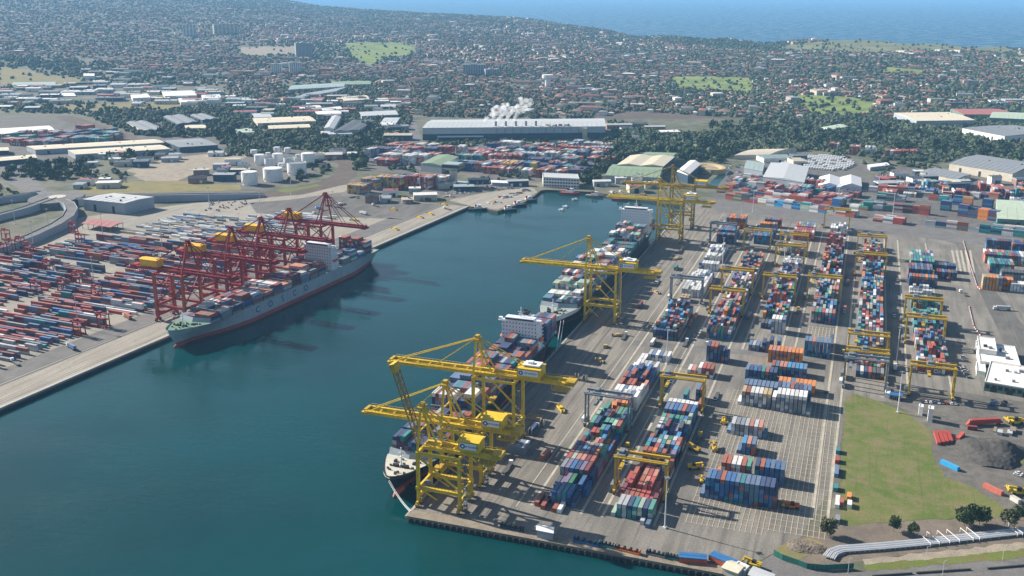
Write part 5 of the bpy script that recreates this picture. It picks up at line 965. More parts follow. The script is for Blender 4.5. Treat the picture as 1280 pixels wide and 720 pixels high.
for p_ in [([(228, 227), (262, 214), (300, 202), (312, 206), (300, 224), (262, 232)], 9, 'by the tanks lot'), ([(375, 198), (415, 192), (450, 192), (440, 198), (400, 206)], 5, 'behind the tall right tank lot'), ([(60, 232), (100, 226), (160, 232), (110, 240)], 4, 'by the left roundabout lot'), ([(430, 244), (520, 240), (560, 246), (500, 256), (440, 256)], 6, 'along the wharf road lot'), ([(0, 108), (120, 104), (285, 112), (300, 128), (200, 133), (60, 130), (0, 126)], 62, 'in the far left industrial estate'), ([(100, 88), (200, 90), (250, 108), (160, 108), (110, 104)], 16, 'behind the far left estate'), ([(395, 122), (470, 122), (508, 128), (508, 146), (440, 148), (395, 148)], 26, 'beside the top of the straight mill street'), ([(290, 128), (392, 122), (395, 145), (330, 148), (290, 142)], 20, 'above the cream factory'), ([(0, 140), (0, 128), (60, 133), (70, 140)], 5, 'at the far left edge by the grey paddock'), ([(470, 158), (505, 158), (508, 178), (480, 178)], 6, 'along the mill street'), ([(1090, 225), (1150, 214), (1180, 226), (1250, 228), (1290, 232), (1290, 246), (1180, 240), (1110, 244)], 14, 'in the depot beyond the rear road'), ([(930, 200), (1000, 200), (1000, 206), (960, 205)], 3, 'behind the twin slope warehouse'), ([(100, 198), (155, 194), (160, 204), (110, 212)], 5, 'behind the left tree clump'), ([(150, 206), (215, 196), (290, 190), (300, 194), (215, 204), (165, 213)], 8, 'around the sandy lot'), ([(1150, 128), (1290, 124), (1290, 134), (1190, 136)], 6, 'below the right suburb'), ([(770, 158), (830, 158), (850, 168), (790, 176)], 6, 'beside the brown rail yard'), ([(545, 236), (600, 228), (650, 228), (655, 234), (600, 240)], 4, 'on the dock head car lot'), ([(740, 226), (800, 226), (835, 232), (800, 240), (745, 238)], 6, 'along the dock head shore')]: shed_field(*p_, size=(14, 34) if 'depot' in p_[2] or 'lot' in p_[2] or 'shore' in p_[2] or 'clump' in p_[2] else (20, 58), seed=len(p_[2]) + p_[1])
# mill fascia, loading roof, stacks
mill = [o for o in bpy.data.objects if o.name == 'paper_mill'][0]
m0, m1 = at(528, 160, 24), at(757, 158, 24); du_ = Vector((m1[0] - m0[0], m1[1] - m0[1], 0)); mL = du_.length; du_ /= mL; mn = Vector((du_.y, -du_.x, 0))
def mp(s, o, z): p = du_ * s + mn * o; return (p.x, p.y, z)
b = MB(); b.add([mp(0, .4, 12), mp(mL, .4, 12), mp(mL, .4, 24.3), mp(0, .4, 24.3), mp(0, -.5, 12), mp(mL, -.5, 12), mp(mL, -.5, 24.3), mp(0, -.5, 24.3)], [(0, 1, 2, 3), (7, 6, 5, 4), (3, 2, 6, 7), (0, 4, 5, 1), (0, 3, 7, 4), (1, 5, 6, 2)]); b.build('fascia', 'roof_pale', mill)
for k in range(12): b = MB(); s = mL * (.4 + k * .045); b.beam(mp(s, .6, 12.5), mp(s, .6, 22), 3.5, .3); b.build('louvre', 'wall_grey', mill)
b = MB(); b.add([mp(mL * .08, 12, 7.5), mp(mL * .33, 12, 7.5), mp(mL * .33, .5, 8.5), mp(mL * .08, .5, 8.5), mp(mL * .08, 12, 7), mp(mL * .33, 12, 7)], [(0, 1, 2, 3), (4, 5, 1, 0)]); b.build('loading_roof', 'white_paint', mill)
for k in range(5): b = MB(); s = mL * (.40 + k * .055); b.tube(mp(s, -14, 22), mp(s, -14, 34), 2.2, 10); b.build('steam_stack', 'steel_grey', mill)
b = MB(); x, y, _ = mp(mL * .885, 5, 0); b.box(x - 4, x + 4, y - 4, y + 4, 0, 22); b.build('lift_tower', 'wall_cream', mill)
for k in range(9): b = MB(); s = mL * random.uniform(.42, .8); x, y, _ = mp(s, -random.uniform(6, 16), 0); q_ = random.uniform(1.5, 4); b.box(x - q_, x + q_, y - 2, y + 2, 24, 28); b.build('roof_plant', random.choice(['roof_red', 'roof_cream', 'white_paint', 'steel_grey']), mill)
# control tower
x, y = at(567, 232); ctw = thing('control_tower', 'concrete port control tower with wide flared green grey top', 'tower', (x, y, 0), 0); b = MB(); b.prism([(-4.5, -4.5), (4.5, -4.5), (4.5, 4.5), (-4.5, 4.5)], 0, 23); b.build('shaft', 'concrete_pale', ctw)
b = MB(); p = [(4.6, 23), (13, 27), (14, 28), (14, 33), (12.5, 34.2)]
for i in range(4): 
    (r0, z0), (r1, z1) = p[i], p[i + 1]; b.add([(sx * r, sy * r * .8, z) for r, z in ((r0, z0), (r1, z1)) for sx, sy in ((-1, -1), (1, -1), (1, 1), (-1, 1))], [(k, (k + 1) % 4, 4 + (k + 1) % 4, 4 + k) for k in range(4)], 1 if i == 2 else 0)
b.sheet([(-12.5, -10), (12.5, -10), (12.5, 10), (-12.5, 10)], 34.2); b.build('cabin', ['roof_teal', 'glass'], ctw); b = MB(); b.box(-17, 20, -9, 14, 0, 5); b.build('base_block', 'wall_grey', ctw)
# tanks
for px, py, w, top, lb in [(311, 231.5, 20, 213.5, 'front left one'), (340, 227, 24, 209, 'front middle, widest of the pale closed ones'), (370, 219, 24, 202, 'wide one with a dark open roof'), (384.5, 207, 16.5, 190.5, 'tall one farthest right'), (336.5, 208, 12.5, 197, 'grey topped one behind the front middle tank'), (324, 206, 13, 192.5, 'cream one at the left of the middle row'), (347, 204.5, 13, 191, 'middle one of the rear cluster'), (361, 207, 14, 196, 'low grey topped one beside the dark roofed tank'), (346, 191, 8, 183, 'small one at the back, left of two'), (359, 192, 8, 184, 'small one at the back, right of two'), (317, 195, 8, 186.5, 'small cream one at the back left'), (351, 214, 7, 203, 'slender one between the wide tanks'), (335, 197, 6, 190, 'small slender one in the rear cluster'), (372.5, 200, 6, 192, 'slender one left of the tall right tank')]:
    x, y = at(px, py); l, d = head(x, y); sc = FPX / (d * ct + CAM[2] * st); r = w / 2 / sc; x, y = x - sa * r * .6, y + ca * r * .6
    hh_ = next((z for z in np.arange(2, 40, .5) if topx(x, y, z)[1] < top + 1), 15); t = thing('storage_tank', f'white cylindrical storage tank, {lb}', 'tank', (x, y, 0), 0, 'white tanks of the tank farm')
    b = MB(); b.tube((0, 0, 0), (0, 0, hh_), r, 28, cap=False); b.build('shell', 'white_paint', t); dark = 'dark' in lb or 'grey' in lb; b = MB()
    b.tube((0, 0, hh_ - (1.2 if dark else 0)), (0, 0, hh_ + (-1.1 if dark else r * .09)), r * .99, 28, r * .05 if not dark else r * .98); b.build('tank_roof', 'roof_grey' if dark else 'white_paint', t)
    b = MB()
    for k in range(28): a0, a1 = k * math.pi / 14, (k + 1) * math.pi / 14; b.beam((r * 1.01 * math.cos(a0), r * 1.01 * math.sin(a0), hh_ + .9), (r * 1.01 * math.cos(a1), r * 1.01 * math.sin(a1), hh_ + .9), .12)
    for k in range(10): a0 = -2.4 + k * .13; z = hh_ * k / 10; b.beam((r * 1.03 * math.cos(a0), r * 1.03 * math.sin(a0), z), (r * 1.03 * math.cos(a0 + .13), r * 1.03 * math.sin(a0 + .13), z + hh_ / 10), .5, .2)
    b.build('stair', 'steel_grey', t)
x, y = at(888, 214); t = thing('settling_tank', 'oval tan settling tank with dark outer wall beside the white gabled shed', 'tank', (x, y, 0), R(30)); b = MB(); n = 24
for r0, r1, z0, z1 in ((1, 1, 0, 8), (1, .8, 8, 8), (.8, .55, 8, 5.5)): b.add([(math.cos(k * 2 * math.pi / n) * r * 22, math.sin(k * 2 * math.pi / n) * r * 34, z) for r, z in ((r0, z0), (r1, z1)) for k in range(n)], [(k, (k + 1) % n, n + (k + 1) % n, n + k) for k in range(n)])
b.build('basin_wall', 'tan', t); b = MB(); b.sheet([(math.cos(k * 2 * math.pi / n) * 12.5, math.sin(k * 2 * math.pi / n) * 19, ) for k in range(n)], 5.6); b.build('basin_floor', 'sand', t)
sheet('canal', [(884, 231), (904, 213), (912, 214), (896, 233)], .14, 'water')
# tower blocks far off
def tower(label, A, B_, h, levels, cols, z=None, wall='wall_white', d=16):
    x, y = pt(*A); x2, y2 = pt(*B_); zz = float(hgt(x, y)); w = math.hypot(x2 - x, y2 - y); rz = math.atan2(y2 - y, x2 - x); t = thing('apartment_block', label, 'apartment block', (x, y, zz - .5), rz)
    b = MB(); b.box(0, w, 0, d, 0, h); b.build('wall', wall, t); b = MB(); b.box(-.3, w + .3, -.3, d + .3, h, h + 1); b.box(w * .3, w * .6, d * .3, d * .7, h + 1, h + 4); b.build('roof', 'roof_pale', t)
    wm = MB(); wm.box(-w / cols * .3, w / cols * .3, -.25, -.05, -h / levels * .28, h / levels * .28); wm = wm.mesh('window', ['glass'])
    for i in range(cols):
        for k in range(levels): o = bpy.data.objects.new('window', wm); C.objects.link(o); o.parent = t; o.location = (w * (i + .5) / cols, 0, h * (k + .55) / levels)
for k, (a, c) in enumerate(((370.5, 377), (377.3, 384), (384.3, 391.5))): tower(f'tall pale grey tower block beside the fairway, {["left", "middle", "right"][k]} wing', (a, 72.5), (c, 72.5), 58 + 3 * (k == 1), 15, 4, wall='wall_grey')
tower('pale mid rise apartment block below the tall towers, left one', (340, 93), (352, 93), 34, 9, 5); tower('pale mid rise apartment block below the tall towers, right one', (362, 92), (378, 92), 36, 9, 6); tower('wide grey hospital like block in the middle suburb', (579, 95), (607, 95), 38, 9, 9, wall='wall_grey'); tower('lower white wing beside the wide grey block', (607, 96), (624, 95.5), 24, 6, 6, wall='wall_grey')
tower('low wide pale block at the suburb edge', (722, 116), (752, 117), 12, 3, 8, wall='wall_white'); tower('white flats on the far left ridge', (229, 45), (246, 45), 55, 9, 4); tower('pale flats on the far left ridge beside the white ones', (268, 43), (298, 42), 50, 8, 6, wall='wall_cream')
x, y = pt(684.5, 110.5); zz = float(hgt(x, y)); t = thing('water_tower', 'white flared water tower standing among the brick houses', 'water tower', (x, y, zz)); b = MB(); b.tube((0, 0, 0), (0, 0, 27), 8, 16, 7.5); b.build('shaft', 'wall_white', t); b = MB(); b.tube((0, 0, 27), (0, 0, 31), 8, 18, 17); b.tube((0, 0, 31), (0, 0, 40), 17, 18, 17); b.build('cistern', 'wall_white', t)
# steam
for nm_, stacks_ in (('left', (.335, .37, .405)), ('right', (.455, .495))):
    mb_ = bpy.data.metaballs.new('steam'); mb_.resolution = 1.7; mb_.render_resolution = 1.7; mo = bpy.data.objects.new('steam_tmp', mb_); C.objects.link(mo)
    for st_, fr in enumerate(stacks_):
        hh_ = random.uniform(30, 44); wob = random.uniform(0, 6)
        for k in range(20):
            e = mb_.elements.new(); f = k / 19; p = Vector(mp(mL * fr + f ** 1.2 * mL * .11 + math.sin(wob + f * 9) * 4 * f + random.uniform(-5, 5) * f, -14 + random.uniform(-6, 6) * f, 33 + f ** .8 * hh_ + random.uniform(-5, 5) * f)) + mill.location
            e.co = p; e.radius = 2.9 + 5.2 * math.sin(min(1, f * 1.25) * 2.2) + random.uniform(-1.2, 1.6)
    bpy.context.view_layer.update(); me = bpy.data.meshes.new_from_object(mo.evaluated_get(bpy.context.evaluated_depsgraph_get())); bpy.data.objects.remove(mo)
    me.materials.clear(); o = bpy.data.objects.new('steam', me); C.objects.link(o); o['kind'] = 'stuff'
    if 'steam' not in M:
        sm = bpy.data.materials.new('steam_volume'); sm.use_nodes = True; nn = sm.node_tree.nodes; ll_ = sm.node_tree.links; nn.remove(nn['Principled BSDF']); v_ = nn.new('ShaderNodeVolumePrincipled'); v_.inputs['Color'].default_value = (.99, .99, .99, 1)
        g_ = nn.new('ShaderNodeNewGeometry'); t_ = nn.new('ShaderNodeTexNoise'); t_.inputs['Scale'].default_value = .13; t_.inputs['Detail'].default_value = 5; mr_ = nn.new('ShaderNodeMapRange'); mr_.inputs[1].default_value = .38; mr_.inputs[2].default_value = .62; mr_.inputs[3].default_value = 0; mr_.inputs[4].default_value = .2
        ll_.new(g_.outputs['Position'], t_.inputs[0]); ll_.new(t_.outputs[0], mr_.inputs[0]); ll_.new(mr_.outputs[0], v_.inputs['Density']); ll_.new(v_.outputs[0], nn['Material Output'].inputs['Volume']); M['steam'] = sm
    me.materials.append(M['steam'])
# ---------------------------------------------------------------- ramps and walls
def ramp(name, label, pts, w, wallm='wall_grey', top='road', th=1.2):
    """pts: photograph position of the deck centre line, and deck height there"""
    P3 = [Vector((*at(x, y, z), z)) for x, y, z in pts]; t = thing(name, label, 'road ramp', (P3[0].x, P3[0].y, 0)); o = Vector((P3[0].x, P3[0].y, 0)); Ls, Rs = [], []
    for i, p in enumerate(P3):
        d = (P3[min(i + 1, len(P3) - 1)] - P3[max(i - 1, 0)]); d.z = 0; d.normalize(); s = Vector((-d.y, d.x, 0)) * w / 2; Ls.append(p + s - o); Rs.append(p - s - o)
    n = len(P3); b = MB(); b.add(Ls + Rs, [(i, n + i, n + i + 1, i + 1) for i in range(n - 1)]); b.build('deck', top, t)
    for side, sg in ((Ls, 1), (Rs, -1)):
        b = MB()
        for i in range(n - 1):
            p, q_ = side[i], side[i + 1]; nd = (q_ - p).normalized(); s = Vector((-nd.y, nd.x, 0)) * .4 * sg; up = Vector((0, 0, 1.1)); p0, q0 = Vector((p.x, p.y, 0)), Vector((q_.x, q_.y, 0))
            b.add([p0 + s, q0 + s, q_ + s + up, p + s + up, p, q_, q_ + up, p + up], [(0, 1, 2, 3) if sg < 0 else (3, 2, 1, 0), (3, 2, 6, 7), (4, 5, 6, 7)])
        b.build('parapet_wall', wallm, t)
    return t
ramp('road_ramp', 'lower curving concrete ramp sweeping round above the straddle carriers', [(-60, 326, 6), (0, 309, 7), (40, 294, 8), (70, 280, 8.5), (85, 270, 9), (90, 261, 9), (86, 254, 9), (76, 250, 9)], 13)
ramp('road_ramp', 'upper straight concrete ramp rising to the roundabout at left', [(-60, 284, 6), (0, 268, 7), (30, 260, 8), (55, 251, 9), (66, 247, 9)], 11)
ramp('road_ramp', 'far ramp beside the green bank running down to the left edge', [(-60, 262, 6), (0, 247, 7.5), (30, 243, 8), (48, 240, 8.6), (60, 243, 9)], 9)
ramp('road_ramp', 'elevated port road running behind the grey terminal shed', [(96, 249, 9), (140, 244, 9), (200, 244, 9), (255, 243, 8), (300, 242.5, 6), (330, 243, 3)], 11)
x, y = at(71, 246, 9); b = MB(); b.prism([(34 * math.cos(k * math.pi / 12), 46 * math.sin(k * math.pi / 12)) for k in range(24)], 0, 8.96); t = thing('roundabout', 'roundabout with pale oval centre above the left ramps', 'roundabout', (x, y, 0), HEAD); b.build('deck', 'road', t); b = MB(); b.prism([(12 * math.cos(k * math.pi / 12), 13 * math.sin(k * math.pi / 12)) for k in range(24)], 8.96, 9.4); b.build('island', 'concrete_pale', t)
# ---------------------------------------------------------------- trees
ICO = None
def ico():
    bm = bmesh.new(); bmesh.ops.create_icosphere(bm, subdivisions=1, radius=1); v = np.array([x.co for x in bm.verts]); f = np.array([[x.index for x in p.verts] for p in bm.faces]); bm.free(); return v, f
IV, IF = ico()
def crown_mesh(seed, blobs, leaves, r=1., hgt_=1.2, m='leaf', leaf=.16, trunk=.45):
    rg = np.random.default_rng(seed); V, F = [], []; o = 0; cs = []
    for k in range(blobs):
        a = rg.uniform(0, 6.28); q = rg.uniform(0, .72) ** .7; z = rg.uniform(-.45, .55); q *= math.sqrt(max(.1, 1 - z * z)); c = np.array([q * r * math.cos(a), q * r * math.sin(a), trunk + hgt_ * (z * .5 + .5)]); s = rg.uniform(.26, .44) * r; cs.append((c, s))
        V.append(IV * s * rg.uniform(.62, 1.3, (12 if len(IV) == 12 else len(IV), 1)) * np.array([1, 1, .8]) + c); F += [tuple(i + o for i in f) for f in IF]; o += len(IV)
    for k in range(leaves):
        c, s = cs[rg.integers(len(cs))]; d = rg.normal(size=3); d /= np.linalg.norm(d); p = c + d * s * rg.uniform(.85, 1.35); a, b_ = rg.normal(size=3) * leaf, rg.normal(size=3) * leaf
        V.append(np.array([p - a, p + b_, p + a, p - b_])); F.append((o, o + 1, o + 2, o + 3)); o += 4
    me = bpy.data.meshes.new('crown'); me.from_pydata(np.vstack(V).tolist(), [], F); me.materials.append(M[m]); return me
def trunk_mesh(seed, H=1.0, r=.05):
    rg = random.Random(seed); b = MB(); b.tube((0, 0, -.02), (0, 0, H * .55), r, 7, r * .7)
    for k in range(5):
        a = rg.uniform(0, 6.28); q = rg.uniform(.25, .5); b.tube((0, 0, H * rg.uniform(.3, .55)), (q * math.cos(a), q * math.sin(a), H * rg.uniform(.8, 1.2)), r * .5, 5, r * .2)
    return b.mesh('trunk', ['trunk'])
CR = [crown_mesh(k, 11, 90, 1, [1.2, 1.5, 1.0, 1.3, 1.7, 1.1][k], ['leaf', 'leaf_dark', 'leaf_olive', 'leaf', 'leaf_dark', 'leaf_dark'][k], trunk=.3) for k in range(6)]; TR = [trunk_mesh(k) for k in range(3)]
def tree(x, y, z, s, label, group=None, k=None, crown=None, tm=None, sz=1.):
    t = thing('tree', label, 'tree', (x, y, z), random.uniform(0, 6.28), group); t.scale = (s, s, s * sz)
    o = bpy.data.objects.new('trunk', tm or random.choice(TR)); C.objects.link(o); o.parent = t
    o = bpy.data.objects.new('crown', crown or CR[random.randrange(6) if k is None else k]); C.objects.link(o); o.parent = t
for i, (px, py, s, sz, lb) in enumerate([(1034, 669, 4.4, 1.25, 'sparse green tree beside the yard corner and green hoarding'), (1117, 664, 3.6, 1.4, 'dark bushy tree at the lower edge of the grass field'), (1141, 670, 2.9, 1.5, 'conical dark tree just above the silver pipes'), (1205, 657, 5.0, 1.1, 'left tree of the dark clump below the field'), (1214, 656, 5.4, 1.2, 'middle tree of the dark clump below the field'), (1224, 656, 5.0, 1.2, 'right tree of the dark clump below the field'), (1262, 660, 4.6, 1.3, 'tall olive tree above the pipes at the right edge'), (1274, 650, 4.0, 1.2, 'olive tree at the right edge beside white scrap')]):
    x, y = at(px, py); tree(x, y, 0, s, lb, crown=crown_mesh(50 + i, 16, 1300, 1, 1.25, 'leaf_olive' if i in (0, 6) else 'leaf', .07, trunk=.5), tm=trunk_mesh(40 + i, 1.0, .04), sz=sz)
BELT = [([(-5, 214), (45, 206), (105, 204), (112, 222), (20, 228), (-5, 226)], 70, 9, 'dark tree in the dense clump behind the left port road'), ([(95, 196), (150, 192), (210, 188), (212, 200), (150, 206), (100, 205)], 50, 8, 'tree in the row before the front cream shed'), ([(80, 208), (150, 206), (160, 225), (110, 230)], 25, 6, 'scattered tree beside parked vehicles left of the sandy lot'),
        ([(362, 212), (385, 204), (412, 198), (420, 208), (395, 224), (360, 229)], 40, 6.5, 'bushy tree inside the railway curve by the tanks'), ([(530, 178), (640, 176), (762, 176), (766, 184), (640, 181), (530, 187)], 90, 7, 'tree in the line before the blue walled mill'), ([(725, 215), (740, 200), (768, 184), (790, 182), (775, 205), (745, 232), (728, 232)], 80, 8, 'tree in the belt between container park and green shed'),
        ([(436, 195), (452, 190), (458, 208), (445, 214)], 18, 7, 'tree beside the pale container stacks near the railway'), ([(478, 210), (520, 206), (520, 216), (480, 216)], 14, 6, 'bush before the pale container stacks'), ([(595, 222), (660, 216), (670, 224), (640, 228), (600, 232)], 30, 6, 'tree beside the dock head car lot'), ([(1030, 187), (1150, 192), (1170, 206), (1110, 212), (1040, 198)], 60, 7, 'tree around the far red container stacks'), ([(1090, 212), (1140, 205), (1190, 212), (1160, 232), (1110, 230)], 36, 5.5, 'tree in the depot right of the bus park'),
        ([(868, 168), (900, 153), (1005, 144), (1030, 146), (1010, 188), (960, 186), (915, 190), (905, 205), (880, 200)], 330, 9, 'tree in the broad dark belt behind the port'), ([(1000, 152), (1090, 150), (1150, 160), (1205, 176), (1290, 190), (1290, 206), (1190, 192), (1120, 194), (1010, 186)], 380, 9, 'tree in the broad dark belt right of the depot'),
        ([(770, 176), (820, 172), (870, 176), (880, 205), (850, 200), (800, 190)], 110, 8, 'tree behind the green roofed sheds'), ([(150, 166), (215, 168), (300, 164), (305, 182), (278, 180), (270, 172), (200, 172)], 110, 8.5, 'tree between the grey sheds and the tank farm'), ([(140, 138), (290, 136), (320, 140), (320, 170), (300, 160), (275, 140), (150, 148)], 200, 8.5, 'tree behind the grey saw roofed sheds'), ([(300, 168), (400, 163), (470, 172), (450, 190), (380, 182), (310, 184)], 170, 8, 'tree behind the white tanks'),
        ([(440, 160), (475, 155), (500, 165), (505, 182), (450, 186)], 80, 9, 'tall green tree left of the straight mill street'), ([(0, 118), (90, 128), (150, 136), (140, 146), (60, 142), (0, 140)], 130, 8, 'tree at the left edge estate'), ([(0, 72), (98, 76), (100, 92), (40, 84), (0, 84)], 140, 10, 'tree in the far left wood'), ([(-5, 229), (30, 247), (0, 252)], 30, 4, 'bush on the green bank at left'), ([(526, 142), (700, 146), (745, 142), (745, 150), (690, 149), (527, 146)], 140, 8, 'tree behind the mill roof'), ([(1190, 138), (1290, 136), (1290, 143), (1240, 143), (1200, 141)], 80, 8, 'tree near the far red roof'), ([(320, 148), (345, 158), (400, 163), (400, 152)], 50, 7, 'tree around the cream factory'), ([(1255, 288), (1290, 290), (1290, 262)], 8, 5, 'tree at right'), ([(1180, 196), (1290, 206), (1290, 212), (1200, 204)], 60, 6, 'tree above the long grey warehouse')]
TL = []
for poly, n, s, lb in BELT:
    xs = [p[0] for p in poly]; ys = [p[1] for p in poly]; c = 0; tries = 0
    while c < n and tries < 9000:
        tries += 1; px, py = random.uniform(min(xs), max(xs)), random.uniform(min(ys), max(ys))
        if inpoly(np.array([px]), np.array([py]), poly)[0]: x, y = pt(px, py); TL.append((x, y, float(hgt(x, y)), s * random.uniform(.65, 1.2) * .82, lb)); c += 1
TL.sort(key=lambda q: -q[3] / math.dist(q[:2], CAM[:2])); 
for x, y, z, s, lb in TL[:290]: 
    k = random.randrange(6); sz = random.uniform(.8, 1.35); w = lb.split('tree ', 1)[-1] if 'tree ' in lb else lb.split('bush ', 1)[-1]
    tree(x, y, z, s, f"{'tall' if s * sz > 6 else 'low' if s * sz < 4.6 else 'rounded'} {['green', 'dark green', 'olive', 'leafy green', 'slender dark', 'broad dark'][k]} tree {w}", 'trees ' + w, k=k, sz=sz)
BLD = [[(v.x + o.location.x, v.y + o.location.y) for v in [w.data.vertices[i].co for i in range(4)]] for o in list(bpy.data.objects) if o.type == 'EMPTY' and o.parent is None for w in o.children if w.name.split('.')[0] == 'wall' and len(w.data.vertices) >= 4 and o.name.split('.')[0] not in ('apartment_block',)]
# ---------------------------------------------------------------- suburbs
def frustum(x, y, z): 
    l, d = head(x, y); dp = d * ct - (z - CAM[2]) * st; return 640 + FPX * l / dp, 360 - FPX * (d * st + (z - CAM[2]) * ct) / dp
NOHOUSE = [[pt(*p) for p in poly] for poly in ([(-200, 128), (300, 128), (480, 128), (500, 143), (526, 143), (745, 145), (790, 139), (1000, 150), (1005, 146), (1030, 140), (1120, 148), (1195, 132), (1500, 132), (1500, 900), (-500, 900)], [(-200, 70), (110, 74), (200, 96), (285, 108), (300, 130), (-200, 130)], [(350, 100), (470, 98), (480, 126), (350, 128)], [(300, 56), (520, 50), (520, 72), (460, 84), (428, 72), (300, 72)], [(780, 45), (990, 53), (990, 66), (860, 56)])] + [p for m, p in COVERW if m in ('fairway', 'heath', 'sand')]
STREET = []
def jitter_grid():
    X_, Y_, A_ = [], [], []
    for bi in range(-8, 9):
        for bj in range(2, 18):
            rg = np.random.default_rng(bi * 131 + bj * 17 + 5000); a = rg.uniform(-.5, .5); cl, cd_ = bi * 720., bj * 720.
            g = np.arange(-480, 480, 17.); r_ = np.arange(-480, 480, 62.); rows = np.sort(np.concatenate([r_, r_ + 26])); gx, gy = np.meshgrid(g, rows); gx = gx.ravel() + rg.normal(0, 1.6, gx.size); gy = gy.ravel() + rg.normal(0, 2, gy.size)
            lx, ly = gx * math.cos(a) - gy * math.sin(a), gx * math.sin(a) + gy * math.cos(a); 
            if cd_ > 2000 and abs(cl) < cd_ * .62 + 400:
                for ry in np.concatenate([r_ + 44, ]):
                    if abs(ry) < 340: STREET.append([(cl + s_ * math.cos(a) - ry * math.sin(a), cd_ + s_ * math.sin(a) + ry * math.cos(a)) for s_ in np.arange(-350, 351, 50.)])
                for rx in (-240, 0, 240): STREET.append([(cl + rx * math.cos(a) - s_ * math.sin(a), cd_ + rx * math.sin(a) + s_ * math.cos(a)) for s_ in np.arange(-350, 351, 50.)])
            k = (abs(lx) < 355) & (abs(ly) < 355) & (abs(abs(lx) % 240 - 0) > 9); X_.append(lx[k] + cl); Y_.append(ly[k] + cd_); A_.append(np.full(k.sum(), a) + HEAD)
    l, d, a = np.concatenate(X_), np.concatenate(Y_), np.concatenate(A_); x, y = unhead(l, d); return x, y, a
hx, hy, ha = jitter_grid(); hz_ = hgt(hx, hy); fx, fy = frustum(hx, hy, hz_); l_, d_ = head(hx, hy)
ok = (fx > -40) & (fx < 1320) & (d_ > 1600) & (d_ < coast_d(l_ / d_) - 60)
for p in NOHOUSE: ok &= ~inpoly(hx, hy, p)
pk = np.clip(1.05 - (d_ - 2200) / 7500, .16, .9) * (.55 + .45 * np.sin(hx * .004 + 1.3 * np.sin(hy * .003)) ** 2); pk = np.where(fx < 330, pk * .62, pk); ok &= RNG.random(len(hx)) < pk
hx, hy, ha, hz_, fx, fy, d_ = [q[ok] for q in (hx, hy, ha, hz_, fx, fy, d_)]; n = len(hx)
RC = np.array([(.30, .11, .075), (.24, .1, .075), (.36, .16, .11), (.2, .13, .11), (.19, .19, .2), (.28, .28, .29), (.55, .54, .52), (.14, .13, .13), (.42, .3, .2), (.68, .67, .64)]); RNAME = ['terracotta', 'dark red', 'pale terracotta', 'brown', 'grey', 'light grey', 'pale', 'charcoal', 'tan', 'white']
rp = np.array([.22, .18, .13, .15, .09, .07, .045, .07, .05, .025]); ri = RNG.choice(len(RC), n, p=rp / rp.sum()); WC = np.array([(.4, .34, .27), (.3, .17, .12), (.55, .52, .46), (.26, .19, .15), (.42, .37, .3)]); wi = RNG.integers(0, 5, n)
hw = RNG.uniform(4, 6.2, n); hl_ = RNG.uniform(5.5, 8.8, n); hh = RNG.choice([3.0, 3.3, 5.8], n, p=[.45, .3, .25]); rr = RNG.uniform(1.6, 2.8, n); big = RNG.random(n) < .05; hl_[big] *= RNG.uniform(1.4, 3.6, big.sum()); hw[big] *= RNG.uniform(1.3, 2.4, big.sum()); hh[big] = RNG.choice([6., 9., 12.], big.sum()); ri[big] = RNG.choice([4, 5, 6, 0, 3, 1, 8, 7], big.sum()); wi[big] = RNG.choice([0, 2, 2, 4, 1], big.sum()); flip = RNG.random(n) < .5; ha = ha + np.where(flip, math.pi / 2, 0)
near = np.argsort(d_)
inframe = (fx > 2) & (fx < 1278) & (fy > 2) & (fy < 718); ind = [i for i in near if inframe[i]][:290]; indset = np.zeros(n, bool); indset[ind] = True
def houses(sel, name):
    m = sel.sum(); c, s = np.cos(ha[sel]), np.sin(ha[sel]); W_, L_, H_, Q_ = hw[sel], hl_[sel], hh[sel], rr[sel]
    loc = np.zeros((m, 14, 3)); cor = [(-1, -1), (1, -1), (1, 1), (-1, 1)]
    for k, (a, b_) in enumerate(cor):
        loc[:, k] = np.stack([a * W_, b_ * L_, np.full(m, -1.5)], -1); loc[:, 4 + k] = np.stack([a * W_, b_ * L_, H_], -1); loc[:, 8 + k] = np.stack([a * (W_ + .5), b_ * (L_ + .5), H_ - .1], -1)
    loc[:, 12] = np.stack([0 * W_, -(L_ - W_ * .8).clip(.3), H_ + Q_], -1); loc[:, 13] = np.stack([0 * W_, (L_ - W_ * .8).clip(.3), H_ + Q_], -1)
    V = np.empty_like(loc); V[..., 0] = loc[..., 0] * c[:, None] - loc[..., 1] * s[:, None] + hx[sel][:, None]; V[..., 1] = loc[..., 0] * s[:, None] + loc[..., 1] * c[:, None] + hy[sel][:, None]; V[..., 2] = loc[..., 2] + hz_[sel][:, None]
    fs = [(0, 1, 5, 4), (1, 2, 6, 5), (2, 3, 7, 6), (3, 0, 4, 7), (9, 10, 13, 12), (11, 8, 12, 13), (8, 9, 12), (10, 11, 13)]; sz = np.tile([len(f) for f in fs], m); flat = np.concatenate([f for f in fs]); lo = (np.arange(m)[:, None] * 14 + flat[None]).ravel()
    col = np.empty((m, 8, 3)); j = RNG.uniform(.75, 1.2, (m, 1, 1)); col[:, :4] = WC[wi[sel]][:, None] * j; col[:, 4:] = RC[ri[sel]][:, None] * j
    o = np_mesh(name, V.reshape(-1, 3), lo, sz, col.reshape(-1, 3).clip(0, 1), ['mass']); o['kind'] = 'stuff'
houses(~indset, 'suburban_houses')
V_, F_ = [], []
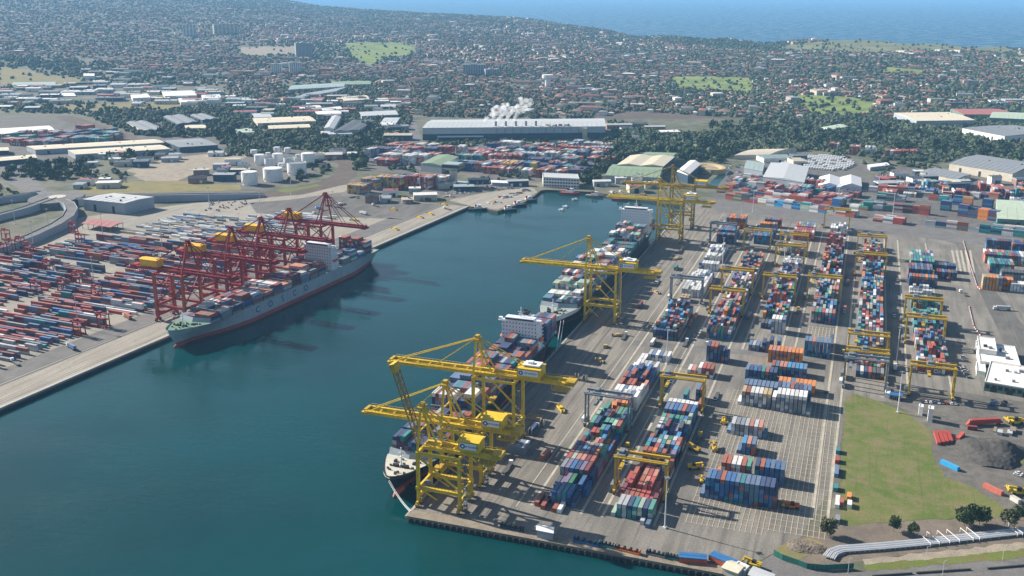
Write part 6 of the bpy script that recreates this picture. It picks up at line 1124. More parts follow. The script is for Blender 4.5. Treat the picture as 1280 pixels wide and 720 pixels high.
for ln in STREET:
    q_ = np.array([unhead(*p) for p in ln]); l2, d2 = head(q_[:, 0], q_[:, 1]); zz = hgt(q_[:, 0], q_[:, 1]) + .5; gd = (d2 > 1650) & (d2 < coast_d(l2 / d2) - 90)
    for p in NOHOUSE: gd &= ~inpoly(q_[:, 0], q_[:, 1], p)
    for i in range(len(ln) - 1):
        if gd[i] and gd[i + 1]:
            d = q_[i + 1] - q_[i]; d = d / np.linalg.norm(d); s_ = np.array([-d[1], d[0]]) * 4.5; o0 = len(V_); V_ += [(*(q_[i] - s_), zz[i]), (*(q_[i + 1] - s_), zz[i + 1]), (*(q_[i + 1] + s_), zz[i + 1]), (*(q_[i] + s_), zz[i])]; F_.append((o0, o0 + 1, o0 + 2, o0 + 3))
b = MB(); b.add(V_, F_); struct('streets', b, 'road')
HV = {}
def place_name(px, py):
    for f, nm_ in ((lambda: py > 138 and px > 740, 'beside the brown rail yard'), (lambda: px < 330, 'in the left suburb'), (lambda: 500 < px < 760, 'behind the steaming mill'), (lambda: px >= 1030, 'in the right suburb below the headland'), (lambda: px >= 760, 'below the golf fairways'), (lambda: True, 'above the cream factory sheds')):
        if f(): return nm_
def wallmesh(k):
    b = MB(); b.box(-1, 1, -1, 1, -.35, 1); return b.mesh('wall', [['wall_cream', 'wall_brick', 'wall_white', 'wall_brick', 'wall_cream'][k]])
def roofmesh(k):
    b = MB(); b.add([(-1.1, -1.1, 0), (1.1, -1.1, 0), (1.1, 1.1, 0), (-1.1, 1.1, 0), (0, -.4, 1), (0, .4, 1)], [(1, 2, 5, 4), (3, 0, 4, 5), (0, 1, 4), (2, 3, 5), (3, 2, 1, 0)]); mm = mat('roof_' + RNAME[k].replace(' ', '_'), tuple(RC[k]), rough=.85, var=.15, scale=.3); return b.mesh('roof', [mm])
WM = [wallmesh(k) for k in range(5)]; RM = [roofmesh(k) for k in range(len(RC))]
for i in ind:
    t = thing('house', f'{RNAME[ri[i]]} roofed house with {["cream", "brick", "white", "brown brick", "buff"][wi[i]]} walls {place_name(fx[i], fy[i])}', 'house', (hx[i], hy[i], hz_[i]), ha[i], 'suburban houses ' + place_name(fx[i], fy[i]))
    o = bpy.data.objects.new('wall', WM[wi[i]]); C.objects.link(o); o.parent = t; o.scale = (hw[i], hl_[i], hh[i]); o = bpy.data.objects.new('roof', RM[ri[i]]); C.objects.link(o); o.parent = t; o.location = (0, 0, hh[i]); o.scale = (hw[i], hl_[i], rr[i])
# trees of the suburbs and the rest of the belts, as one wood
def scatter(nt):
    py = RNG.uniform(-2, 205, nt * 2) ; px = RNG.uniform(-45, 1325, nt * 2); u = (px - 640) / 1303
    dep = np.arctan((py - 360) / FPX) + TILT; d = np.where(dep > .004, 278 / np.tan(np.maximum(dep, .004)), 60000); mixd = RNG.random(nt * 2) < .55
    dmax = coast_d(u) - 40; d2 = 1 / (RNG.random(nt * 2) * (1 / 1500 - 1 / dmax) + 1 / dmax); d3 = np.sqrt(RNG.random(nt * 2) * (dmax ** 2 - 1500 ** 2) + 1500 ** 2); d = np.where(mixd, d2, d3); return unhead(u * d, d)
tx, ty = scatter(62000); tz = hgt(tx, ty); fx2, fy2 = frustum(tx, ty, tz); okt = (fx2 > -40) & (fx2 < 1320) & (fy2 < 212)
OPEN = [[pt(*p) for p in poly] for poly in ([(0, 140), (100, 143), (175, 170), (285, 172), (283, 195), (320, 196), (360, 186), (425, 194), (450, 206), (452, 196), (500, 184), (518, 140), (528, 142), (760, 142), (765, 184), (735, 232), (560, 260), (100, 300), (-100, 300), (-100, 140)], [(880, 206), (910, 194), (1020, 188), (1110, 200), (1290, 208), (1290, 330), (880, 270)], [(770, 240), (755, 215), (800, 190), (846, 190), (905, 205), (880, 240)], [(735, 146), (790, 139), (1000, 152), (1000, 163), (840, 168)], [(20, 102), (280, 108), (280, 132), (0, 126)])]
for p in OPEN: okt &= ~inpoly(tx, ty, p)
for m_, p in COVERW:
    if m_ in ('fairway', 'sand', 'heath', 'straw', 'verge'): i_ = inpoly(tx, ty, p); okt &= ~(i_ & (RNG.random(len(tx)) > (.07 if m_ == 'fairway' else .05)))
for p in BLD: okt &= ~inpoly(tx, ty, p)
tx, ty, tz = tx[okt], ty[okt], tz[okt]; dd_ = head(tx, ty)[1]; pr = .5 + .5 * np.sin(tx * .006 + np.sin(ty * .005) * 2) * np.sin(ty * .0047); kq = RNG.random(len(tx)) < (.3 + .62 * pr); tx, ty, tz, dd_ = tx[kq], ty[kq], tz[kq], dd_[kq]
sx = RNG.uniform(2.6, 5.8, len(tx)) * (1 + dd_ / 14000)
TB = [q for q in TL[290:] if random.random() < .78]; bx = []
for x, y, z, s, lb in TB:
    for k in range(5): a = random.uniform(0, 6.28); q_ = random.uniform(0, .75) * s; bx.append((x + q_ * math.cos(a), y + q_ * math.sin(a), z + s * random.uniform(.1, .9), s * random.uniform(.42, .75)))
bx = np.array(bx); AX = np.concatenate([tx, bx[:, 0]]); AY = np.concatenate([ty, bx[:, 1]]); AZ = np.concatenate([tz + sx * .45, bx[:, 2]]); AS = np.concatenate([sx, bx[:, 3]]); m = len(AX)
nv = len(IV); V = IV[None] * AS[:, None, None] * RNG.uniform(.6, 1.3, (m, nv, 1)) * np.array([1, 1, .95]) ; V += np.stack([AX, AY, AZ], -1)[:, None]; lo = (np.arange(m)[:, None, None] * nv + IF[None]).ravel()
LC = np.array([(.036, .055, .03), (.05, .07, .034), (.075, .09, .042), (.045, .06, .042), (.09, .095, .052), (.065, .058, .042)]); col = LC[RNG.choice(6, m, p=[.28, .28, .14, .17, .07, .06])][:, None] * RNG.uniform(.8, 1.75, (m, 1, 1)) * RNG.uniform(.8, 1.25, (m, len(IF), 1))
o = np_mesh('suburb_trees', V.reshape(-1, 3), lo, np.full(m * len(IF), 3), col.reshape(-1, 3), ['leaf_mass']); o['kind'] = 'stuff'; print('houses', n, 'trees', m, 'belt', len(TL))
# ---------------------------------------------------------------- vehicles and small things
def mk(name, label, cat, px, py, rz=0., group=None, z=0., world=None):
    x, y = world or at(px, py, z); return thing(name, label, cat, (x, y, z), rz, group)
def carmesh(van=False):
    b = MB(); h1, h2 = (1.0, 2.1) if van else (.85, 1.45)
    b.box(-.9, .9, -2.2, 2.2, .35, h1, 0); y0, y1 = (-2.0, 1.3) if van else (-1.7, 1.0)
    b.add([(-.85, y0, h1), (.85, y0, h1), (.85, y1, h1), (-.85, y1, h1), (-.68, y0 + .4, h2), (.68, y0 + .4, h2), (.68, y1 - .55, h2), (-.68, y1 - .55, h2)], [(0, 1, 5, 4), (1, 2, 6, 5), (2, 3, 7, 6), (3, 0, 4, 7)], 1)
    b.add([(-.68, y0 + .4, h2), (.68, y0 + .4, h2), (.68, y1 - .55, h2), (-.68, y1 - .55, h2)], [(0, 1, 2, 3)], 0)
    for sx in (-.92, .72):
        for sy in (-1.4, 1.4): b.tube((sx, sy, .33), (sx + .2, sy, .33), .33, 8, m=2)
    return b.mesh('parked_car', ['paint', 'glass', 'tyre'])
CAR, VAN = carmesh(), carmesh(True); CC = {'white': (.75, .75, .75), 'silver': (.45, .46, .48), 'grey': (.16, .17, .18), 'black': (.02, .02, .025), 'red': (.4, .03, .03), 'blue': (.04, .1, .3)}
def cars(poly, n, where, ang, row=6.5, pitch=2.8, cols=('white', 'white', 'silver', 'grey', 'black', 'red', 'blue', 'white')):
    W_ = [at(*p) for p in poly]; cx, cy = np.mean(W_, 0); c, s = math.cos(ang), math.sin(ang); pts = []
    for i in range(-60, 61):
        for j in range(-40, 41):
            lx, ly = i * pitch, j * row + (j // 2) * 5; x, y = cx + lx * c - ly * s, cy + lx * s + ly * c
            if inpoly(np.array([x]), np.array([y]), W_)[0]: pts.append((x, y))
    random.shuffle(pts)
    print('cars', where, len(pts))
    for x, y in pts[:n]:
        k = random.choice(cols); o = bpy.data.objects.new('parked_car', VAN if random.random() < .15 else CAR); C.objects.link(o); o.location = (x + random.uniform(-.3, .3), y, .11); o.rotation_euler = (0, 0, ang + random.uniform(-.04, .04) + random.choice((0, math.pi))); o.color = (*CC[k], 1)
        props(o, f'{k} car parked {where}', 'car', 'cars parked ' + where)
cars([(552, 243), (578, 228), (618, 223), (655, 227), (648, 236), (600, 240), (565, 249)], 95, 'on the lot at the dock head', R(60)); cars([(252, 266), (262, 252), (300, 250), (318, 254), (300, 262)], 32, 'behind the white container rows', R(30)); cars([(100, 228), (112, 216), (158, 216), (172, 226), (130, 232)], 34, 'beside the left tree clump', R(20)); cars([(905, 226), (912, 206), (932, 205), (940, 215), (925, 230)], 30, 'in the scrap lot by the canal', R(50))
cars([(1199, 448), (1208, 446), (1216, 486), (1206, 488)], 9, 'beside the white offices', R(-80), cols=('white', 'silver', 'grey')); cars([(1150, 500), (1195, 502), (1196, 509), (1152, 506)], 9, 'at the north edge of the gravel lot', R(10)); cars([(1238, 500), (1272, 505), (1270, 511), (1238, 507)], 7, 'below the workshop', R(80), cols=('grey', 'blue', 'black')); cars([(1130, 240), (1160, 228), (1240, 232), (1245, 242), (1180, 246)], 34, 'in the depot beyond the rear road', R(30)); cars([(1265, 588), (1282, 588), (1282, 597), (1265, 597)], 2, 'on the track by the gravel heap', R(70), cols=('white',)); cars([(1228, 184), (1290, 190), (1290, 204), (1235, 196)], 30, 'before the white ended warehouse', R(20))
bus = MB(); bus.box(-1.25, 1.25, -5.5, 5.5, .5, 3.2); bus.box(-1.28, 1.28, -5.2, 5.2, 1.7, 2.6, 1); bus.box(-.9, .9, -2, 1, 3.2, 3.5)
for sx in (-1.26, 1.06):
    for sy in (-3.6, 3.4): bus.tube((sx, sy, .5), (sx + .2, sy, .5), .5, 8, m=2)
busm = bus.mesh('bus', ['white_paint', 'glass', 'tyre']); W_ = [at(*p) for p in [(968, 206), (985, 197), (1050, 194), (1075, 210), (1055, 214), (1010, 212)]]; cx, cy = np.mean(W_, 0)
for i in range(-12, 13):
    for j in range(-6, 7):
        x, y = cx + i * 4.3 * math.cos(-.25) - j * 17 * math.sin(-.25), cy + i * 4.3 * math.sin(-.25) + j * 17 * math.cos(-.25)
        if inpoly(np.array([x]), np.array([y]), W_)[0] and random.random() < .88: o = bpy.data.objects.new('bus', busm); C.objects.link(o); o.location = (x, y, .1); o.rotation_euler = (0, 0, -.25); props(o, 'white bus parked in rows in the bus park behind the grey warehouse', 'bus', 'white buses in the bus park')
# trucks
def truck(label, px, py, rz, load=None, cab='white_paint', world=None, g='terminal trucks and trailers'):
    t = mk('truck', label, 'truck', px, py, rz, g, .15, world); b = MB(); b.box(-1.2, 1.2, 6.6, 8.6, .9, 3.2); b.box(-1.15, 1.15, 8.6, 8.66, 1.9, 2.9, 1); b.build('cab', [cab, 'glass'], t); b = MB(); b.box(-.5, .5, -6.4, 8.4, .8, 1.15); b.box(-1.2, 1.2, -6.4, 6, 1.15, 1.35)
    for y in (-5.2, -4, 4.6, 7.6):
        for x in (-1.2, .85): b.tube((x, y, .5), (x + .35, y, .5), .5, 8, m=1)
    b.build('trailer', ['rail_dark', 'tyre'], t)
    if load:
        o = bpy.data.objects.new('shipping_container', CM[12.2]); C.objects.link(o); o.location = (t.location.x, t.location.y, 1.5); o.rotation_euler = (0, 0, rz); o.color = (*PAINT[load], 1); props(o, f'{load} container riding on a truck trailer, {label.split(", ")[-1]}', 'container', 'containers on trucks')
    return t
for i, (X, Y, rz, ld, wh) in enumerate([(94.5, 118, 0, None, 'lane right of the first row, near end'), (95, 250, 0, 'slate blue', 'lane right of the first row, midway'), (95.5, 330, 0, None, 'on the cross road by the first row'), (135.5, 150, 0, None, 'lane beside the paving grid'), (136, 228, R(180), None, 'lane left of the cream topped stack'), (136, 420, 0, 'grey', 'lane between second and third rows'), (176, 450, 0, None, 'lane between third and fourth rows'), (216, 470, R(180), 'rust red', 'lane between fourth and fifth rows'), (216, 560, 0, None, 'far lane before the fifth row'), (257, 330, 0, 'white', 'lane between fifth and sixth rows'), (258, 470, R(180), None, 'far lane before the sixth row'), (44, 330, 0, None, 'beside the bow of the second ship'), (38, 420, 0, 'maroon', 'under the crane at the second ship'), (37, 505, R(180), None, 'mid apron by the second ship'), (45, 560, 0, 'teal', 'apron by white reefers'), (36, 640, 0, None, 'far apron near the bright yellow crane'), (33, 70, R(0), None, 'shadow of the second crane'), (31, 128, 0, 'navy blue', 'under the tall crane'), (226, 352, R(90), None, 'by the fifth row front'), (205, 262, R(80), None, 'beside the orange topped stack'), (322, 560, R(20), None, 'lane by the gate islands'), (300, 640, R(160), None, 'behind the sixth row'), (352, 520, R(100), 'pale grey', 'right of the gate'), (120, 335, R(90), None, 'on the cross road by the second row'), (70, 322, R(0), 'white', 'by the low white containers')]):
    truck(f'{"loaded" if ld else "empty"} terminal truck and trailer, {wh}', 0, 0, rz, ld, 'white_paint' if i % 3 else 'crane_yellow', (X, Y))
def stacker(label, px, py, rz, col='crane_yellow', s=1.):
    t = mk('reach_stacker', label, 'reach stacker', px, py, rz, 'yard loaders', .12); t.scale = (s, s, s); b = MB(); b.box(-1.5, 1.5, -4, 3, 1, 2.1); b.box(-1.3, 1.3, -4.3, -2.2, 2.1, 3); b.build('body', col, t); b = MB(); b.box(-.8, .8, -1.4, .6, 2.1, 3.9); b.box(-.7, .7, .6, .66, 2.8, 3.8, 1); b.build('cab', ['dark', 'glass'], t)
    b = MB(); b.beam((0, -3.4, 2.9), (0, 4.6, 3.9), .9, 1); b.build('boom', col, t); b = MB(); b.box(-2.4, 2.4, 4.3, 5.1, 2.6, 3.6); b.box(-2.6, -2.1, 3.8, 5.7, 2.3, 2.9); b.box(2.1, 2.6, 3.8, 5.7, 2.3, 2.9); b.build('spreader', 'crane_gold', t)
    for x in (-1.9, 1.2):
        for y in (-3, 2.2): b = MB(); b.tube((x, y, .85), (x + .7, y, .85), .85, 12); b.build('wheel', 'tyre', t)
stacker('yellow loader under the cream grey stacks on the paving grid', 905, 529, R(190)); stacker('orange brown loader in the lane beside the small stack', 868, 563, R(60), 'crane_gold'); stacker('tan loader on the paving grid edge', 893, 562, R(20), 'crane_gold'); stacker('bright yellow loader left of the long blue stack', 868, 586, R(-70)); stacker('small lime yellow loader at the corner of the blue stack', 877, 602, R(10), 'crane_yellow', .7); stacker('orange loader right of the long blue stack', 989, 635, R(100), 'orange'); stacker('yellow loader by the bottom edge sheds', 941, 708, R(80)); stacker('yellow mobile machine at the right edge, gravel lot', 1268, 530, R(120), 'crane_yellow', 1.3); stacker('yellow crane truck at right edge of the grass', 1272, 618, R(100), 'crane_yellow', 1.2); stacker('red loader by the sixth row', 1183, 349, R(30), 'red_steel')
def frame_(label, px, py, rz, c='crane_yellow', L=12.2, h=1.4):
    t = mk('lifting_frame', label, 'lifting frame', px, py, rz, None, .12); b = MB()
    for x in (-1.15, 1.15): b.box(x - .25, x + .25, -L / 2, L / 2, .2, h)
    for k in range(5): y = -L / 2 + L * k / 4; b.box(-.9, .9, y - .25, y + .25, .3, h - .1)
    b.build('frame', c, t); b = MB()
    for sx in (-1.15, 1.15):
        for sy in (-1, 1): b.box(sx - .35, sx + .35, sy * L / 2 - .4, sy * L / 2 + .4, 0, h + .4)
    b.build('corner_casting', 'dark', t); b = MB(); b.box(-1.5, 1.5, -1.6, 1.6, h, h + .9); b.build('head_block', c, t)
frame_('yellow lifting frame lying askew on the apron by the tall crane', 701, 512, R(35)); frame_('cream lifting frame on the apron, before the white containers', 749, 451, R(40), 'tan'); frame_('tan lifting frame on the apron below the mooring ropes', 772, 420, R(-70), 'tan', 9); frame_('small tan frame on the apron between others', 757, 434, R(10), 'tan', 6); frame_('tan frame on the far apron by the second ship', 846, 324, R(-30), 'tan', 12); frame_('tan frame on apron near loaded trucks, second ship', 820, 366, R(50), 'tan', 10)
def drum(label, px, py, r=2.4):
    t = mk('cable_drum', label, 'cable drum', px, py, random.uniform(-.3, .3), 'large drums on the apron', .1); b = MB(); b.tube((-1, 0, r), (1, 0, r), r * .6, 14); b.build('winding', 'rail_dark', t)
    for x in (-1.2, 1.0): b = MB(); b.tube((x, 0, r), (x + .2, 0, r), r, 18); b.build('flange', 'concrete_pale', t)
drum('grey cable drum on the apron, left of a pair by the machinery house', 721, 474); drum('grey cable drum on the apron, right of a pair by the machinery house', 731, 476); drum('cable drum under the landside girder end, rear one', 678, 532); drum('cable drum under the landside girder end, front one', 664, 543)
t = mk('hatch_cover', 'dark blue grey stacked hatch covers with white stripe on the apron', 'hatch cover', 650, 563, 0, None, .12); b = MB()
for k in range(4): b.box(-5, 5, -6, 6, k * 1.3, k * 1.3 + 1.1)
b.build('cover', 'gantry_blue', t); b = MB(); b.box(3, 4.2, -5.5, 5.5, 5.05, 5.15); b.build('stripe', 'white_paint', t)
t = mk('dunnage', 'brown timber planks laid on the apron in crane shadow', 'timber', 668, 522, 0, None, .12)
for k in range(7): b = MB(); b.box(-6 + k * 1.7, -4.6 + k * 1.7, -5, 5, 0, .5); b.build('plank', 'timber', t)
# straddle carriers of the left terminal
def straddle(label, px, py, rz):
    t = mk('straddle_carrier', label, 'straddle carrier', px, py, rz, 'red straddle carriers', .1); 
    for x in (-2.3, 2.3):
        for y in (-4.4, 4.4): b = MB(); b.beam((x, y, 1), (x, y, 12.2), .7); b.build('leg', 'crane_red', t)
        b = MB(); b.box(x - .5, x + .5, -5.4, 5.4, .9, 1.9); b.box(x - .4, x + .4, -5, 5, 11.6, 12.6); b.build('side_frame', 'crane_red', t)
        b = MB()
        for k in range(4): b.tube((x - .3, -4.5 + k * 3, .65), (x + .3, -4.5 + k * 3, .65), .65, 8)
        o = b.build('wheel_row', 'tyre', t); o['kind'] = 'stuff'
    for y in (-4.4, 4.4): b = MB(); b.box(-2.3, 2.3, y - .4, y + .4, 11.7, 12.5); b.build('cross_beam', 'crane_red', t)
    b = MB(); b.box(-1.6, 1.6, 1.2, 4.6, 12.6, 14.2); b.build('engine_deck', 'crane_red', t); b = MB(); b.box(-3.2, -2, -5.6, -4, 9.6, 11.6); b.build('cab', 'white_paint', t); b = MB(); b.box(-1.3, 1.3, -5.8, 5.8, 7.6, 8.2); b.build('spreader', 'crane_red', t)
for i, (px, py, w_) in enumerate([(100, 419, 'front edge of the containers, nearest the wharf'), (130, 409, 'front edge of the containers, second from the wharf end'), (46, 367, 'in the tan lane, tall front one'), (79, 364, 'in the tan lane, middle one'), (98, 356, 'in the tan lane by a lamp pole'), (92, 291, 'alone by the red canopy'), (101, 306, 'standing behind the rear containers'), (14, 313, 'in the group under the ramp, second'), (26, 310, 'in the group under the ramp, third'), (4, 318, 'in the group under the ramp, left edge'), (37, 318, 'in the group under the ramp, right one'), (8, 300, 'in the group under the ramp, rearmost'), (122, 374, 'among mid yard container rows'), (412, 258, 'on the hardstand beyond the tallest red crane'), (61, 340, 'at the end of the grey rows')]): straddle(f'red straddle carrier {w_}', px, py, LANG + R(90) + random.uniform(-.1, .1))
# lamp poles
pl = MB(); pl.tube((0, 0, 0), (0, 0, 30), .45, 8, .22); pl.box(-1, 1, -1, 1, 0, .8); plm = pl.mesh('pole', ['pipe_silver']); lh = MB(); lh.box(-1.6, 1.6, -.5, .5, 29.6, 30.2); lh.box(-.5, .5, -1.6, 1.6, 29.7, 30.3); lhm = lh.mesh('lamp_head', ['steel_grey'])
for px, py, w_ in [(1122, 516, 'at the north edge of the grass field'), (831, 660, 'before the blue front bay of the first row'), (833, 455, 'beside the low white container row'), (903, 332, 'by the white reefer stacks'), (926, 284, 'by the tall orange stack'), (941, 265, 'on the rear road by the corner'), (1120, 455, 'between fifth and sixth rows'), (1116, 268, 'on the rear road behind the fifth row'), (203, 311, 'among white container rows of the left yard'), (262, 262, 'by the cars behind the white rows'), (118, 358, 'amid the left container rows'), (129, 298, 'before the red canopy'), (62, 292, 'below the lower ramp'), (19, 280, 'between the two ramps'), (98, 409, 'near the front straddle carriers'), (42, 309, 'by the straddle carrier group'), (417, 268, 'on the hardstand beyond the red cranes'), (525, 238, 'before the brown container stacks'), (364, 243, 'by the rail curve'), (1098, 240, 'in the far depot'), (326, 270, 'on the hardstand behind the red cranes'), (980, 330, 'in lane left of the fourth row')]:
    t = mk('lamp_pole', f'tall grey lamp pole {w_}', 'lamp pole', px, py, random.uniform(0, 1.5), 'tall lamp poles')
    for n_, m_ in (('pole', plm), ('lamp_head', lhm)): o = bpy.data.objects.new(n_, m_); C.objects.link(o); o.parent = t
# tugs and small boats
def tug(label, px, py, rz, s=1., hull='hull_black', cat='tug'):
    t = mk('tug_boat', label, cat, px, py, rz, 'small craft at the dock head', WATER); t.scale = (s, s, s); o_ = [(0, 14), (3, 11), (4.6, 6), (4.8, -8), (4, -13)]; poly = [(x, y) for x, y in o_] + [(-x, y) for x, y in o_[::-1] if x]
    b = MB(); n = len(poly); b.add([(x * .8, y * .93, -1) for x, y in poly] + [(x, y, 2.4 + max(0, y) * .09) for x, y in poly], [(i + 1 if i + 1 < n else 0, n + (i + 1) % n, n + i, i)[::-1] for i in range(n)] + [tuple(range(n, 2 * n))[::-1]]); b.build('hull', hull, t)
    b = MB(); b.box(-3, 3, -4, 6, 2.2, 5); b.build('deckhouse', 'ship_white', t); b = MB(); b.box(-2.2, 2.2, .5, 4.6, 5, 7.6); b.box(-2.25, 2.25, .45, 4.65, 6, 7, 1); b.build('wheelhouse', ['ship_white', 'glass'], t); b = MB(); b.box(-1.8, 1.8, -3.4, -1.4, 5, 8); b.build('funnel', 'tug_red', t); b = MB(); b.tube((0, 1.5, 7.6), (0, 1.5, 13), .2, 6); b.box(-1.2, 1.2, 1.4, 1.6, 10.5, 10.8); b.build('mast', 'ship_white', t)
tug('dark hulled tug along the left shore wharf, nearest of the row', 634, 264, R(-60)); tug('dark hulled tug along the left shore wharf, middle of row', 646, 258, R(-60)); tug('dark hulled tug along the left shore wharf, inner end', 660, 252, R(-58)); tug('red decked tug moored before the white wharf office', 712, 243, R(-100), 1.15, 'tug_red'); tug('tan workboat moored right of the white wharf office', 743, 246, R(-95), 1.0, 'rust_wharf'); tug('red tug moored near the brown quay crane boom', 775, 250, R(-90), .9, 'tug_red'); tug('black tug against the quay corner of the hardstand', 597, 263, R(-70), 1.)
def boat(label, px, py, rz):
    t = mk('launch', label, 'boat', px, py, rz, 'small launches on the dock', WATER); b = MB(); b.add([(-1.6, -4, -.3), (1.6, -4, -.3), (1.6, 2, -.3), (0, 5, 0), (-1.6, 2, -.3), (-1.9, -4, 1.2), (1.9, -4, 1.2), (1.9, 2, 1.4), (0, 5.6, 1.8), (-1.9, 2, 1.4)], [(0, 1, 6, 5), (1, 2, 7, 6), (2, 3, 8, 7), (3, 4, 9, 8), (4, 0, 5, 9), (5, 6, 7, 8, 9)]); b.build('hull', 'hull_grey', t); b = MB(); b.box(-1.2, 1.2, -2.5, 1, 1.2, 2.8); b.build('cabin', 'ship_white', t)
boat('small grey launch lying off the wharf office, front left one', 702, 263, 1.2); boat('small grey launch lying off the wharf office, front right one', 707, 259, 1.2); boat('small grey launch lying off the wharf office, rear one', 719, 250, 1.4)
# pipeline corridor
PP = [(1036, 697), (1041, 690), (1052, 686), (1100, 682.5), (1150, 678), (1215, 670.5), (1300, 661)]; pw = [Vector((*at(*p, 1.2), 1.2)) for p in PP]; t = thing('pipeline', 'bundle of pale silver pipes running along the road verge', 'pipeline', (pw[1].x, pw[1].y, 0))
for k in range(7):
    b = MB()
    for i in range(len(pw) - 1):
        def of(j): d = (pw[min(j + 1, len(pw) - 1)] - pw[max(j - 1, 0)]).normalized(); return pw[j] + Vector((-d.y, d.x, 0)) * (k - 3) * .95 - Vector((pw[1].x, pw[1].y, 0)) + Vector((0, 0, .15 * (k % 2)))
        b.tube(of(i), of(i + 1), .36, 8)
    b.build('pipe', 'pipe_silver', t)
for k in range(40):
    f = k / 39 * 4.98 + 1; i = min(int(f), 5); p = pw[i].lerp(pw[i + 1], f - i) - Vector((pw[1].x, pw[1].y, 0)); d = (pw[i + 1] - pw[i]).normalized(); s = Vector((-d.y, d.x, 0)) * 3.6; b = MB(); b.beam(p - s - Vector((0, 0, .6)), p + s - Vector((0, 0, .6)), .4, .4); b.build('sleeper', 'concrete_pale', t)
for i, px in enumerate((1155, 1166, 1179, 1191, 1208, 1216, 1263, 1269)):
    y_ = 682 - (px - 1120) * .112; x, y = at(px, y_ - 1); g_ = thing('pipe_portal', f'white steel portal over the pipes, {nth(i + 1)} from the left', 'portal', (x, y, 0), R(121), 'white portals over the pipes'); b = MB(); b.beam((-5.5, 0, 0), (-5.5, 0, 2.3), .2); b.beam((5.5, 0, 0), (5.5, 0, 2.3), .2); b.build('post', 'white_paint', g_); b = MB(); b.beam((-5.7, 0, 2.3), (5.7, 0, 2.3), .24); b.build('cross_bar', 'white_paint', g_)
for i, p in enumerate(((1157, 701), (1253, 700), (1178, 719), (1060, 716))):
    x, y = at(*p); t = thing('street_lamp', ['slender pale street lamp on the verge below the pipes', 'slender pale street lamp at the road by the right edge', 'pale street lamp on the road median', 'pale street lamp near the green hoarding'][i], 'street lamp', (x, y, 0), R(30), 'street lamps along the coast road'); b = MB(); b.tube((0, 0, 0), (0, 0, 8), .13, 6, .08); b.beam((0, 0, 8), (1.8, 0, 8.4), .1); b.build('post', 'pipe_silver', t); b = MB(); b.box(1.6, 2.4, -.15, .15, 8.3, 8.5); b.build('lantern', 'steel_grey', t)
# green hoarding
HP = [Vector((*at(*p), 0)) for p in ((967, 694), (978, 700), (998, 707), (1008, 711), (1030, 713), (1067, 711))]; t = thing('hoarding', 'dark green panelled hoarding curving round the end of the pipes', 'fence', HP[0]); pm = MB(); pm.box(0, 2.3, -.05, .05, .1, 3.2); pm.box(.02, .14, .05, .2, 0, 3.4); pm = pm.mesh('panel', ['fence_green'])
for a, c in zip(HP, HP[1:]):
    d = c - a; n = max(1, round(d.length / 2.4))
    for k in range(n): o = bpy.data.objects.new('panel', pm); C.objects.link(o); o.parent = t; o.location = a + d * k / n - HP[0]; o.rotation_euler = (0, 0, math.atan2(d.y, d.x)); o.scale = (d.length / n / 2.36, 1, 1)
# gravel heap
def heap(label, px, py, rx, ry, h, m='heap', seed=1):
    x, y = at(px, py); rg = np.random.default_rng(seed); n = 46; V, F = [], []; ph = rg.uniform(0, 6, 6)
    for i in range(n + 1):
        for j in range(n + 1):
            u, v = i / n * 2 - 1, j / n * 2 - 1; r = math.hypot(u, v) * (1 + .12 * math.sin(3 * math.atan2(v, u) + ph[0])); z = h * max(0, 1 - r ** 1.7) * (1 + .2 * math.sin(5 * u + ph[1] + 2 * v) + .16 * math.sin(8 * v + ph[2])) + rg.normal(0, .2) * (r < 1); V.append((u * rx, v * ry, max(-.3, z) if r < 1.02 else -.3))
    F = [(i * (n + 1) + j, (i + 1) * (n + 1) + j, (i + 1) * (n + 1) + j + 1, i * (n + 1) + j + 1) for i in range(n) for j in range(n)]; me = bpy.data.meshes.new('heap'); me.from_pydata(V, [], F); me.materials.append(M[m]); me.polygons.foreach_set('use_smooth', [True] * len(F)); o = bpy.data.objects.new('gravel_heap', me); C.objects.link(o); o.location = (x, y, .05); props(o, label, 'heap')
heap('large dark grey gravel heap on the lot beside the grass', 1240, 566, 21, 23, 7.2); heap('low grassy mound at the right edge below the gravel heap', 1298, 580, 11, 9, 4, 'scrub', 3); heap('low earth mound with rubble beside the green hoarding', 1008, 684, 11, 7, 2, 'dirt', 5)
# steel and scrap on the lot
for i, px in enumerate((1171, 1176.5, 1181.5, 1187)):
    x, y = at(px, 549); t = thing('steel_girder', f'long rusty red steel box girder lying on the lot, {nth(i + 1)} from the left', 'girder', (x, y, .1), R(4), 'red girders on the gravel lot'); b = MB(); b.box(-.95, .95, -9.5 + i, 9.5, 0, 1.8); b.build('web', 'crane_orange', t); b = MB(); b.box(-1.15, 1.15, -9.6 + i, 9.6, 1.8, 2.0); b.build('top_flange', 'red_steel', t)
x0, y0 = at(1208, 532); x1, y1 = at(1253, 530); t = thing('crane_boom', 'deep red boxed crane boom lying across the gravel lot', 'crane boom', (x0, y0, .1), math.atan2(y1 - y0, x1 - x0)); L_ = math.hypot(x1 - x0, y1 - y0); b = MB(); b.add([(0, -1.3, .5), (L_, -1.3, 1.2), (L_, 1.3, 1.2), (0, 1.3, .5), (2.5, -1.3, 4.2), (L_ - 3, -1.3, 4.4), (L_ - 3, 1.3, 4.4), (2.5, 1.3, 4.2)], [(3, 2, 1, 0), (4, 5, 6, 7), (0, 1, 5, 4), (1, 2, 6, 5), (2, 3, 7, 6), (3, 0, 4, 7)]); b.build('box_section', 'red_steel', t)
for k in range(2): b = MB(); b.box(2 + k * (L_ - 6), 4 + k * (L_ - 6), -1.6, 1.6, 0, .7); b.build('trestle', 'dark', t)
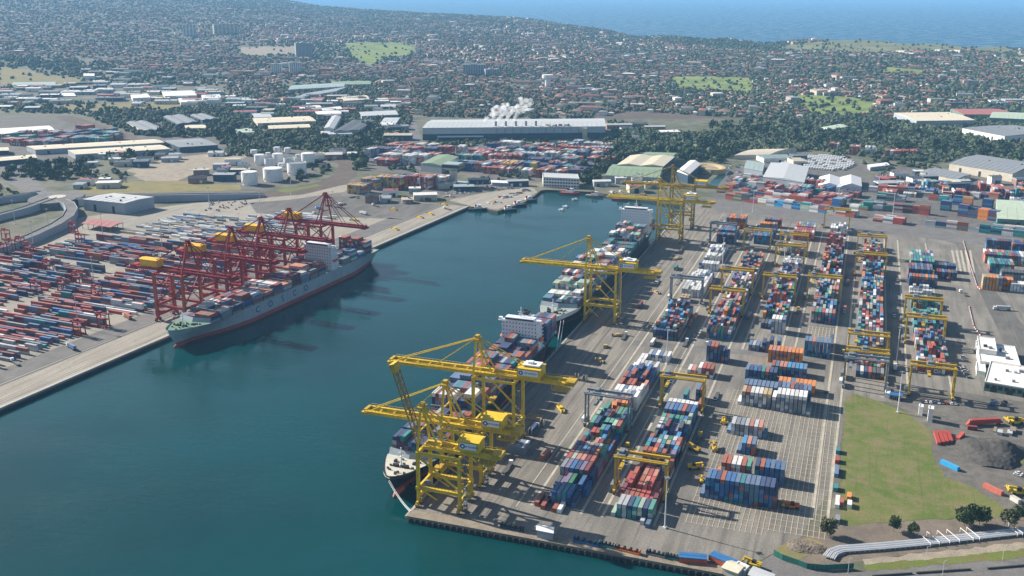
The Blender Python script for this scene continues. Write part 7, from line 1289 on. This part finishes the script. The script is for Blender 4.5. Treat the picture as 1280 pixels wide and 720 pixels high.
def loosebox(label, px, py, rz, c, L=12.2): x, y = at(px, py); o = bpy.data.objects.new('shipping_container', CM[L]); C.objects.link(o); o.location = (x, y, .1); o.rotation_euler = (0, 0, rz); o.color = (*c, 1); props(o, label, 'container', 'loose containers')
loosebox('bright sky blue container lying askew by the grass field', 1187, 584, R(50), (.03, .33, .62)); loosebox('faded red container askew at the right end of the grass', 1241, 614, R(48), (.5, .13, .09)); loosebox('red container standing askew on the gravel lot', 1200, 548, R(-20), (.55, .08, .05)); loosebox('rust container on the apron near the dark hatch covers', 682, 570, R(-6), (.42, .15, .08)); loosebox('pale cream container at right edge of the grass', 1269, 627, R(40), (.55, .53, .47), 6.1); loosebox('maroon container under the red boom', 1215, 537, R(95), (.22, .03, .03), 6.1)
# front wharf clutter
for px, py, rz, L, c, lb in [(640, 661, 85, 13, 'wall_blue', 'dark blue flat rack with coiled gear on the front wharf'), (733, 679, 84, 14, 'tarp_blue', 'blue covered flat rack on the front wharf by the lamp pole'), (759, 683, 84, 9, 'teal_paint', 'teal skip on the front wharf'), (784, 689, 84, 14, 'orange', 'orange flat trailer with dark coils on the front wharf'), (866, 701, 100, 14, 'tarp_blue', 'rust container pair under a blue tarpaulin, left'), (905, 704, 68, 15, 'tarp_blue', 'rust container pair under a blue tarpaulin, right'), (820, 694, 84, 10, 'steel_grey', 'row of grey spare parts on the front wharf'), (840, 698, 84, 7, 'teal_paint', 'small teal skip near the left blue tarpaulin')]:
    t = mk('flat_rack', lb, 'flat rack', px, py, R(rz), None, .5); w = 2.6 if 'pair' in lb else 1.4; h = 2.5; b = MB()
    if 'pair' in lb: b.box(-w, w, -L / 2, L / 2, 0, h); b.build('load', 'crane_orange', t); b = MB(); b.box(-w - .1, w + .1, -L / 2, L / 2, h, h + .6); b.box(-.15, .15, -L / 2, L / 2, h + .6, h + .75); b.build('tarpaulin', c, t)
    else:
        b.box(-w, w, -L / 2, L / 2, 0, .9); b.box(-w, w, -L / 2, -L / 2 + .3, .9, h); b.box(-w, w, L / 2 - .3, L / 2, .9, h); b.build('rack', c, t)
        for k in range(4): b = MB(); y = -L * .36 + k * L * .24; b.tube((-w * .8, y, 1.6), (w * .8, y, 1.6), .8, 9); b.build('coil', 'dark', t)
# gate lanes
b = MB(); 
for k in range(5): 
    p0, p1 = at(1190 + k * 5.6, 313), at(1196 + k * 5.4, 341); d = Vector((p1[0] - p0[0], p1[1] - p0[1], 0)).normalized(); s = Vector((-d.y, d.x, 0)) * 1.1; b.add([(p0[0] + s.x, p0[1] + s.y, .14), (p1[0] + s.x, p1[1] + s.y, .14), (p1[0] - s.x, p1[1] - s.y, .14), (p0[0] - s.x, p0[1] - s.y, .14)], [(0, 1, 2, 3)])
struct('gate_islands', b, 'line_pale'); t = mk('barrier_line', 'line of red and white road barriers winding from gate lanes to the offices', 'barrier', 1206, 300)
BP = [Vector((*at(*p), 0)) for p in ((1204, 301), (1212, 330), (1217, 345), (1221, 358), (1226, 363))], [Vector((*at(*p), 0)) for p in ((1211, 383), (1217, 408), (1228, 424))]
for pts in BP:
    for a, c in zip(pts, pts[1:]):
        n = max(2, int((c - a).length / 2.6))
        for k in range(n): p = a.lerp(c, k / n) - t.location; b = MB(); b.beam(p + Vector((0, 0, .5)), p + (c - a) / n * .85 + Vector((0, 0, .5)), .5, .8); b.build('barrier_block', 'white_paint' if k % 2 else 'red_steel', t)

# hardstand of the left terminal: trailers, frames and stores
for i, (px, py, a, lb) in enumerate([(525, 272, 60, 'on the left hardstand quay edge, left of pair'), (538, 268, 60, 'on the left hardstand quay edge, right of pair'), (443, 276, 80, 'by the hardstand store rows'), (494, 287, 62, 'midway along the left quay road'), (492, 262, 70, 'in a bay of the left hardstand'), (555, 256, 65, 'near the tugs at the hardstand corner')]): frame_(f'yellow lifting frame {lb}', px, py, R(a), 'roof_yellow', 12)
for i, (px, py, a, ld, wh) in enumerate([(534, 251, 80, 'maroon', 'beside the dock head car lot'), (512, 252, 75, 'teal', 'on the wharf road before the brown stacks'), (455, 268, 60, 'pale grey', 'by the store rows of the hardstand'), (470, 258, 60, None, 'on the hardstand lane, left'), (400, 262, 70, 'blue', 'at the back of the hardstand'), (430, 300, 62, None, 'on the quay road before the red cranes'), (90, 436, 65, 'slate blue', 'on the left quay road near the front'), (20, 455, 65, None, 'on the left quay road at the frame edge'), (160, 398, 62, 'rust red', 'behind the bow of the grey ship'), (560, 262, 64, None, 'near the hardstand quay edge')]): truck(f'{"loaded" if ld else "empty"} truck and trailer, {wh}', px, py, R(a), ld)
for px, py, n, c in [(385, 268, 6, 'gantry_blue'), (425, 255, 5, 'steel_grey'), (445, 247, 5, 'rail_dark'), (562, 246, 4, 'timber'), (630, 246, 6, 'rust_wharf'), (645, 243, 6, 'concrete_pale'), (618, 254, 5, 'timber'), (660, 238, 5, 'rust_wharf'), (770, 240, 5, 'rust_wharf'), (800, 243, 5, 'concrete_pale'), (1250, 540, 4, 'rust_wharf')]:
    t = mk('stores_pile', f'pile of {c.replace("_", " ")} stores at {"the dock head" if px > 540 and px < 900 else "the left hardstand" if px < 540 else "the gravel lot edge"}, pile near {["the crane", "the ramp", "the poles", "the cars", "the tugs", "the office"][n % 6]}', 'stores', px, py, random.uniform(0, 3), 'piles of stores on the wharves', .1)
    for k in range(n): b = MB(); x, y = random.uniform(-9, 9), random.uniform(-6, 6); w, l, h = random.uniform(.8, 2), random.uniform(1.5, 5), random.uniform(.6, 2.6); b.box(x - w, x + w, y - l, y + l, 0, h); b.build('crate', random.choice([c, 'steel_grey', 'timber', 'roof_pale']), t)
